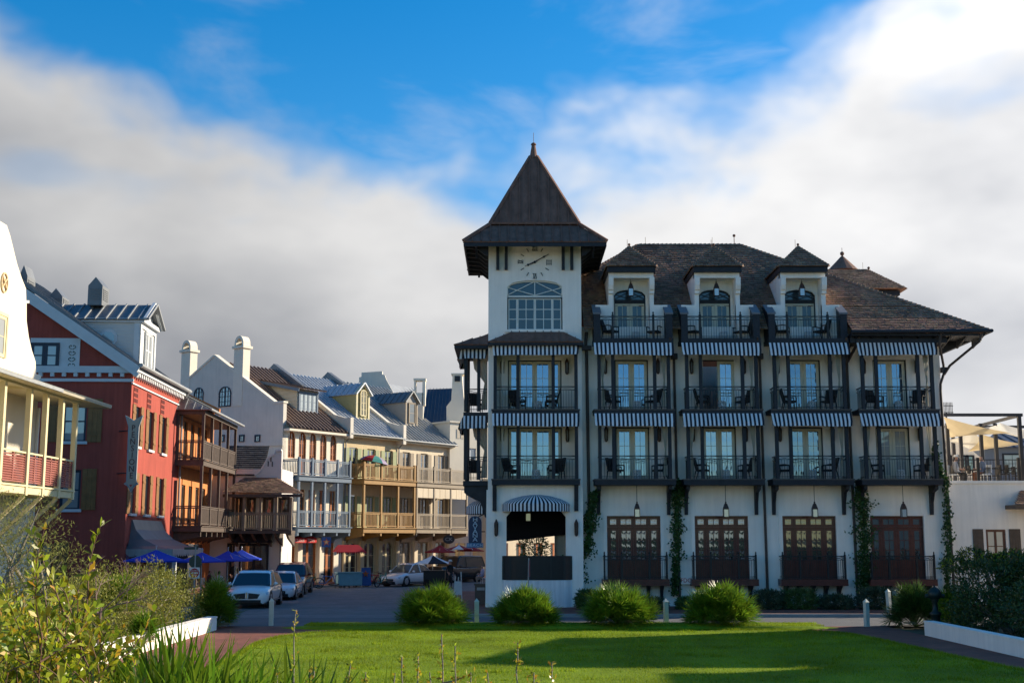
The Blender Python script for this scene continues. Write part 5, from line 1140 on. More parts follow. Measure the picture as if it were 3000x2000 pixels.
    for k in range(9): z = zb-.2+(zt_-zb+.4)*k/9; c.box(u0-.03, u0-.001, vf, 5, z, z+.03)
    c.build('clapboards', MATS['cream_clapboard'], d, kind='stuff')
    seam_roof(crm, [W2((u0-.35, vf-.5, zt_)), W2((u1+.35, vf-.5, zt_)), W2((u1+.35, 5.8, zt_+1.0)), W2((u0-.35, 5.8, zt_+1.0))], 6, BRROOF, 'dormer_roof'); MB(F2).beam((u0-.33, vf-.5, zt_-.14), (u0-.33, 5.6, zt_+.8), .06, .22).build('barge_board', BLUEW, d)
    glazed(crm, 'window_band', F2, u0+.1, u1-.1, zb, zt_-.15, vf-.08, ((1, 1, 3),)*4, BLUEW, BLINDGL, BLUEW, fw=.08, ow=.12)
    # blue balcony
    b0, b1 = U(878, 1370, -1.7), U(1027, 1370, -1.7)
    terrace_balcony(crm, b0, b1, 1.7, BLUEW, 4)
def terrace_balcony(par, b0, b1, pr, wood, nb, lowpanel=False):
    us = [b0+(b1-b0)*i/nb for i in range(nb+1)]
    for z, top in ((DK1, DK2-.45), (DK2, None)):
        b = MB(F2).box(b0-.08, b1+.08, -pr-.05, -.002, z-.38, z-.06).box(b0-.16, b1+.16, -pr-.14, -.002, z-.06, z).build('balcony', wood, par)
        for u in us: MB(F2).box(u-.075, u+.075, -pr-.02, -pr+.13, z, (z+1.22) if top is None else top).build('post', wood, b)
        for a, c in zip(us, us[1:]): wood_rail(F2, a+.075, c-.075, z, 1.1, -pr+.05).build('railing', wood, b)
        Fs = frame(*(F2 @ Vector((b0, 0, 0)))[:2], 0, Y2-90); wood_rail(Fs, .01, pr-.03, z, 1.1, 0).build('side_railing', wood, b)
        if lowpanel and top is not None:
            for a, c in zip(us, us[1:]):
                for k in range(3): q = (c-a-.15)/3; MB(F2).box(a+.075+q*k+.02, a+.075+q*(k+1)-.02, -pr+.02, -pr+.06, top-.75, top-.02).build('panel', TAUST, b)
        for u in us:
            if top is not None: MB(F2).prism([(-pr, z-.382), (-.003, z-.382), (-.003, z-1.1), (-.12, z-1.1), (-.3, z-.85), (-pr, z-.6)], u-.07, u+.07, 'x').build('bracket', wood, b)
cream_house()
def upper_row(par, us, z, h, w, fm, gm, shut, sw):
    for u in us:
        glazed(par, 'french_door', F2, u-w/2, u+w/2, z, z+h, .1, ((1, 1, 4), (1, 1, 4)), fm, gm, None, fw=.07)
        for s in (-1, 1): shutter(par, F2, u+s*(w/2+sw/2+.03)-sw/2, u+s*(w/2+sw/2+.03)+sw/2, z, z+h, shut, planks=3, battens=False)
def town(u0, u1, nm, lab, wall, roofm, wood, shut, dormw, dormr, dtrim, arch, low, ez, dpx, dp, darkroof=False):
    o = E(nm, lab, 'house', W2((u0, 0, 0)), Y2); w = u1-u0; us = [u0+w*(i+.5)/3 for i in range(3)]; rz = RZ
    hs = [(u-.45, u+.45, z, z+2.35) for u in us for z in (DK1, DK2)]; gr = [(u-.7, u+.7, .12, 2.9) for u in us]
    m = MB(F2); m.wall(u0, u1, .1, ez, hs+gr, 0, .2)
    if arch:
        for u in us: m.spandrel(u-.7, u+.7, 2.3, 2.9, 0, .2)
    m.build('street_wall', wall, o)
    upper_row(o, us, DK2, 2.3, .88, shut if arch else TAUPE, NGL, shut, .42); upper_row(o, us, DK1, 2.3, .88, shut if arch else TAUPE, NGL, shut, .42)
    for u in us: glazed(o, 'shop_door', F2, u-.7, u+.7, .12, 2.9, .14, ((1, 1, 3), (1, 1, 3)), YTRIM if arch else TAUPE, DGLASS, None, fw=.1)
    for u in [u0+w*i/3 for i in range(4)]: MB(F2).box(max(u0, u-.2), min(u1, u+.2), -.2, -.002, .1, 3.0).build('pilaster', wall, o)
    seam_roof(o, [W2((u0, -.65, ez-.1)), W2((u1+.1, -.65, ez-.1)), W2((u1+.1, RY, rz)), W2((u0, RY, rz))], 15, roofm, sh=.11, sw=.08)
    seam_roof(o, [W2((u1, 14.4, ez-.1)), W2((u0, 14.4, ez-.1)), W2((u0, RY, rz)), W2((u1, RY, rz))], 4, roofm)
    MB(F2).tube((u0, -.72, ez-.12), (u1+.1, -.72, ez-.12), .07).build('gutter', GALV, o); MB(F2).box(u0, u1, -.6, -.003, ez-.3, ez-.155).build('eave_soffit', wall, o)
    MB(F2).path([(u0+.1, -.7, ez-.2), (u0+.1, -.1, ez-.7), (u0+.1, -.1, .2)], .05).build('downpipe', SLATE, o)
    # fire wall between the roofs and its lit end block
    m = MB(F2); m.prism([(-.75, ez-.45), (0, ez-.45), (RY, rz-.3), (RY, rz+.42), (.9, ez+1.35), (-.2, ez+1.05), (-.75, ez+1.05)], u0-.16, u0+.16, 'x'); m.build('fire_wall', CREAM, o)
    MB(F2).prism([(RY-2.8, rz-1.2), (RY+.3, rz+.70), (RY+3, rz-1.2)], u0-.2, u0+.22, 'x').build('ridge_gable', SLATE, o)
    u = dp; vf = 1.5; zb = ez+1.55; zt = zb+1.75; zr = zt+.75
    if arch:
        def win(d): archwin(o, F2, u-.36, u+.36, zb+.0, zt-.1, zt+.28, vf-.1, YTRIM, BLINDGL, rows=4)
    else:
        def win(d): glazed(o, 'window', F2, u-.42, u+.42, zb+.0, zt-.1, vf-.1, ((1, 1, 2),), dtrim, DGLASS, dtrim, fw=.07, mw=.04)
    gable_dormer(o, u, 1.45, vf, zb, zt, zr, dormw, dormr, dtrim, win)
    terrace_balcony(o, u0+.35, u1+.05, 1.75, wood, 3, low); return o
GALVB = M('blue_galvanised', (.42, .45, .49), .45, .1, 1.2, metallic=.25)
yel = town(UB, UC, 'yellow_house', 'yellow townhouse with sage shutters, ochre timber balconies and silver metal roof', YEL, GALVB, OCHRE, GREENSH, M('olive_clapboard', (.34, .30, .14), .75, .06, 2), GALVB, YTRIM, True, 0, 10.85, 0, (U(1062, 1190, 1.5)), False)
tau = town(UC, UD, 'taupe_house', 'pale tan townhouse with taupe shutters, taupe timber balconies and grey metal roof', TAUST, GALV, TAUPE, TAUPE, M('grey_clapboard', (.33, .31, .28), .75, .06, 2), SLATE, TAUPE, False, True, 10.75, 0, U(1205, 1190, 1.5), True)
# multicoloured parasol on the upper ochre deck
def beach_parasol():
    T = W2((UB+2.2, -1.0, DK2)); o = E('beach_parasol', 'rainbow coloured beach parasol tilted on the upper ochre balcony', 'parasol', T); F = frame(*T) @ Matrix.Translation((0, 0, 1.35)) @ Matrix.Rotation(R(12), 4, 'Y')
    cols = [(.02, .03, .35), (.5, .03, .03), (.05, .25, .20), (.25, .2, .3)]; ms = [M('parasol_%s' % n, c, .7, .05) for n, c in zip(('blue', 'red', 'green', 'violet'), cols)]
    m = MB(F)
    for i in range(8):
        a0, a1 = PI/4*i, PI/4*(i+1); pr = [(0, .45), (.45, .38), (.85, .18), (1.1, -.05)]
        for (r0, z0), (r1, z1) in zip(pr, pr[1:]): m.poly([(r0*math.cos(a0), r0*math.sin(a0), z0), (r1*math.cos(a0), r1*math.sin(a0), z1), (r1*math.cos(a1), r1*math.sin(a1), z1), (r0*math.cos(a1), r0*math.sin(a1), z0)], i % 4)
    m.build('canopy', ms, o); MB().tube(T, (T[0], T[1], T[2]+1.8), .02).build('pole', GALV, o)
beach_parasol()
# ---------- buildings beyond ----------
def beyond():
    o = E('stepped_gable_house', 'cream house behind the terrace showing its stepped gable and ribbed roof', 'house', (X(1100, 1200, 108), 108, 0)); Y = 108
    g = [(X(p, q, Y), Z(q, Y)) for p, q in ((1046, 1130), (1052, 1118), (1052, 1105), (1059, 1103), (1059, 1091), (1120, 1087), (1120, 1096), (1127, 1098), (1132, 1112), (1156, 1156))]
    MB().prism([(g[0][0], 8)]+g+[(g[-1][0], 8)], Y, Y+.5, 'y').build('stepped_gable', CREAM, o)
    seam_roof(o, [(X(1140, 1160, Y), Y+.5, Z(1165, Y)), (X(1215, 1165, Y+6), Y+6, Z(1165, Y+6)), (X(1215, 1140, Y+9), Y+9, Z(1138, Y+9)), (X(1140, 1120, Y+4), Y+4, Z(1124, Y+4))], 11, GALV)
    MB().box(g[0][0], X(1215, 1165, Y), Y+.5, Y+10, .1, 11).build('wall', CREAM, o)
    o = E('white_tower_house', 'pale house with tall pierced chimneys and dark blue roof beyond the terrace', 'house', (X(1290, 1300, 104), 104, 0)); Y = 104.
    c = MB().box(X(1213, 1150, Y), X(1240, 1150, Y), Y, Y+1.0, 8, Z(1150, Y)).build('chimney', LCREAM, o)
    a, b, zt, zb = X(1213, 1130, Y), X(1246, 1130, Y), Z(1110, Y), Z(1152, Y); MB().box(a, a+.14, Y, Y+.9, zb, zt-.1).box(b-.24, b, Y, Y+.9, zb-1, zt-.1).box(a-.05, b+.05, Y-.05, Y+.95, zt-.12, zt+.06).build('chimney_arch', LCREAM, c)
    seam_roof(o, [(X(1238, 1240, Y+4), Y+4, Z(1238, Y+4)), (X(1330, 1240, Y+4), Y+4, Z(1238, Y+4)), (X(1330, 1140, Y+9), Y+9, Z(1137, Y+9)), (X(1252, 1140, Y+9), Y+9, Z(1140, Y+9))], 9, M('dark_blue_metal', (.055, .075, .105), .5, .12, 1.5, metallic=.4))
    Fq = frame(X(1318, 1300, 102.5), 102.5, 0, 40); zt = Z(1237, 102.5)
    m = MB(Fq); m.wall(0, 6, .1, zt, [(1.6, 2.7, Z(1375, 103), Z(1310, 103)), (.6, 1.6, .1, 2.8), (2.4, 3.6, .1, 2.8)], 0, .2); m.poly([(0, 0, .1), (0, 8, .1), (0, 8, zt), (0, 0, zt)]); m.poly([(0, 0, zt), (6, 0, zt), (6, 8, zt), (0, 8, zt)]); m.build('wall', HWHITE, o)
    MB(Fq).box(-.1, 6.1, -.12, 8, zt, zt+.15).build('coping', HWHITE, o)
    glazed(o, 'window', Fq, 1.6, 2.7, Z(1375, 103), Z(1310, 103), .1, ((1, 1, 3), (1, 1, 3)), GREYW, NGL, None, fw=.09)
    for k in range(2):
        for s in range(2): MB(Fq).box(.7+2*k+.42*s, .7+2*k+.42*s+.3, -.03, -.002, zt-1.25, zt-.5).build('pierced_block', TAUST, o)
    ch = MB().prism([(X(p, q, 106), Z(q, 106)) for p, q in ((1308, 1240), (1308, 1190), (1322, 1172), (1326, 1097), (1354, 1095), (1354, 1110), (1360, 1180), (1372, 1240))], 106, 107.2, 'y').build('chimney_stack', LCREAM, o)
    MB().box(X(1332, 1105, 106), X(1348, 1105, 106), 105.9, 105.99, Z(1117, 106), Z(1101, 106)).build('chimney_opening', TRIM, ch); MB().box(X(1322, 1095, 106), X(1360, 1095, 106), 105.95, 107.3, Z(1097, 106), Z(1093, 106)).build('chimney_cap', LCREAM, ch)
    # buildings along the far pavement seen through the porch
    o = E('far_arcade', 'sunlit tan shop arcade seen through the open tower porch', 'building', (-1, 100, 0)); Fq = frame(X(1440, 1640, 104), 104, 0, 48)
    m = MB(Fq); m.wall(0, 11, .1, 8, [(.8+2.2*i, 2.0+2.2*i, .1, 2.8) for i in range(5)]+[(1+2.2*i, 1.9+2.2*i, 4.2, 6.4) for i in range(5)], 0, .25); m.poly([(0, 0, .1), (0, 6, .1), (0, 6, 8), (0, 0, 8)]); m.build('wall', TAUST, o)
    for i in range(5): glazed(o, 'shop_door', Fq, .8+2.2*i, 2.0+2.2*i, .1, 2.8, .15, ((1, 1, 2),)*2, WOODOR, DGLASS, None, fw=.1); glazed(o, 'window', Fq, 1+2.2*i, 1.9+2.2*i, 4.2, 6.4, .15, ((1, 1, 3),)*2, GREYW, NGL, None, fw=.08)
beyond()
# unseen wings behind the hotel, added and shaped to shade the side street
rw = E('shade_wing', 'unseen white block added behind the main roof to shade the street', 'building', (12, 86, 0))
MB().box(5.2, 21, 74.5, 81.5, .1, 12.2).build('wall', WHITE, rw); MB().prism([(4.7, 12.2), (21.5, 12.2), (16, 16.4), (9, 16.4)], 74.2, 81.8, 'y').build('roof', SHING, rw)
MB().box(5.2, 21, 81.52, 104, .1, 7.6).build('low_wall', WHITE, rw); MB().prism([(4.7, 7.6), (21.5, 7.6), (16, 10.6), (9, 10.6)], 81.85, 104.3, 'y').build('low_roof', SHING, rw)
# ---------- white gabled house on the left edge ----------
wh = E('white_gabled_house', 'sunlit white house with curved gable and pale yellow gallery with red louvred rail', 'house', (-18.3, 46, 0), 90)
def white_house():
    XW = -18.3; yc = lambda px, py: XW*FPX/(px-1500)*den(py)
    pts = [(20, 660), (30, 690), (50, 772), (64, 815), (76, 845), (77, 880), (86, 880), (86, 888), (78, 888), (78, 940), (84, 985), (93, 1025), (104, 1058), (106, 1095), (121, 1100), (120, 1108), (113, 1112)]
    prof = [(yc(p, q), Z(q, yc(p, q))) for p, q in pts]; yp = prof[0][0]; ycut = prof[-1][0]; zlow = prof[-1][1]
    left = [(2*yp-.6-y, z) for y, z in prof[::-1]]
    ye = yc(107, 1250)
    win = [(yc(3, 950)-.9, yc(20, 950)-.02, Z(1052, 45), Z(925, 45))]
    m = MB(); m.prism([(y, z) for y, z in left]+[(y, z) for y, z in prof], XW-.35, XW, 'x'); m.build('gable', HWHITE, wh)
    m = MB(frame(XW, 34, 0, 90)); m.wall(0, ye-34, .0, zlow, [(7.2, 8.3, 4.95, 7.2), (9.4, 10.5, 4.95, 7.2)], 0, .2); m.poly([(ye-34, 0, 0), (ye-34, 9, 0), (ye-34, 9, zlow), (ye-34, 0, zlow)]); m.build('street_wall', HWHITE, wh)
    FW = frame(XW, 34, 0, 90)
    for u in (7.2, 9.4): glazed(wh, 'gallery_door', FW, u, u+1.1, 4.95, 7.2, .1, ((1, 1, 3), (1, 1, 3)), M('dark_red_door', (.12, .03, .025), .5), DGLASS, None, fw=.1)
    glazed(wh, 'gable_window', FW, yc(0, 950)-34-.9, yc(20, 950)-34-.02, Z(1052, 45.3), Z(925, 45.3), -.05, ((1, 2, 2),), YTRIM, BLINDGL, YTRIM, fw=.12, ow=.12)
    yo = yc(11, 828); zo = Z(828, yo); m = MB()
    for i in range(16):
        a0, a1 = 2*PI*i/16, 2*PI*(i+1)/16; m.beam((XW+.03, yo+.27*math.cos(a0), zo+.35*math.sin(a0)), (XW+.03, yo+.27*math.cos(a1), zo+.35*math.sin(a1)), .05, .05)
    m.beam((XW+.03, yo-.2, zo-.2), (XW+.03, yo+.2, zo+.2), .06, .06); m.beam((XW+.04, yo-.2, zo+.2), (XW+.04, yo+.2, zo-.2), .06, .06); m.build('oval_ornament', M('pale_gold', (.62, .45, .25), .7), wh)
    MB().box(-27, XW-.36, 36, ye, 0, zlow).build('body', HWHITE, wh)
    # gallery
    XP = -16.62; ys = [XP*FPX/(p-1500)*den(1380) for p in (-5, 74, 123, 170, 212)]; zf = Z(1419, 43); zt = Z(1150, ys[1]); y0, y1 = 38.5, ys[-1]
    fl = MB().box(XW+.002, XP+.1, y0, y1+.12, zf-.06, zf).box(XP-.1, XP+.05, y0, y1+.1, zf-.3, zf-.061).build('gallery_floor', YTRIM, wh)
    pl = []
    for i, y in enumerate(ys):
        MB().box(XP-.09, XP+.09, y-.09, y+.09, zf-.35, zt+.25).build('post', YTRIM, fl)
    for a, b in zip(ys, ys[1:]):
        ro = MB().box(XP-.04, XP+.04, a+.09, b-.09, zf+1.06, zf+1.12).box(XP-.03, XP+.03, a+.09, b-.09, zf+.95, zf+.985, 1).box(XP-.03, XP+.03, a+.09, b-.09, zf+.08, zf+.12, 1).box(XP-.03, XP+.03, (a+b)/2-.035, (a+b)/2+.035, zf+.08, zf+1.06, 1).box(XP-.03, XP+.03, a+.091, a+.14, zf+.08, zf+1.06, 1).box(XP-.03, XP+.03, b-.14, b-.091, zf+.08, zf+1.06, 1).build('railing', [YTRIM, LOUV], fl)
        for k in range(10):
            z = zf+.16+.079*k; MB().prism([(XP-.03, z+.035), (XP-.02, z+.05), (XP+.035, z-.005), (XP+.025, z-.02)], a+.14, b-.14, 'y').build('slat', LOUV, fl)
    MB().box(XP-.1, XP+.1, y0, y1+.3, zt+.12, zt+.36).build('gallery_beam', YTRIM, wh)
    # south side of the gallery
    xs = XP; ysd = ys[1]
    MB().box(XW, XP-.09, ys[1]-.03, ys[1]+.03, zf+1.06, zf+1.12).box(XW, XP-.09, ys[1]-.02, ys[1]+.02, zf+.08, zf+.12).build('side_railing', YTRIM, wh)
    for k in range(10): z = zf+.16+.086*k; MB().box(XW+.05, XP-.1, ys[1]-.03, ys[1]+.02, z, z+.06).build('slat', LOUV, fl)
    MB().box(XW+.05, XP-.09, ys[1]-.08, ys[1]+.08, zt+.12, zt+.34).build('side_beam', YTRIM, wh)
    e = XP+.55; ze = zt+.28; ye2 = y1+2.6
    ro = seam_roof(wh, [(e, 36, ze), (e, ye2, ze), (XW, ye2, ze+.75), (XW, 36, ze+.75)], 10, M('pale_roof', (.46, .42, .33), .6, .1, 2), 'gallery_roof', th=.09); MB().box(e-.02, e+.07, 36, 44.8, ze-.1, ze+.02).build('gutter', GALV, ro); MB().poly([(XW, 36, ze-.02), (e, 36, ze-.1), (e, ye2, ze-.1), (XW, ye2, ze-.02)]).build('soffit', YTRIM, wh)
    for y in ys:
        MB().beam((XP, y, zf-.36), (XW, y, zf-2.0), .1, .12).build('brace', YTRIM, wh); MB().box(XW, XP, y-.05, y+.05, zf-.3, zf-.07).build('joist', YTRIM, wh)
    MB().path([(XW+.1, ye-.1, zt), (XW+.1, ye-.15, 7.0), (XW+.12, ye-.1, .2)], .06).build('downpipe', GREYW, wh)
white_house()
# ================= TERRACE WING AND WHAT STANDS BEHIND IT =================
wing = E('terrace_wing', 'white one-storey wing with shuttered window and roof terrace beside the hotel', 'building', (26, 58.8, 0))
STEEL = M('dark_steel', (.03, .03, .035), .5, .15, 4)
def wing_b():
    Yw = 58.8; zt = Z(1412, Yw); w0, w1, z0, z1 = X(2890, 1590, Yw), X(2948, 1590, Yw), Z(1645, Yw), Z(1550, Yw); w2 = w0+5.5, w1+5.5
    m = MB(); m.wall(19.92, 46, .1, zt, [(w0, w1, z0, z1), (*w2, z0, z1)], Yw, .18); m.poly([(19.92, Yw, zt), (46, Yw, zt), (46, 72, zt), (19.92, 72, zt)]); m.poly([(46, Yw, .1), (46, 72, .1), (46, 72, zt), (46, Yw, zt)]); m.build('wall', WHITE, wing)
    MB().box(19.92, 46.05, Yw-.07, Yw+.22, zt-.05, zt+.07).build('coping', WHITE, wing)
    for a, b in ((w0, w1), w2):
        glazed(wing, 'window', I4, a, b, z0, z1, Yw+.08, ((1, 1, 2), (1, 1, 2)), MAHOG, SHADEGL, MAHOG, fw=.05, mw=.04, ow=.06)
        for s in ((a-.62, a-.14), (b+.14, b+.66)): shutter(wing, I4, s[0], s[1], z0-.05, z1+.02, BRW, Yw-.06, 4)
    h = [(X(2960, 1470, 58), Yw-1.3, Z(1476, 57.5)), (46, Yw-1.3, Z(1476, 57.5)), (46, Yw-.01, Z(1438, 58.8)), (X(2990, 1440, 58.8), Yw-.01, Z(1438, 58.8))]
    shingles(h, seed=31).build('hood_shingles', SHING, wing, kind='stuff'); MB().box(h[0][0]+.05, 46, Yw-1.25, Yw-.02, h[0][2]-.2, h[0][2]-.02).build('hood_fascia', BRW, wing)
    # terrace railing
    zr = zt+.07; xs = [19.98, X(2866, 1380, 59), X(2985, 1380, 59), 28, 32]
    for a, b in zip(xs, xs[1:]): rail(I4, a, b, zr, 1.0, 59.0, sp=.14, deco=False).build('terrace_railing', IRON, wing)
    for x in xs: MB().box(x-.06, x+.06, 58.94, 59.06, zr, zr+1.08).build('post', IRON, wing)
    # steel pergola
    zp = Z(1215, 59.6); pg = MB().beam((19.98, 59.6, zp), (X(2995, 1215, 59.6), 59.6, zp), .12, .14).beam((19.98, 66, zp), (30, 66, zp), .12, .14).beam((X(2992, 1215, 59.6), 59.6, zp), (X(2992, 1215, 59.6)+.1, 66, zp), .12, .14).build('pergola', STEEL, wing)
    for px, y in ((2990, 59.6), (2875, 63), (2918, 63.4), (2815, 64.5), (2777, 62), (2793, 66)): x = X(px, 1300, y); MB().box(x-.08, x+.08, y-.08, y+.08, zr-.1, Z(1240, y) if y > 60 else zp).build('post', STEEL, pg)
wing_b()
SAIL = M('sail_tan', (.62, .50, .30), .85, .05, 2, trans=.35); SAILW = M('sail_cream', (.66, .62, .52), .85, .05, 2, trans=.35)
def sail(pts, mat, lab, sag=.5):
    p = [Vector(q) for q in pts]; n = 8; m = MB(); c = sum(p, Vector())/len(p); k = len(p); ring = []
    for i in range(k):
        a, b = p[i], p[(i+1) % k]
        for j in range(n): t = j/n; q = a.lerp(b, t); ring.append(q+(c-q)*(.16*4*t*(1-t)))
    N = len(ring); m.add([tuple(q) for q in ring]+[tuple(q.lerp(c, .5)-Vector((0, 0, sag*.3))) for q in ring]+[tuple(c-Vector((0, 0, sag*.4)))], [(i, (i+1) % N, (i+1) % N+N, i+N) for i in range(N)]+[(i+N, (i+1) % N+N, 2*N) for i in range(N)])
    m.build('shade_sail', mat, smooth=True, loc=tuple(c), label=lab, cat='shade sail', group='shade sails over the terrace')
sail([P(2764, 1221, 60), P(2962, 1268, 60.5), P(2764, 1283, 64)], SAIL, 'large tan triangular shade sail stretched from the hotel wall')
sail([P(2878, 1252, 61), P(3010, 1285, 61), P(3010, 1260, 64), P(2930, 1238, 65)], SAILW, 'cream shade sail strung between the pergola posts')
sail([P(2768, 1290, 65), P(2850, 1262, 64), P(2905, 1298, 65), P(2840, 1315, 66)], SAILW, 'pale cream shade sail hanging low over the terrace tables')
sail([P(2835, 1322, 65), P(2878, 1272, 64), P(2995, 1300, 65)], SAIL, 'tan shade sail sloping up to the far pergola post')
def terrace_stuff():
    zr = Z(1412, 58.8)+.07
    T = E('cafe_table', 'small dark cafe table on the roof terrace behind the railing', 'table'); MB().lathe([(.38, .72), (.38, .75), (.01, .755)], 14).build('top', TRIM, T); MB().tube((0, 0, 0), (0, 0, .72), .035).lathe([(.22, .0), (.2, .03), (.03, .05)], 10).build('leg', IRON, T)
    C_ = E('bistro_chair', 'x', 'chair'); MB().box(-.2, .2, -.2, .2, .43, .47).build('seat', WICK, C_); MB().box(-.2, .2, .18, .22, .5, .9).build('backrest', WICK, C_)
    for a in (-.18, .18):
        for b in (-.18, .2): MB().tube((a, b, 0), (a, b, .45), .015, n=5).build('leg', IRON, C_)
    tp, cp = Proto(T), Proto(C_)
    for i, (px, y) in enumerate(((2815, 61), (2850, 62), (2905, 60.6), (2945, 62), (2975, 60.4))):
        x = X(px, 1390, y); tp.put(frame(x, y, zr-.07), 'dark round cafe table on the roof terrace behind the railing', 'cafe tables on the roof terrace')
        for s in (-1, 1): cp.put(frame(x+s*.6, y, zr-.07, 90*s), 'dark bistro chair at a roof terrace table', 'bistro chairs on the roof terrace')
terrace_stuff()
def backdrop():
    o = E('blue_roofed_house', 'grey-blue house with dark hip roof behind the roof terrace', 'house', (X(2960, 1350, 78), 78, 0)); Y = 78; z0, z1 = Z(1310, Y), Z(1262, Y+4)
    MB().box(X(2886, 1340, Y), X(3150, 1340, Y), Y, Y+8, .1, z0).build('wall', M('blue_grey_stucco', (.17, .20, .24), .9, .08, 1), o)
    seam_roof(o, [(X(2880, 1310, Y)-.4, Y-.4, z0), (X(3150, 1310, Y), Y-.4, z0), (X(3150, 1280, Y+4), Y+4, z1), (X(2920, 1280, Y+4), Y+4, z1)], 14, MATS['dark_blue_metal'])
    sash(o, frame(0, Y, 0), X(2965, 1345, Y), Z(1385, Y), 1.2, 1.2, TRIM, BLINDGL, 2, 2, -.06)
    o = E('white_stair_house', 'white house with stepped side stair behind the shade sails', 'house', (X(2820, 1350, 74), 74, 0)); Y = 74
    MB().prism([(X(2765, 1400, Y), .1), (X(2765, 1300, Y), Z(1285, Y)), (X(2810, 1300, Y), Z(1285, Y)), (X(2880, 1370, Y), Z(1345, Y)), (X(2890, 1370, Y), .1)], Y, Y+5, 'y').build('wall', HWHITE, o)
    for i in range(5): sash(o, frame(0, Y, 0), X(2775+16*i, 1330, Y), Z(1378-0*i, Y), .55, .9, TRIM, NGL, 1, 2, -.05)
    m = MB()
    for k in range(7): m.tube((X(2766+4*k, 1200, 70), 70, Z(1212, 70)), (X(2766+4*k, 1200, 70), 70, Z(1178, 70)), .02, n=5)
    m.beam((X(2764, 1190, 70), 70, Z(1188, 70)), (X(2792, 1190, 70), 70, Z(1188, 70)), .04, .04).beam((X(2764, 1190, 70), 70, Z(1208, 70)), (X(2792, 1190, 70), 70, Z(1208, 70)), .04, .04)
    m.tube((X(2772, 1215, 70), 70, 4), (X(2772, 1215, 70), 70, Z(1208, 70)), .05).build('roof_fence', IRON, loc=(X(2772, 1215, 70), 70, 4), label='short iron rail with spear finials standing behind the hotel corner', cat='fence')
backdrop()
# houses just outside the frame on the right; their shadows fall across the lawn
def offhouse(x0, x1, y0, y1, ze, zr, lab, rx):
    o = E('neighbour_house', lab, 'house', (x0, y0, 0)); MB().box(x0, x1, y0, y1, 0, ze).build('wall', HWHITE, o); ym = (y0+y1)/2
    MB().add([(x0-.5, y0-.5, ze), (x1+.5, y0-.5, ze), (x1+.5, y1+.5, ze), (x0-.5, y1+.5, ze), (x0+rx, ym, zr), (x1-rx, ym, zr)], [(0, 1, 5, 4), (2, 3, 4, 5), (1, 2, 5), (3, 0, 4), (3, 2, 1, 0)]).build('roof', SLATE, o)
    for k in range(3): sash(o, frame(x0, 0, 0, -90), -(y0+1.5+2.2*k), 1.0, 1.1, 1.6, DKBLUE, NGL, 2, 2, -.06, split=False)
offhouse(22.6, 35, 41.3, 49.8, 9.0, 12.4, 'white hip-roofed neighbour house across the path from the lawn', 4.5)
offhouse(23.6, 36, 29.5, 38.7, 8.6, 11.4, 'larger white neighbour house further along the lawn path', 5.5)
# ================= STREET: PARASOLS, SIGNS, CARS, BICYCLES, PEOPLE =================
BLUEC = M('blue_canvas', (.012, .055, .52), .8, .08, 3, trans=.15); REDC = M('red_canvas', (.36, .015, .025), .8, .08, 3, trans=.15)
def parasol(x, y, r, zt, mat, lab, n=4, h=.55, grp=None, fringe=0, zb=0, rot=45, mat2=None):
    o = E('parasol', lab, 'parasol', (x, y, zb), 0, grp); m = MB(frame(x, y, 0, rot)); ze = zt-h
    for i in range(n):
        a0, a1 = 2*PI*i/n, 2*PI*(i+1)/n; p0 = Vector((r*math.cos(a0), r*math.sin(a0), ze)); p1 = Vector((r*math.cos(a1), r*math.sin(a1), ze)); A = Vector((0, 0, zt)); k = 6; mi = (i % 2) if mat2 else 0
        rows = []
        for s in range(4):
            t = s/3; row = []
            for j in range(k+1): q = p0.lerp(p1, j/k).lerp(A, t); q = q-Vector((0, 0, .05*math.sin(PI*t)+.06*math.sin(PI*j/k)*(1-t)*0)); row.append(tuple(q))
            rows.append(row)
        for s in range(3):
            for j in range(k): m.poly([rows[s][j], rows[s][j+1], rows[s+1][j+1], rows[s+1][j]], mi)
        for j in range(k):
            d = Vector((0, 0, -.06-fringe*(j % 2)*.5)); m.poly([rows[0][j], tuple(Vector(rows[0][j])+d), tuple(Vector(rows[0][j+1])+d), rows[0][j+1]], mi)
    m.build('canopy', [mat, mat2] if mat2 else mat, o); pm = M('silver_pole', (.5, .5, .5), .4, .05, metallic=.4); MB().tube((x, y, zb), (x, y, zt+.12), .028).ball((x, y, zt+.14), .04, 8).build('pole', pm, o)
    MB().lathe([(.28, zb+.0), (.28, zb+.07), (.06, zb+.10), (.05, zb+.3)], 12, (x, y)).build('base', IRON, o)
    rb = MB()
    for i in range(n): a = 2*PI*i/n+R(rot); rb.tube((x, y, zt-.06), (x+r*.97*math.cos(a), y+r*.97*math.sin(a), ze-.02), .012, n=4)
    rb.build('ribs', pm, o); return o
for i, (px, pt, pe, hw, y, lab) in enumerate(((458, 1609, 1641, 90, 58.5, 'bright blue square parasol before the red house shop door'), (592, 1616, 1643, 68, 62.5, 'bright blue square parasol behind the road sign post'), (668, 1612, 1640, 64, 67, 'bright blue square parasol beside the white corner wall'), (690, 1612, 1640, 56, 71, 'bright blue square parasol tucked between two others'), (708, 1609, 1636, 75, 73.5, 'bright blue square parasol before the black awning'))):
    zt, ze = Z(pt, y), Z(pe, y); parasol(X(px, pt, y), y, hw/FPX*y*1.0*1.02, zt, BLUEC, lab, 4, zt-ze, 'blue parasols outside the corner restaurant', zb=.12, rot=8+11*i)
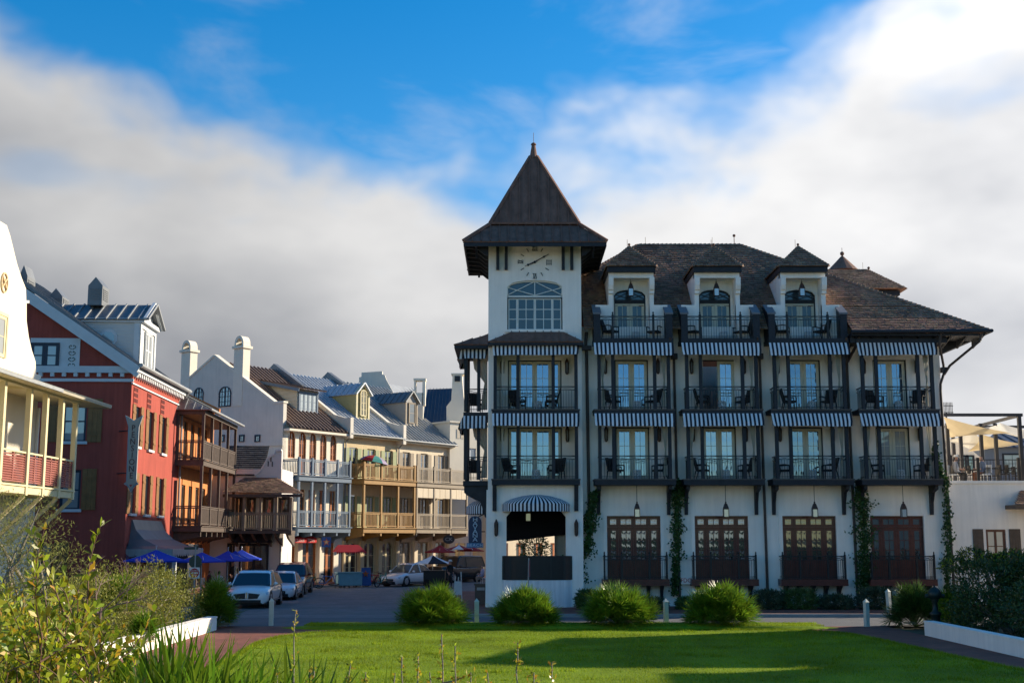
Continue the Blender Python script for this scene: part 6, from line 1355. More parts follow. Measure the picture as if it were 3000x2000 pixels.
for i, (px, pt, pe, hw, y, m2, lab) in enumerate(((1290, 1595, 1616, 45, 96, None, 'plain red parasol beside the oval shop sign'), (1378, 1594, 1612, 40, 98, None, 'dark red parasol behind the tower corner'), (1345, 1594, 1607, 42, 97, CANV, 'red and white panelled parasol at the far cafe'))):
    zt, ze = Z(pt, y), Z(pe, y); parasol(X(px, pt, y), y, hw/FPX*y, zt, REDC, lab, 8, zt-ze, 'red parasols at the far cafe', mat2=m2, rot=10*i)
parasol(X(1268, 1625, 90), 90, 1.35, Z(1625, 90), NAVY, 'black and white panelled parasol over the street cart', 6, .55, mat2=CANV, rot=20)
def market_stall():
    y = 84; x0, x1 = X(977, 1600, y), X(1070, 1600, y); o = E('market_stall', 'turquoise vendor cart under a red fringed canopy outside the yellow house', 'stall', ((x0+x1)/2, y, 0), 20); F = frame((x0+x1)/2, y, 0, 20); w = (x1-x0)/2*.95
    zt, ze = Z(1595, y), Z(1616, y); m = MB(F); m.add([(-w, -.7, ze), (w, -.7, ze), (w, .7, ze), (-w, .7, ze), (-w*.75, -.15, zt), (w*.6, -.15, zt), (w*.6, .15, zt), (-w*.75, .15, zt)], [(0, 1, 5, 4), (1, 2, 6, 5), (2, 3, 7, 6), (3, 0, 4, 7), (4, 5, 6, 7)])
    for i in range(16): a, b = -w+2*w*i/16, -w+2*w*(i+1)/16; m.poly([(a, -.7, ze), (b, -.7, ze), ((a+b)/2, -.71, ze-.16)])
    m.build('canopy', REDC, o)
    for a in (-w*.5, w*.5): MB(F).tube((a, 0, 0), (a, 0, zt), .03).build('post', BRW, o)
    TQ = M('turquoise_paint', (.16, .36, .42), .6, .1, 3); MB(F).box(-w*.8, w*.8, -.45, .45, .15, .95).box(-w*.85, w*.85, -.5, .5, .95, 1.0).build('counter', TQ, o)
market_stall()
# --- signs ---
def flat_sign(nm, lab, pos, w, h, bg, lines, parts=(), post=None, rnd=False, cat='sign', fg=(.8, .8, .8), yaw=0):
    o = E(nm, lab, cat, tuple(pos), yaw); F = frame(*pos, yaw); bm = M(nm+'_board_%.2f_%.2f' % (bg[0], bg[2]), bg, .5, .05)
    if rnd:
        pts = [(-w/2, -h/2), (w/2, -h/2)]+[(w/2*math.cos(a), h/2-w*.45+w*.45*math.sin(a)) for a in np.linspace(0, PI, 9)]
    else: pts = [(-w/2, -h/2), (w/2, -h/2), (w/2, h/2), (-w/2, h/2)]
    MB(F).prism(pts, -.03, .03, 'y').build('board', bm, o)
    for t, sz, dz, sx in lines: text_mb(t, sz, F @ Matrix.Translation((0, -.036, dz)), .008, sx).build('lettering', M('paint_%.2f_%.2f_%.2f' % fg, fg, .5, .02), o)
    if post: MB(F).tube((0, .05, -pos[2]), (0, .05, post), .03).build('post', GALV, o)
    return o
def street_signs():
    y = 56.; x = X(572, 1640, y); o = E('road_sign', 'DO NOT ENTER sign and back of a stop sign on one galvanised post', 'sign', (x, y, 0)); F = frame(x, y, 0); zc = Z(1677, y)
    WP = M('sign_white', (.75, .75, .74), .4, .03); RP = M('sign_red_paint', (.48, .025, .03), .4, .04); GB = M('sign_back_green', (.035, .07, .055), .5, .1)
    MB(F).tube((0, 0, 0), (0, 0, Z(1600, y)), .03).build('post', GALV, o); MB(F).box(-.23, .23, -.06, -.045, zc-.235, zc+.235).build('board', WP, o)
    c = [(.20*math.cos(2*PI*i/24), zc+.20*math.sin(2*PI*i/24)) for i in range(24)]; MB(F).prism(c, -.068, -.061, 'y').build('disc', RP, o); MB(F).box(-.155, .155, -.076, -.069, zc-.03, zc+.03).build('bar', WP, o)
    text_mb('DO NOT', .075, F @ Matrix.Translation((0, -.074, zc+.095)), .006).build('lettering', WP, o); text_mb('ENTER', .075, F @ Matrix.Translation((0, -.074, zc-.095)), .006).build('lettering', WP, o)
    zs = Z(1645, y); MB(F).prism([(.30*math.cos(PI/8+PI/4*i), zs+.30*math.sin(PI/8+PI/4*i)) for i in range(8)], .04, .05, 'y').build('stop_sign_back', GB, o)
    MB(F).box(-.5, .1, -.012, .012, Z(1609, y), Z(1602, y)).build('street_name_blade', GB, o); MB(F).box(-.012, .012, -.3, .4, Z(1600, y), Z(1593, y)).build('street_name_blade', GB, o)
    # hotel corner blade sign
    y = 58.6; x = X(1392, 1550, y); zc = Z(1550, y); NB = (.020, .035, .085); LB_ = (.42, .58, .72)
    o = flat_sign('hanging_sign', 'tall navy blade sign with vertical HAVANA letters over a blue BEACH board', (x, y, zc), X(1411, 1550, y)-X(1374, 1550, y), Z(1511, y)-Z(1590, y), NB, [], rnd=True); h = Z(1511, y)-Z(1590, y); F = frame(x, y, zc)
    MB(F).prism([(-.30, -h/2+.01), (.30, -h/2+.01), (.30, h/2-.25), (.16, h/2-.02), (-.16, h/2-.02), (-.30, h/2-.25)], -.025, .025, 'y').build('border', M('sign_blue_rim', (.06, .13, .26), .5), o)
    for i, ch in enumerate('HAVANA'): text_mb(ch, .27, F @ Matrix.Translation((0, -.04, h*.36-h*.147*i)), .012, 1.25).build('letter', M('sign_pale_blue', LB_, .5), o)
    MB(F).box(-.38, .38, -.035, .035, -h/2-.21, -h/2+.0).build('lower_board', M('sign_mid_blue', (.05, .16, .32), .5), o); text_mb('BEACH', .19, F @ Matrix.Translation((0, -.042, -h/2-.105)), .008, 1.1, 1.15).build('lettering', M('sign_pale_blue', LB_, .5), o)
    MB(F).tube((.0, .0, h/2-.1), (.35, .0, h/2+.05), .025).tube((.3, 0, -.1), (.45, 0, -.1), .025).build('bracket', IRON, o)
    y = YW-.04; flat_sign('wall_plate', 'small white FDC plate with red letters on the hotel wall beside the ivy', (X(2008, 1699, y), y-.16, Z(1699, y)), .44, .32, (.86, .80, .74), [('FDC', .26, 0, .95)], fg=(.50, .03, .02))
    y = 86.; flat_sign('star_sign', 'small blue hanging sign with an orange star under the blue balcony', (X(956, 1587, y), y, Z(1587, y)), .62, .66, (.03, .10, .30), [], yaw=20); 
    def star(pos, r, yaw):
        pts = []
        for i in range(10): a = PI/2+PI*i/5; q = r if i % 2 == 0 else r*.42; pts.append((q*math.cos(a), q*math.sin(a)))
        return MB(frame(*pos, yaw)).prism(pts, -.05, -.035, 'y')
    so_ = [o for o in bpy.data.objects if o.name.startswith('star_sign')][0]; star((X(956, 1587, y), y, Z(1587, y)), .27, 20).build('star', M('star_orange', (.5, .12, .03), .6), so_); star((X(956, 1587, y), y-.02, Z(1587, y)), .15, 20).build('star', M('star_cream', (.6, .5, .3), .6), so_)
    y = 85.; px = 1072; o = E('sandwich_board', 'blue sandwich board with an orange star on the pavement', 'sign', (X(px, 1670, y), y, .1), 20); F = frame(X(px, 1670, y), y, 0, 20)
    MB(F).hull8([(-.33, -.25, .1), (.33, -.25, .1), (.33, -.2, .1), (-.33, -.2, .1)], [(-.30, -.02, 1.25), (.30, -.02, 1.25), (.30, .0, 1.25), (-.30, .0, 1.25)]).build('board', M('board_blue', (.03, .10, .30), .6), o); MB(F).hull8([(-.33, .25, .1), (.33, .25, .1), (.33, .2, .1), (-.33, .2, .1)], [(-.30, .03, 1.25), (.30, .03, 1.25), (.30, .005, 1.25), (-.30, .005, 1.25)]).build('board', MATS['board_blue'], o)
    star((X(px, 1660, y), y-.13, .85), .24, 20).build('star', MATS['star_orange'], o)
    y = 93.; c = P(1315, 1579, y); o = E('oval_sign', 'dark oval hanging sign with pale letters under the taupe balcony', 'sign', tuple(c)); F = frame(*c)
    MB(F).prism([(.42*math.cos(2*PI*i/24), .32*math.sin(2*PI*i/24)) for i in range(24)], -.03, .03, 'y').build('board', M('oval_dark', (.03, .022, .022), .5), o); text_mb('CK', .34, F @ Matrix.Translation((0, -.036, 0)), .008, 1.2).build('lettering', M('oval_letters', (.35, .33, .33), .5), o); MB(F).tube((-.2, 0, .3), (-.2, 0, .75), .015).tube((.2, 0, .3), (.2, 0, .75), .015).build('hanger', IRON, o)
    # red shop awning with lettering (belongs to the cream house front)
    u0, u1 = U(838, 1580, -1.0), U(925, 1580, -1.0); m = MB(F2); zt, ze = Z(1558, 87), Z(1576, 86.5)
    o = E('shop_awning', 'red canvas shop awning with white lettering on the cream house', 'awning', W2((u0, 0, zt)), Y2); m.poly([(u0, -.05, zt), (u1, -.05, zt), (u1, -1.1, ze), (u0, -1.1, ze)]); m.poly([(u0, -1.1, ze), (u1, -1.1, ze), (u1, -1.1, ze-.3), (u0, -1.1, ze-.3)]); m.poly([(u0, -.05, zt), (u0, -1.1, ze), (u0, -1.1, ze-.3), (u0, -.05, ze-.3)]); m.build('canopy', M('scarlet_canvas', (.50, .02, .02), .8, .08, 3), o)
    for t, f in (('FABULOUS', .34), ('TOYS', .80)): text_mb(t, .30, F2 @ Matrix.Translation((u0+(u1-u0)*f, -1.112, ze-.15)), .006, .9).build('lettering', M('awning_letters', (.7, .55, .5), .6), o)
    # bare sign post in front of the porch, seen edge on
    y = 54.6; x = X(1546, 1690, y); o = E('parking_sign', 'thin galvanised post with a narrow sign seen edge-on before the tower porch', 'sign', (x, y, .12)); MB().tube((x, y, .1), (x+.05, y, Z(1634, y)), .03).build('post', GALV, o); MB().box(x+.06, x+.10, y-.22, y+.2, Z(1688, y), Z(1640, y)).build('board', M('sign_edge_red', (.20, .05, .06), .5), o)
street_signs()
# --- cars ---
TYRE = M('tyre_rubber', (.012, .012, .013), .85, .1); RIM = M('alloy', (.45, .46, .48), .3, .1, metallic=.8); CGL = glassmat('car_glass', (.008, .012, .012), .09, .02); LAMPG = glassmat('lamp_glass', (.55, .56, .58), .3); CHR = M('chrome', (.6, .6, .62), .15, .05, metallic=1.)
BLK = M('black_plastic', (.012, .012, .014), .5, .1)
def loft(mb, secs, mi=0):
    n = len(secs[0]); o = [p for s in secs for p in s]; f = [(i*n+j, i*n+j+1, (i+1)*n+j+1, (i+1)*n+j) for i in range(len(secs)-1) for j in range(n-1)]
    f += [tuple(range(n-1, -1, -1)), tuple(range((len(secs)-1)*n, len(secs)*n))]; mb.add(o, f, mi); return mb
def car(lab, T, L, W, H, paint, kind, grille):
    """body loft + glazed cabin; +x is forward. kind: suv / sedan / boxy"""
    o = E('car', lab, 'car'); hw = W/2; belt = H*(.60 if kind != 'boxy' else .58); hood = H*(.56 if kind == 'sedan' else .585 if kind == 'suv' else .62); nose = H*(.42 if kind == 'sedan' else .45 if kind == 'suv' else .58); gc = .22 if kind != 'sedan' else .16
    def sec(x, zt, w, zlow=gc, cr=.03):
        w2 = w*.90; r = [(x, w*.86, zlow), (x, w*.97, zlow+.12), (x, w, zlow+(zt-zlow)*.55), (x, w*.985, zt-(zt-zlow)*.18), (x, w*.90, zt-.02), (x, w*.6, zt+cr*.6), (x, 0, zt+cr)]
        return [(a, -b, c) for a, b, c in r]+[(a, b, c) for a, b, c in r[-2::-1]]
    f = L/2; tail = belt+(.02 if kind == 'sedan' else .0)
    st = [(f, nose*.86, hw*.70, gc+.08), (f-.06, nose*.97, hw*.84, gc), (f-.22, nose*1.04, hw*.95, gc), (f-.55, nose+(hood-nose)*.55, hw*.99, gc), (f-1.0, hood, hw, gc), (f-1.35, belt*.985, hw, gc), (0, belt, hw, gc), (-f*.55, belt+.02, hw, gc), (-f+.5, tail+.02, hw*.98, gc), (-f+.12, tail-.03, hw*.92, gc+.04), (-f, tail-.18, hw*.82, gc+.14)]
    m = MB(); loft(m, [sec(*s) for s in st]); b = m.build('body', paint, o, smooth=True)
    # cabin
    if kind == 'sedan': cx = [(f-1.25, belt, .90), (f-1.85, H-.10, .74), (f-2.25, H, .70), (-.35, H-.01, .69), (-1.0, H-.10, .68), (-f+.62, belt+.03, .80)]
    elif kind == 'suv': cx = [(f-1.2, belt, .92), (f-1.8, H-.12, .80), (f-2.15, H-.02, .76), (-.4, H, .76), (-f+.75, H-.08, .74), (-f+.12, belt+.02, .86)]
    else: cx = [(f-1.35, belt, .93), (f-1.75, H-.10, .84), (f-1.95, H-.02, .82), (-.4, H, .82), (-f+.35, H-.05, .82), (-f+.08, belt+.02, .92)]
    def csec(x, z, w, t): return [(x, -hw*(w if t else .93), belt-.01), (x, -hw*w, z-.05), (x, -hw*w*.86, z), (x, 0, z+.015), (x, hw*w*.86, z), (x, hw*w, z-.05), (x, hw*.93, belt-.01)]
    m = MB(); S_ = []
    for i, (x, z, w) in enumerate(cx): S_.append([(x, -hw*.94, belt-.02), (x, -hw*(.94+(w-.94)*.97) , max(belt, z-.06)), (x, -hw*w*.88, z), (x, 0, z+.012), (x, hw*w*.88, z), (x, hw*(.94+(w-.94)*.97), max(belt, z-.06)), (x, hw*.94, belt-.02)])
    n = 7
    for i in range(len(S_)-1):
        for j in range(n-1):
            q = [S_[i][j], S_[i][j+1], S_[i+1][j+1], S_[i+1][j]]; side = j in (0, n-2); end = i == 0 or i == len(S_)-2
            m.poly(q, 0 if (side or end) else 1)
    cb = m.build('cabin', [CGL, paint], o)
    p = MB()
    for s in (-1, 1):    # pillars
        for i in range(len(cx)-1):
            if i in (0, 2, len(cx)-2) or (kind != 'sedan' and i == 3):
                a, c = S_[i], S_[i+1]; k1 = 1 if s < 0 else 5
                p.beam(Vector(a[k1]), Vector(c[k1]), .05, .06)
        xb = (cx[2][0]+cx[3][0])/2-.1; p.beam((xb, s*hw*.945, belt), (xb, s*hw*(.94+(cx[2][2]-.94)*.99), H-.07), .09, .05)
    p.build('pillars', paint, o)
    for s in (-1, 1):
        wx = (f-.92, -f+.98)
        for x in wx:
            r = .33 if kind == 'sedan' else .37 if kind == 'suv' else .39
            F_ = Matrix.Translation((x, s*(hw-.11), r)) @ Matrix.Rotation(R(90)*s, 4, 'X'); MB(Matrix.Translation((x, s*(hw-.105), r)) @ Matrix.Rotation(R(-90)*s, 4, 'X')).lathe([(r*1.16, -.1), (r*1.16, .108), (r*1.02, .109), (r*1.02, -.1)], 18).build('wheel_arch', BLK, o)
            w = MB(Matrix.Translation((x, s*(hw-.11), r)) @ Matrix.Rotation(R(-90)*s, 4, 'X')).lathe([(r*.62, .10), (r*.9, .125), (r, .09), (r, -.1), (r*.7, -.11)], 20).build('wheel', TYRE, o, smooth=True)
            rm = MB(Matrix.Translation((x, s*(hw-.11), r)) @ Matrix.Rotation(R(-90)*s, 4, 'X')); rm.lathe([(r*.64, .10), (r*.60, .11), (r*.54, .06), (r*.14, .07)], 18)
            for k in range(6):
                a = PI/3*k; rm.beam((r*.1*math.cos(a), r*.1*math.sin(a), .095), (r*.6*math.cos(a), r*.6*math.sin(a), .10), .07, .03)
            rm.build('rim', RIM, w)
        MB().ball((f-1.55, s*(hw+.10), belt+.07), .10, 8, sz=.75).box(f-1.57, f-1.5, min(s*hw, s*(hw+.1)), max(s*hw, s*(hw+.1)), belt, belt+.05).build('mirror', paint, o, smooth=True)
        zl = nose*(.80 if kind != 'boxy' else .78); MB().hull8([(f+.015, s*hw*.56, zl-.03), (f-.17, s*hw*.965, zl+.02), (f-.22, s*hw*.975, zl+.14), (f-.02, s*hw*.56, zl+.08)], [(f-.25, s*hw*.56, zl-.03), (f-.40, s*hw*.90, zl+.02), (f-.45, s*hw*.90, zl+.14), (f-.3, s*hw*.56, zl+.08)]).build('headlight', LAMPG, o)
        MB().box(-f+.0, -f+.12, s*hw*.55 if s > 0 else -hw*.86, hw*.86 if s > 0 else -hw*.55, tail-.28, tail-.14).build('tail_light', M('tail_red', (.25, .01, .01), .3), o)
        for x in (cx[2][0]+.25, -.45): MB().box(x-.09, x+.09, s*(hw+.0)-.012, s*(hw)+.012, belt-.14, belt-.10).build('door_handle', paint, o)
    if grille == 'split':
        for s in (-1, 1): MB().hull8([(f+.03, s*.07, nose*.58), (f+.02, s*hw*.50, nose*.60), (f+.0, s*hw*.62, nose*.86), (f+.01, s*.07, nose*.93)], [(f-.2, s*.07, nose*.58), (f-.2, s*hw*.50, nose*.60), (f-.25, s*hw*.62, nose*.86), (f-.25, s*.07, nose*.93)]).build('grille', BLK, o)
        MB().box(f-.02, f+.045, -.035, .035, nose*.62, nose*.97).build('badge', CHR, o)
    else:
        zz = (nose*.55, nose*.8) if grille != 'tall' else (nose*.62, nose*.95); MB().box(f-.22, f+.022, -hw*.50, hw*.50, zz[0], zz[1]).build('grille', BLK if grille != 'low' else BLK, o); MB().box(f-.1, f+.034, -hw*.42, hw*.42, (zz[0]+zz[1])/2-.015, (zz[0]+zz[1])/2+.015).build('grille_bar', CHR, o)
    MB().box(f-.25, f+.018, -hw*.66, hw*.66, gc+.05, gc+.17).build('lower_intake', BLK, o); MB().box(-f*.98+.1, f-.15, -hw*.9, hw*.9, gc-.03, gc+.02).build('underbody', BLK, o)
    MB().beam((f-1.3, hw+.002, gc+.1), (-f+1.4, hw+.002, gc+.1), .012, .05).beam((f-1.3, -hw-.002, gc+.1), (-f+1.4, -hw-.002, gc+.1), .012, .05).build('sill_trim', CHR if kind == 'suv' else BLK, o)
    move(o, T); return o
PW = M('pearl_white_paint', (.84, .84, .83), .25, .03, coat=1.); PR = M('maroon_paint', (.10, .012, .016), .25, .05, coat=1.); PB = M('black_paint', (.012, .016, .018), .2, .05, coat=1.); PS = M('silver_white_paint', (.72, .74, .76), .25, .03, coat=1.)
y = 58.6; car('large white crossover with split dark grille parked before the blue parasols', frame(X(723, 1700, y), y+2.2, 0, -88), 5.1, 1.93, 1.66, PW, 'suv', 'split')
y = 66.5; car('small silver-white sedan parked right behind the white crossover', frame(X(810, 1700, y), y+2, 0, -88), 4.6, 1.78, 1.43, PS, 'sedan', 'low')
y = 73.; car('maroon sport utility car parked behind the silver-white sedan', frame(X(840, 1700, y), y+2, 0, -88), 4.8, 1.92, 1.78, PR, 'suv', 'wide')
y = 86.5; car('white compact sedan parked by the bicycle racks before the yellow house', frame(X(1193, 1690, y), y+.8, 0, -90-32), 4.5, 1.76, 1.50, PS, 'sedan', 'wide')
y = 94.; car('boxy black off-road wagon parked behind the street cart', frame(X(1335, 1680, y), y+.8, 0, -90-36), 4.8, 1.98, 1.92, PB, 'boxy', 'tall')
# --- bicycles ---
def bike(lab, T, colour):
    o = E('bicycle', lab, 'bicycle', (0, 0, 0), 0, 'bicycles by the racks'); fm = M('bike_%.2f_%.2f_%.2f' % colour, colour, .35, .05, coat=.5)
    for x in (-.52, .52):
        w = MB(Matrix.Translation((x, 0, .34)) @ Matrix.Rotation(PI/2, 4, 'X')).lathe([(.34, .025), (.35, 0), (.34, -.025), (.30, -.025), (.295, 0), (.30, .025), (.34, .025)], 24).build('wheel', TYRE, o); m = MB()
        for i in range(10): a = 2*PI*i/10; m.tube((x, 0, .34), (x+.31*math.cos(a), 0, .34+.31*math.sin(a)), .004, n=3)
        m.build('spokes', RIM, w)
    A, B, C_, D = (-.52, 0, .34), (-.12, 0, .30), (-.22, 0, .78), (.36, 0, .80); m = MB()
    for a, b in ((A, B), (A, C_), (B, C_), (B, D), (C_, (.34, 0, .74)), (D, (.52, 0, .34)), (D, (.33, 0, .95)), (C_, (-.25, 0, .88))): m.tube(a, b, .028, n=6)
    m.build('frame', fm, o); MB().path([(.20, -.28, 1.0), (.33, -.12, .98), (.33, .12, .98), (.20, .28, 1.0)], .014, 6).build('handlebar', BLK, o); MB().hull8([(-.40, -.10, .88), (-.40, .10, .88), (-.10, .03, .90), (-.10, -.03, .90)], [(-.40, -.11, .94), (-.40, .11, .94), (-.10, .02, .93), (-.10, -.02, .93)]).build('saddle', BLK, o)
    MB().lathe([(.0, 0), (.09, .0)], 12).build('chainring', BLK, o); o.children[-1].matrix_local = Matrix.Translation((-.12, -.03, .30)) @ Matrix.Rotation(PI/2, 4, 'X'); move(o, T)
BK = [(958, 82.5, 12, (.03, .16, .42), 'light blue bicycle beside the bike racks'), (905, 80.5, 35, (.05, .20, .06), 'green bicycle behind the maroon car'), (897, 79.5, 40, (.03, .04, .12), 'dark blue bicycle leaning behind the maroon car'), (1072, 86, 20, (.03, .10, .10), 'dark teal bicycle at the end of the racks'), (1095, 85.5, -20, (.30, .02, .03), 'red bicycle beside the compact white sedan'), (1118, 85, 60, (.05, .30, .25), 'mint green bicycle at the front bumper of the compact sedan')]
for px, y, ya, c, lab in BK: bike(lab, frame(X(px, 1715, y), y, .0, ya) @ Matrix.Rotation(R(6), 4, 'X'), c)
rk = MB().path([(-.22, 0, 0), (-.22, 0, .75), (-.16, 0, .85), (0, 0, .89), (.16, 0, .85), (.22, 0, .75), (.22, 0, 0)], .042, 7); rkm = mesh(rk, 'bike_rack', GALV, True)
for i in range(10):
    px = 880+20*i if i < 2 else 985+14*(i-2); y = 82.+.4*i; o = place(rkm, 'bike_rack', None, frame(X(px, 1710, y), y+.5, .0, 62)); tag(o, 'galvanised hoop bike rack in the row along the kerb', 'bike rack', 'hoop racks along the kerb')
# street cart, bin, easel board
y = 84.; o = E('street_cart', 'black vendor cart under the black and white parasol', 'cart', (X(1275, 1700, y), y, 0)); x = X(1275, 1700, y); MB().box(x-.75, x+.65, y-.4, y+.4, .28, 1.05).build('cabinet', BLK, o); MB().box(x-.85, x+.75, y-.45, y+.45, 1.05, 1.10).build('counter', BLK, o)
for s in (-1, 1): MB(Matrix.Translation((x+s*.5, y-.42, .27)) @ Matrix.Rotation(PI/2, 4, 'X')).lathe([(.27, .03), (.27, -.03), (.05, -.03), (.05, .03), (.27, .03)], 16).build('wheel', TYRE, o)
y = 59.; x = X(1409, 1700, y); o = E('litter_bin', 'square dark brown litter bin beside the tower pier', 'bin', (x, y, .12)); MB().box(x-.27, x+.27, y-.27, y+.27, .16, 1.02).build('bin_body', BRW, o); MB().box(x-.31, x+.31, y-.31, y+.31, 1.02, 1.10).build('lid', BRW, o); MB().box(x-.18, x+.18, y-.285, y-.271, .80, .93).build('slot', GALV, o)
y = 62.; x = X(1337, 1700, y); o = E('easel_board', 'white easel board standing at the pavement edge beside the bin', 'sign', (x, y, .05)); MB().tube((x-.12, y, 0), (x-.05, y+.1, 1.35), .025).tube((x+.28, y, 0), (x+.22, y+.1, 1.55), .025).tube((x, y+.5, 0), (x+.1, y+.1, 1.3), .025).build('legs', GREYW, o); MB().box(x-.1, x+.25, y+.03, y+.06, .45, 1.1).build('board', GREYW, o)
# cast-iron post with lamp head by the garden wall
y = 43.2; x = X(2740, 1780, y); o = E('hydrant_post', 'dark green cast-iron post with rounded head at the end of the garden wall', 'post', (x, y, 0)); CI = M('dark_green_iron', (.010, .022, .018), .45, .2, 5)
MB().lathe([(.24, 0), (.24, .12), (.17, .16), (.15, .55), (.20, .60), (.20, .66), (.10, .72), (.085, 1.0), (.12, 1.05), (.12, 1.10)], 12, (x, y)).build('shaft', CI, o, smooth=True); MB().lathe([(.12, 1.10), (.21, 1.16), (.24, 1.25), (.22, 1.36), (.14, 1.46), (.03, 1.52), (.03, 1.56), (.002, 1.58)], 12, (x, y)).build('head', CI, o, smooth=True); MB().tube((x-.32, y, 1.22), (x+.32, y, 1.22), .07, n=8).build('cap', CI, o)
# --- people (each body one continuous skinned mesh, coloured by garment) ---
SKIN = M('skin', (.42, .24, .17), .6, .05); HAIR = M('brown_hair', (.05, .03, .02), .7, .1); HATW = M('white_hat', (.75, .74, .70), .8, .05)
def person(lab, T, shirt, pants, pose='stand', hat=False):
    if pose == 'stand': J = {'pel': (0, 0, .95), 'chest': (0, 0, 1.32), 'neck': (0, 0, 1.5), 'head': (0, -.02, 1.62), 'top': (0, -.02, 1.72), 'kl': (.10, -.03, .5), 'al': (.11, 0, .07), 'tl': (.12, -.15, .03), 'kr': (-.10, .03, .5), 'ar': (-.11, .06, .07), 'tr': (-.12, -.1, .03), 'sl': (.19, 0, 1.42), 'el': (.25, .03, 1.13), 'wl': (.24, -.08, .90), 'hl': (.24, -.1, .80), 'sr': (-.19, 0, 1.42), 'er': (-.25, .02, 1.13), 'wr': (-.22, -.15, .95), 'hr': (-.2, -.2, .87)}
    else: J = {'pel': (0, 0, .50), 'chest': (0, .02, .88), 'neck': (0, .0, 1.07), 'head': (0, -.04, 1.19), 'top': (0, -.04, 1.29), 'kl': (.11, -.45, .50), 'al': (.11, -.42, .08), 'tl': (.12, -.56, .03), 'kr': (-.11, -.45, .50), 'ar': (-.12, -.38, .08), 'tr': (-.12, -.52, .03), 'sl': (.19, 0, .98), 'el': (.24, -.08, .70), 'wl': (.16, -.32, .68), 'hl': (.13, -.40, .69), 'sr': (-.19, 0, .98), 'er': (-.24, -.08, .70), 'wr': (-.14, -.32, .70), 'hr': (-.11, -.4, .71)}
    names = list(J); idx = {n: i for i, n in enumerate(names)}; ed = [('pel', 'chest'), ('chest', 'neck'), ('neck', 'head'), ('head', 'top'), ('pel', 'kl'), ('kl', 'al'), ('al', 'tl'), ('pel', 'kr'), ('kr', 'ar'), ('ar', 'tr'), ('chest', 'sl'), ('sl', 'el'), ('el', 'wl'), ('wl', 'hl'), ('chest', 'sr'), ('sr', 'er'), ('er', 'wr'), ('wr', 'hr')]
    rad = {'pel': .16, 'chest': .16, 'neck': .06, 'head': .10, 'top': .075, 'kl': .065, 'kr': .065, 'al': .042, 'ar': .042, 'tl': .035, 'tr': .035, 'sl': .065, 'sr': .065, 'el': .042, 'er': .042, 'wl': .03, 'wr': .03, 'hl': .028, 'hr': .028}
    me = bpy.data.meshes.new('person'); me.from_pydata([J[n] for n in names], [(idx[a], idx[b]) for a, b in ed], []); ob = bpy.data.objects.new('person', me); COL.objects.link(ob)
    sk = ob.modifiers.new('skin', 'SKIN'); sv = me.skin_vertices[0].data
    for n in names: sv[idx[n]].radius = (rad[n], rad[n]*(.75 if n in ('pel', 'chest') else 1)); sv[idx[n]].use_root = n == 'pel'
    ss = ob.modifiers.new('sub', 'SUBSURF'); ss.levels = ss.render_levels = 2
    dg = bpy.context.evaluated_depsgraph_get(); nm = bpy.data.meshes.new_from_object(ob.evaluated_get(dg)); bpy.data.objects.remove(ob)
    nm.materials.clear()
    for m in (SKIN, shirt, pants, HAIR): nm.materials.append(m)
    hz = J['neck'][2]; pz = J['pel'][2]
    for p in nm.polygons:
        c = p.center; p.use_smooth = True
        if c.z > hz+.20 or (c.z > hz+.05 and c.y > J['head'][1]+.03): p.material_index = 3
        elif c.z > hz: p.material_index = 0
        elif (Vector(c)-Vector(J['wl'])).length < .15 or (Vector(c)-Vector(J['wr'])).length < .15: p.material_index = 0
        elif c.z > pz+.05: p.material_index = 1
        elif c.z < .09: p.material_index = 3
        else: p.material_index = 2
    o = bpy.data.objects.new('person', nm); COL.objects.link(o); WM[o.name] = I4; tag(o, lab, 'person')
    if hat: MB().lathe([(.17, J['top'][2]+.0), (.11, J['top'][2]+.02), (.10, J['top'][2]+.09), (.01, J['top'][2]+.11)], 12, J['top'][:2]).build('hat', HATW, o)
    move(o, T); return o
def cafe_chair(lab, T):
    o = E('cafe_chair', lab, 'chair'); MB().box(-.22, .22, -.22, .22, .42, .46).build('seat', GREYW, o); MB().box(-.22, .22, .2, .24, .5, .9).build('backrest', GREYW, o)
    for a in (-.2, .2):
        for b in (-.2, .22): MB().tube((a, b, 0), (a, b, .44), .016, n=5).build('leg', GREYW, o)
    move(o, T)
sh_ = lambda n, c: M('cloth_'+n, c, .85, .08, 6)
y = 90; T = frame(X(1414, 1690, y), y, .0, -70); person('person in a pale lilac shirt seated at the far cafe', T, sh_('lilac', (.35, .36, .5)), sh_('khaki', (.35, .27, .2)), 'sit'); cafe_chair('white cafe chair under the person in the lilac shirt', T @ Matrix.Translation((0, .12, 0)))
y = 70; T = frame(X(640, 1720, y), y, .12, 160); person('person in a white shirt seated with back turned below the blue parasols', T, sh_('white', (.6, .62, .66)), sh_('navy', (.03, .04, .08)), 'sit'); cafe_chair('white cafe chair under the person in the white shirt', T @ Matrix.Translation((0, .12, 0)))
y = 71; T = frame(X(612, 1720, y), y, .12, 120); person('person in a dark plum top seated below the blue parasols', T, sh_('plum', (.08, .03, .04)), sh_('black', (.02, .02, .02)), 'sit'); cafe_chair('white cafe chair under the person in the dark plum top', T @ Matrix.Translation((0, .12, 0)))
y = 72; person('person in black standing between the parasol and the white crossover', frame(X(684, 1700, y), y, .12, 30), sh_('black', (.02, .02, .02)), sh_('black2', (.03, .03, .035)))
y = 82; person('person in black with a pale hat walking beside the easel board', frame(X(1318, 1700, y), y, 0, 40), sh_('black', (.02, .02, .02)), sh_('black2', (.03, .03, .035)), hat=True)
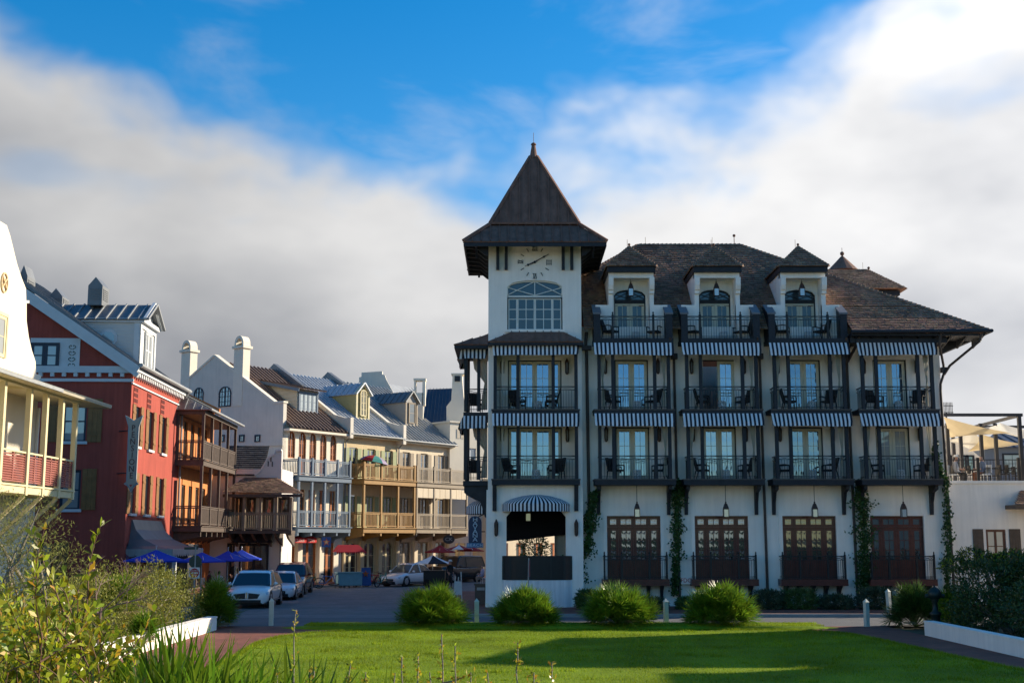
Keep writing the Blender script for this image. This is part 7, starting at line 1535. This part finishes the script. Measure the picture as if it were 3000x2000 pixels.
y = 60.6; zr = Z(1412, 58.8); T = frame(X(2800, 1370, y), y, zr, 60); person('person in a white cap seated on the roof terrace', T, sh_('grey', (.35, .36, .38)), sh_('black', (.02, .02, .02)), 'sit', hat=True); cafe_chair('white chair under the person with the white cap on the roof terrace', T @ Matrix.Translation((0, .12, 0)))
y = 60.4; T = frame(X(2878, 1370, y), y, zr, -80); person('person in a denim blue shirt seated on the roof terrace', T, sh_('denim', (.08, .12, .2)), sh_('brown', (.2, .08, .04)), 'sit'); cafe_chair('white chair under the person in denim on the roof terrace', T @ Matrix.Translation((0, .12, 0)))
# ================= PLANTS =================
PALM = M('palmetto_leaf', (.115, .215, .014), .30, .2, 1.5, island=.4, hue=.03, trans=.4, spec=.5)
PALMD = M('palmetto_leaf_dark', (.06, .12, .02), .45, .2, 1.5, island=.4, hue=.02, trans=.2, spec=.5)
HEDGE = M('wax_myrtle_leaf', (.215, .225, .036), .55, .25, .8, island=.45, hue=.03, trans=.3, spec=.3)
OLIVE = M('olive_leaf', (.22, .23, .06), .6, .25, .8, island=.45, hue=.03, trans=.5, spec=.3)
OAKG = M('oak_leaf_green', (.28, .33, .02), .38, .2, 2, island=.5, hue=.035, trans=.5, spec=.5)
OAKY = M('oak_leaf_gold', (.46, .33, .025), .42, .2, 2, island=.4, hue=.04, trans=.4, spec=.4)
DARKL = M('evergreen_leaf', (.055, .090, .016), .4, .2, 1, island=.45, hue=.03, trans=.2, spec=.5)
GREYL = M('rosemary_leaf', (.055, .085, .040), .6, .2, 1, island=.4, hue=.02, trans=.15)
IVY = M('ivy_leaf', (.035, .085, .014), .45, .2, 2, island=.45, hue=.03, trans=.25, spec=.4)
BARK = M('pale_bark', (.26, .22, .17), .9, .25, 6, .5, 40); TWIG = M('red_twig', (.17, .09, .055), .8, .2, 8)
def unit(v): return v/np.maximum(np.linalg.norm(v, axis=-1, keepdims=True), 1e-9)
def kites(c, d, n, L, W, m=.45, fold=0.):      # c base (N,3), d direction, n normal, L/W arrays -> (N,4,3)
    s = unit(np.cross(d, n)); nn = np.cross(s, d); L = np.asarray(L)[:, None]; W = np.asarray(W)[:, None]
    return np.stack([c, c+d*L*m+s*W/2+nn*W*fold, c+d*L, c+d*L*m-s*W/2+nn*W*fold], 1)
def rdir(n, rg=None): rg = RNG if rg is None else rg; return unit(rg.normal(size=(n, 3)))
def fan_q(c, a, n, L, m=15, spread=200, w=.034, rg=RNG):
    a = unit(np.array(a)); n = np.array(n)-np.dot(n, a)*a; n = unit(n); s = np.cross(a, n); ang = np.radians(np.linspace(-spread/2, spread/2, m))+rg.normal(0, .03, m)
    d = np.cos(ang)[:, None]*a+np.sin(ang)[:, None]*s+n*rg.normal(0.06, .07, (m, 1))-np.array([0, 0, 1.])*(.10+.12*np.abs(ang)[:, None]/2); d = unit(d)
    LL = L*(1-.28*(np.abs(ang)/np.radians(spread/2))**2)*rg.uniform(.85, 1.1, m); return kites(np.repeat(np.array(c)[None], m, 0), d, np.repeat(n[None], m, 0), LL, np.full(m, w), .5)
def quads_mesh(q, name, mat):
    o = np_quads(name, q, mat); me = o.data; bpy.data.objects.remove(o); return me
FROND = {}
def palmetto(lab, x, y, z0, rad, h, mat, n=170, nobj=36, seed=0, L=.55, grp=None, m=15, w=.034):
    rg = np.random.default_rng(100+seed); o = E('palmetto', lab, 'palmetto', (x, y, z0), 0, grp)
    key = (mat.name, round(L, 2), m, round(w, 3))
    if key not in FROND: FROND[key] = [quads_mesh(fan_q((0, 0, 0), (0, 0, 1), (0, -1, .2), L, m, 200, w, rg), 'frond', mat) for _ in range(3)]
    qs = []; cnt = 0; stem = MB()
    for i in range(n):
        u = rg.uniform(0, 1)**.8; el = math.asin(min(1, .02+.98*u)); az = rg.uniform(0, 2*PI); d = np.array([math.cos(el)*math.cos(az), math.cos(el)*math.sin(az), math.sin(el)])
        k = rg.uniform(.55, 1.0) if i >= nobj else rg.uniform(.85, 1.02)
        if i < nobj: az = rg.uniform(PI*.95, 2.05*PI); d = np.array([math.cos(el)*math.cos(az), math.cos(el)*math.sin(az), math.sin(el)])
        k *= 1+.09*math.sin(az*3+seed*1.7)*math.cos(el*2.3+seed)+.09*math.sin(az*7+seed)+(.12 if rg.uniform() < .03 else 0)
        c = np.array([x, y, z0])+d*np.array([rad-L*.75, rad-L*.75, h-L*.75])*k+np.array([0, 0, .12]); a = unit(d*np.array([1, 1, .9])+rg.normal(0, .25, 3)+np.array([0, 0, .15])); nr = np.array([-d[0]*d[2]*.5, -d[1]*d[2]*.5, 1.0])+d*.9+rg.normal(0, .45, 3)
        if i < nobj:
            a_ = unit(a); nn = nr-np.dot(nr, a_)*a_; nn = unit(nn); s = np.cross(a_, nn); B = Matrix(((-s[0], -nn[0], a_[0], c[0]), (-s[1], -nn[1], a_[1], c[1]), (-s[2], -nn[2], a_[2], c[2]), (0, 0, 0, 1)))
            place(FROND[key][i % 3], 'frond', o, B)
        else: qs.append(fan_q(c, a, nr, L*rg.uniform(.8, 1.1), m, 200, w, rg))
        if i % 4 == 0: stem.tube((x, y, z0), tuple(c), .012, .008, 4)
    np_quads('foliage', np.concatenate(qs), mat, o, kind='stuff'); stem.build('stems', mat, o)
    dq = [fan_q(np.array([x, y, z0+.1])+np.array([math.cos(t), math.sin(t), .15])*rad*.6*rg.uniform(.8, 1.1), (math.cos(t), math.sin(t), -.15), (0, 0, 1.), L*.9, m, 150, w*.8, rg) for t in rg.uniform(0, 2*PI, 9)]
    np_quads('dead_fronds', np.concatenate(dq), M('dry_frond', (.30, .22, .11), .8, .2, 2, island=.3), o, kind='stuff'); return o
G = 'round palmettos along the verge'
for i, (px, w, h, lab) in enumerate(((1262, 1.45, 1.36, 'round bright green palmetto on the verge before the street opening'), (1538, 1.47, 1.30, 'round bright green palmetto on the verge before the tower porch'), (1810, 1.58, 1.42, 'round bright green palmetto on the verge before the first tall door'), (2110, 1.5, 1.45, 'round bright green palmetto on the verge under the FDC plate'))):
    palmetto(lab, X(px, 1800, 45.6), 45.6, .1, w, h, PALM, 380, 60, i, .52, G)
palmetto('dark green palmetto beside the cast-iron post by the road', X(2680, 1800, 46.5), 46.5, 0, 1.2, 1.5, PALMD, 240, 40, 7, .5)
palmetto('dark palmetto between the cast-iron post and the evergreen shrub', X(2790, 1800, 44.5), 44.5, 0, .8, 1.35, PALM, 110, 20, 8, .5)
palmetto('tall palmetto at the road end of the clipped hedge', X(632, 1800, 46.2), 46.2, 0, 1.0, 1.75, PALM, 150, 36, 9, .55)
palmetto('palmetto poking out above the clipped hedge', X(350, 1750, 37.5), 37.5, .9, .7, 1.2, PALM, 60, 20, 10, .5)
palmetto('small palmetto growing in the front face of the hedge', X(425, 1830, 36.2), 36.2, .3, .55, .75, PALM, 40, 16, 11, .45)
# ---- shrubs ----
def cloud(ells, n, l, w, rg, up=.25, shell=.55):
    vol = np.array([e[3]*e[4]*e[5] for e in ells]); k = rg.choice(len(ells), n, p=vol/vol.sum()); E_ = np.array(ells)[k]; d = rdir(n, rg)
    r = rg.uniform(shell**3, 1, n)**(1/3); lump = 1+.16*np.sin(d[:, 0]*7+k)*np.sin(d[:, 1]*6+k*2)*1+.10*np.sin(d[:, 2]*11+k*3); c = E_[:, :3]+d*E_[:, 3:6]*(r*lump)[:, None]
    dd = unit(d*.7+rdir(n, rg)*.9+np.array([0, 0, up])); nn = unit(d*.6+rdir(n, rg)*.8+np.array([0, 0, .35])); return kites(c, dd, nn, l*rg.uniform(.6, 1.35, n), w*rg.uniform(.6, 1.3, n), .5, .12)
def twigs(mb, base, ends, r0=.02, r1=.005, n=5, bend=.12, rg=RNG):
    b = Vector(base)
    for e in ends:
        e = Vector(e); mid = b.lerp(e, .5)+Vector(tuple(rg.normal(0, bend, 3)*(e-b).length)); mb.path([tuple(b), tuple(mid), tuple(e)], [r0, (r0+r1)/2, r1], n)
def shrub(lab, base, ells, n, l, w, mat, cat='shrub', name='shrub', seed=0, bark=BARK, grp=None, mat2=None, f2=.2, zcut=None, shell=.55, r0=.03):
    rg = np.random.default_rng(500+seed); o = E(name, lab, cat, base, 0, grp); q = cloud(ells, n, l, w, rg, shell=shell)
    if zcut is not None: q = q[q[:, 0, 2] > zcut]
    k = rg.uniform(0, 1, len(q)) < (f2 if mat2 else 0)
    np_quads('foliage', q[~k], mat, o, kind='stuff')
    if mat2: np_quads('foliage', q[k], mat2, o, kind='stuff')
    mb = MB(); pts = [tuple(np.array(e[:3])+rdir(1, rg)[0]*np.array(e[3:6])*rg.uniform(.3, .95)) for e in ells for _ in range(5)]; twigs(mb, base, pts, r0, .006, 5, .1, rg); mb.build('stems', bark, o); return o
# clipped hedge behind the garden wall
he = [(-11.9+.25*math.sin(i*2.1), 35.6+1.5*i, 1.0+.12*math.sin(i*1.7), 1.25, 1.25, 1.18+.1*math.sin(i*2.9)) for i in range(7)]
shrub('long clipped olive green hedge behind the low white wall', (-11.9, 40, 0), he, 34000, .085, .032, HEDGE, 'hedge', 'hedge', 1, zcut=.02, shell=.6)
# low plants along the hotel foot
for i, (x, h, w) in enumerate(((3.25, .75, .5), (4.3, .55, .6), (6.0, .45, .7), (7.6, .45, .5), (9.3, .5, .7), (11.1, .75, .75), (12.4, .8, .8), (14.0, .55, .8), (15.7, .85, .8), (17.2, .5, .8), (18.9, .6, .7))):
    nm = ['beside the porch ivy', 'under the first tall door', 'under the end of the first tall door', 'at the foot of the middle ivy', 'under the second tall door', 'between the second and third tall doors', 'at the start of the third tall door', 'under the third tall door', 'at the foot of the wide ivy', 'under the last tall door', 'at the hotel corner'][i]
    shrub('low grey-green shrub '+nm, (x, 55.6, .1), [(x, 55.6, .1+h*.5, w, .6, h*.62)], 4200, .15, .034, GREYL if i % 3 else PALMD, 'shrub', 'low_shrub', 20+i, grp='low shrubs at the hotel foot', zcut=.1)
# evergreen mass on the right
ev = [(16.1, 43.5, 1.3, 1.2, 1.3, 1.2), (17.6, 43.0, 1.45, 1.5, 1.4, 1.3), (15.2, 42.3, .8, .9, 1.2, .8), (18.9, 41.5, 1.3, 1.4, 1.5, 1.3), (16.6, 40.2, .9, 1.4, 1.6, .9)]
shrub('dark glossy evergreen shrub mass behind the shaded garden wall', (16.5, 42.5, 0), ev, 36000, .11, .046, DARKL, 'shrub', 'evergreen_shrub', 40, zcut=.02)
tr = [(X(2800, 1650, 44.5), 44.5, Z(1655, 44.5), .55, .5, .25), (X(2850, 1630, 44.5), 44.5, Z(1630, 44.5), .55, .5, .3), (X(2905, 1640, 44.5), 44.5, Z(1648, 44.5), .6, .5, .3), (X(2960, 1640, 44), 44, Z(1640, 44), .65, .6, .32), (X(2990, 1680, 44), 44, Z(1690, 44), .7, .6, .4)]
shrub('wind-bent small tree with leaf tips coloured as sunlit above the dark evergreen shrubs', (16.9, 44.2, 0), tr, 6000, .11, .05, DARKL, 'tree', 'small_tree', 41, mat2=OAKG, f2=.3, r0=.06)  # mixed-in bright leaves put sunlit tips into the foliage colour
shrub('bright leafy low shrub beside the right garden wall palmetto', (15.3, 44.2, 0), [(15.35, 44.1, .65, .6, .6, .6)], 2200, .10, .035, OAKG, 'shrub', 'leafy_shrub', 42)
# shrubs on the left bank
shrub('yellow-green leafy shrub on the bank before the hedge', (-5.0, 15, .6), [(-5.3, 14.5, 1.55, .7, .8, .9), (-6.1, 15, 1.5, .8, .9, 1.0), (-4.85, 14.2, 1.3, .45, .6, .75)], 9000, .085, .034, OAKG, 'shrub', 'leafy_shrub', 43, mat2=OAKY, f2=.25, r0=.02)
shrub('olive green fine-leaved shrub before the white gabled house', (-8.3, 22, .0), [(-8.9, 22, 1.2, .9, 1.0, 1.25), (-8.3, 22.5, 1.0, .6, .8, .95)], 9000, .07, .026, HEDGE, 'shrub', 'fine_leaved_shrub', 44)
t = [(-9.6, 25, 3.2, .9, .9, .8), (-9.9, 25, 2.4, 1.0, 1.0, .8), (-8.9, 25, 2.5, .7, .7, .6), (-10.6, 25.5, 3.6, .8, .8, .7), (-9.2, 24.6, 1.6, 1.1, .9, .8)]
shrub('feathery grey-olive tree with curved pale trunk before the white gabled house', (-9.7, 25, 0), t, 9000, .09, .016, OLIVE, 'tree', 'feathery_tree', 45, r0=.09, shell=.2)
def bare_shrub():
    rg = np.random.default_rng(77); b = Vector((-8.35, 26, 0.)); o = E('bare_shrub', 'leafless pinkish twiggy shrub before the red house wall', 'shrub', tuple(b)); mb = MB()
    def grow(p, d, L, r, k):
        q = p+d*L; mb.tube(tuple(p), tuple(q), r, r*.7, 4)
        if k == 0: return
        for _ in range(3): grow(q, (d+Vector(tuple(rg.normal(0, .45, 3)))).normalized(), L*rg.uniform(.6, .8), r*.65, k-1)
    for i in range(4): grow(b+Vector((0, 0, .0)), Vector((rg.normal(0, .15), rg.normal(0, .15), 1)).normalized(), 1.75, .03, 0) if i == 0 else grow(b+Vector((0, 0, 1.6)), Vector((rg.normal(.2, .6), rg.normal(0, .5), .8)).normalized(), .5, .016, 4)
    mb.build('twigs', M('pink_twig', (.24, .15, .13), .85, .2), o)
bare_shrub()
# ---- ivy ----
def ivy(lab, pts, y, n, seed):      # pts: (x, z, half width)
    rg = np.random.default_rng(900+seed); o = E('ivy', lab, 'ivy', (pts[-1][0], y, pts[-1][1])); t = rg.uniform(0, len(pts)-1.001, n); i = t.astype(int); f = (t-i)[:, None]; A = np.array(pts); p = A[i]*(1-f)+A[i+1]*f
    wob = 1+.35*np.sin(p[:, 1]*5+seed)+.25*np.sin(p[:, 1]*11)
    x = p[:, 0]+rg.normal(0, .55, n)*p[:, 2]*wob; c = np.stack([x, y-.03-np.abs(rg.normal(0, .10, n)), p[:, 1]+rg.normal(0, .05, n)], 1)
    d = unit(rdir(n, rg)*.7+np.array([0, -.3, -.5])); nn = unit(np.array([0, -1., .35])+rdir(n, rg)*.6); np_quads('foliage', kites(c, d, nn, rg.uniform(.07, .15, n), rg.uniform(.06, .12, n), .4), IVY, o, kind='stuff')
    MB().path([(a[0], y-.04, a[1]) for a in pts], .02, 5).build('stem', BARK, o)
Xw = lambda px, py: X(px, py, YW-.1); Zw = lambda py: Z(py, YW-.1)
def iv(l): return [(Xw(a, b), Zw(b), w) for a, b, w in l]
ivy('thick ivy climbing the brown downpipe beside the tower porch', iv([(1740, 1440, .10), (1735, 1480, .18), (1722, 1510, .30), (1728, 1545, .22), (1722, 1590, .20), (1700, 1625, .35), (1690, 1660, .38), (1692, 1700, .30), (1688, 1760, .25)]), YW-.35, 2600, 1)
ivy('ivy column on the downpipe beside the FDC plate', iv([(1985, 1405, .05), (1990, 1425, .22), (1982, 1470, .25), (1984, 1540, .22), (1982, 1600, .26), (1977, 1680, .15), (1975, 1740, .13)]), YW-.14, 2200, 2)
ivy('broad ivy on the downpipe between the last two tall doors', iv([(2522, 1405, .12), (2518, 1440, .3), (2525, 1500, .34), (2530, 1560, .38), (2532, 1620, .32), (2530, 1680, .34), (2535, 1730, .3)]), YW-.14, 2600, 3)
ivy('slim ivy climbing the hotel corner pipe beside the terrace wing', iv([(2738, 1290, .05), (2735, 1330, .14), (2752, 1380, .16), (2768, 1420, .12), (2772, 1520, .16), (2775, 1600, .2), (2770, 1660, .18), (2772, 1730, .12)]), YW-.16, 1700, 4)
# ---- foreground: oak-leaved shrub, palmetto fronds, saplings ----
def leaf_shape(l, w):
    return MB().add([(0, 0, 0), (-w*.22, 0, l*.3), (-w*.5, w*.10, l*.62), (-w*.32, w*.12, l*.9), (0, w*.06, l), (w*.32, w*.12, l*.9), (w*.5, w*.10, l*.62), (w*.22, 0, l*.3), (0, -.02*l, l*.55)], [(0, 1, 8), (1, 2, 8), (2, 3, 8), (3, 4, 8), (4, 5, 8), (5, 6, 8), (6, 7, 8), (7, 0, 8)])
LEAFM = {}
def foreground_shrub():
    rg = np.random.default_rng(31); base = (-2.75, 7.4, 1.2); o = E('oak_shrub', 'sunlit foreground shrub with green, gold and rusty oak-like leaves on reddish twigs', 'shrub', base)
    for k, m in (('g', OAKG), ('y', OAKY)): LEAFM[k] = [mesh(leaf_shape(l, w), 'leaf', m) for l, w in ((.075, .032), (.06, .028), (.085, .034))]
    tw = MB(); tips = []
    Q = {'g': [], 'y': []}
    def sprig(p, d, L, r, k):
        p = Vector(p); d = Vector(d).normalized(); n = max(3, int(L/.05)); cur = p.copy(); pts = [cur.copy()]
        for i in range(n): d = (d+Vector(tuple(rg.normal(0, .10, 3)))+Vector((0, 0, .03))).normalized(); cur = cur+d*(L/n); pts.append(cur.copy())
        tw.path([tuple(q) for q in pts], [r*(1-.7*i/n) for i in range(n+1)], 5)
        for i, q in enumerate(pts[1:]):
            if k > 0 and rg.uniform() < .42: sprig(q, d+Vector(tuple(rg.normal(0, .8, 3))), L*rg.uniform(.35, .6), r*.6, k-1)
            if k <= 1:
                for _ in range(3 if k == 0 else 1): tips.append((q, d))
    for i in range(86):
        x = rg.uniform(-3.35, -2.30); y = rg.uniform(6.7, 8.3); h = rg.uniform(.45, .88)*(1.2 if x < -2.7 else .95); sprig((x*.97-.05, y, 1.25), (rg.normal(.02, .22), rg.normal(0, .2), 1), h, .010, 2)
    sprig((-2.50, 7.0, 1.5), (-.06, 0, 1), 1.62, .012, 0); sprig((-2.35, 7.2, 1.5), (.02, 0, 1), 1.15, .010, 1); sprig((-2.5, 7.1, 1.5), (.05, 0, 1), 1.12, .010, 1); sprig((-2.2, 7.3, 1.5), (.05, 0, 1), 1.05, .010, 1)
    print('leaf sites', len(tips))
    n = 0; order = rg.permutation(len(tips))
    for ii in order[:24000]:
        q, d = tips[ii]; dd = (d*.5+Vector(tuple(rg.normal(0, .6, 3)))+Vector((0, -.1, .25))).normalized(); key = 'y' if rg.uniform() < .17 else 'g'; nn = Vector(tuple(rg.normal(0, .5, 3)))+Vector((.3, -.5, .6)); s = dd.cross(nn).normalized(); nn = s.cross(dd)
        if n < 300 and q.y < 7.5 and q.z > 1.9:
            sc = rg.uniform(.6, 1.1); T = Matrix(((s.x*sc, nn.x*sc, dd.x*sc, q.x), (s.y*sc, nn.y*sc, dd.y*sc, q.y), (s.z*sc, nn.z*sc, dd.z*sc, q.z), (0, 0, 0, 1))); place(LEAFM[key][n % 3], 'leaf', o, T); n += 1
        else: Q[key].append((q, dd, nn))
    for key, m in (('g', OAKG), ('y', OAKY)):
        a = Q[key]; c = np.array([tuple(t[0]) for t in a]); d = np.array([tuple(t[1]) for t in a]); nr = np.array([tuple(t[2]) for t in a]); N = len(a)
        np_quads('foliage', kites(c, d, nr, rg.uniform(.04, .085, N), rg.uniform(.02, .036, N), .6, .12), m, o, kind='stuff')
    tw.build('twigs', TWIG, o); f = cloud([(-2.85, 8.0, 1.75, .55, .6, .62), (-2.45, 8.0, 1.6, .35, .5, .5), (-3.2, 8.2, 1.85, .5, .6, .65)], 7000, .06, .026, rg); np_quads('foliage', f, OAKG, o, kind='stuff')
foreground_shrub()
def fore_palmetto(lab, x, y, z0, n, seed, zt):
    rg = np.random.default_rng(seed); o = E('saw_palmetto', lab, 'palmetto', (x, y, z0)); st = MB()
    for i in range(n):
        a = np.array([rg.normal(.05, .42), rg.normal(-.1, .35), 1.]); a = unit(a); c = np.array([x+rg.normal(0, .28), y+rg.normal(0, .3), z0])+a*rg.uniform(.25, .55)*(zt-z0); nr = np.array([rg.normal(0, .5), -1., rg.normal(.3, .3)])
        q = fan_q(c, a, nr, (zt-z0)*rg.uniform(.52, .72), 21, 150, .028, rg); np_quads('frond', q, PALM, o); st.tube((x, y, z0-.1), tuple(c), .012, .008, 5)
    st.build('stems', PALM, o)
fore_palmetto('saw palmetto with long upright blades in the foreground before the white wall', -2.25, 8.3, 1.35, 40, 1, 2.46)
fore_palmetto('saw palmetto with stiff fanned blades beside the bare sapling', -1.78, 8.0, 1.25, 34, 2, 2.42)
fore_palmetto('saw palmetto partly hidden below the oak-leaved shrub', -2.55, 6.6, 1.3, 24, 3, 2.38)
fore_palmetto('shorter saw palmetto at the foot of the bare sapling', -1.45, 8.6, 1.15, 24, 4, 2.22)
def sapling(lab, x, y, z0, zt, seed, side=(), leaves=60, dens=0.):
    rg = np.random.default_rng(seed); o = E('sapling', lab, 'sapling', (x, y, z0)); tw = MB(); P_ = []; cur = Vector((x, y, z0)); H = zt-z0; n = 12; pts = [cur.copy()]
    for i in range(n): cur = cur+Vector((rg.normal(0, .006), rg.normal(0, .006), H/n)); pts.append(cur.copy())
    tw.path([tuple(p) for p in pts], [.008-.004*i/n for i in range(n+1)], 5)
    for i in range(leaves): k = rg.uniform(.55 if not dens else .25, 1)**.6; q = pts[0].lerp(pts[-1], k); P_.append((q, 1))
    for fz, dx, dz in side:
        a = pts[int(fz*n)]; b = a+Vector((dx, rg.normal(0, .05), dz)); tw.path([tuple(a), tuple(a.lerp(b, .5)+Vector((0, 0, -.01))), tuple(b)], [.006, .005, .003], 4)
        for i in range(22): P_.append((a.lerp(b, rg.uniform(.35, 1)), 1))
    tw.build('stem', BARK, o); c = np.array([tuple(p[0]) for p in P_])+rg.normal(0, .008, (len(P_), 3)); N = len(c); d = unit(rdir(N, rg)+np.array([0, 0, .5])); nn = rdir(N, rg)
    k = rg.uniform(0, 1, N) < .45
    np_quads('leaves', kites(c[k], d[k], nn[k], rg.uniform(.025, .05, N)[k], rg.uniform(.012, .02, N)[k], .5, .1), OAKY, o, kind='stuff'); np_quads('leaves', kites(c[~k], d[~k], nn[~k], rg.uniform(.025, .05, N)[~k], rg.uniform(.012, .02, N)[~k], .5, .1), OAKG, o, kind='stuff')
y = 9.; sapling('thin bare-stemmed sapling with a gold leaf tuft and one side branch over the lawn', X(861, 1900, y), y, 1.2, Z(1785, y), 1, ((.62, .16, .20), (.66, -.05, .08)), 30)
for i, (px, pt, yy, lab) in enumerate(((1305, 1855, 8.6, 'upright small-leaved sapling, tallest of the twiggy row before the lawn'), (1322, 1890, 8.5, 'slender red-tipped sapling right beside the tallest one'), (1224, 1912, 8.8, 'slender upright sapling between the bare sapling and the tallest one'), (1000, 1940, 8.8, 'short sapling with rusty tip over the lawn edge'), (1512, 1880, 8.6, 'small sapling with leafy crown on a straight pale stem'), (1180, 1925, 8.4, 'leaning twig with gold tip over the lawn'), (1620, 1940, 8.7, 'lowest twiggy sapling at the shadow edge of the lawn'), (930, 1965, 8.7, 'very short leafy sapling beside the saw palmetto'))):
    sapling(lab, X(px, 1950, yy), yy, 1.2, Z(pt, yy), 10+i, tuple((.5+.07*k, (-1)**k*.07*(1+.3*k), .05) for k in range(5)), 70, 1.)
rgq = np.random.default_rng(5)
for i, px in enumerate((820, 1080, 1150, 1270, 1370, 1440, 1570)):
    yy = 8.2+.1*i; zt = Z(1968, yy); x = X(px, 1980, yy); sapling(['low leafy shoot in the gap beside the saw palmetto', 'low gold-leaved shoot under the slender sapling', 'low leafy shoot before the leaning twig', 'low tangled shoot under the tallest sapling', 'low leafy shoot past the red-tipped sapling', 'low sparse shoot before the leafy-crowned sapling', 'low shoot beside the lowest sapling'][i], x, yy, 1.2, zt, 40+i, tuple((.55+.06*k, (-1)**k*.09*(1+.4*k), .06) for k in range(6)), 60, 1.)

# trees of the dune park behind the photographer (they show in the ground-floor panes)
for i, (x, y_, h) in enumerate(((-14, -22, 2.2), (-6, -25, 1.8), (2, -21, 2.1), (9, -26, 2.4), (17, -22, 1.9), (26, -24, 2.2))):
    shrub('bushy dark dune shrub behind the viewpoint, %s in its row' % ('first', 'second', 'third', 'fourth', 'fifth', 'sixth')[i], (x, y_, 1.2), [(x, y_, 1.2+h*.55, 3.2, 2.4, h*.45), (x+2, y_+1, 1.2+h*.4, 2.8, 2.2, h*.4), (x-2, y_, 1.2+h*.4, 2.8, 2.2, h*.4)], 2200, .5, .28, DARKL, 'shrub', 'dune_shrub', 60+i, grp='dune shrubs behind the viewpoint', r0=.12)

shrub('bright young palm-like plant standing in the street beyond the open porch', (1.3, 76, 0), [(1.3, 76, 2.6, .8, .8, .9)], 700, .4, .06, PALMD, 'plant', 'street_plant', 70)
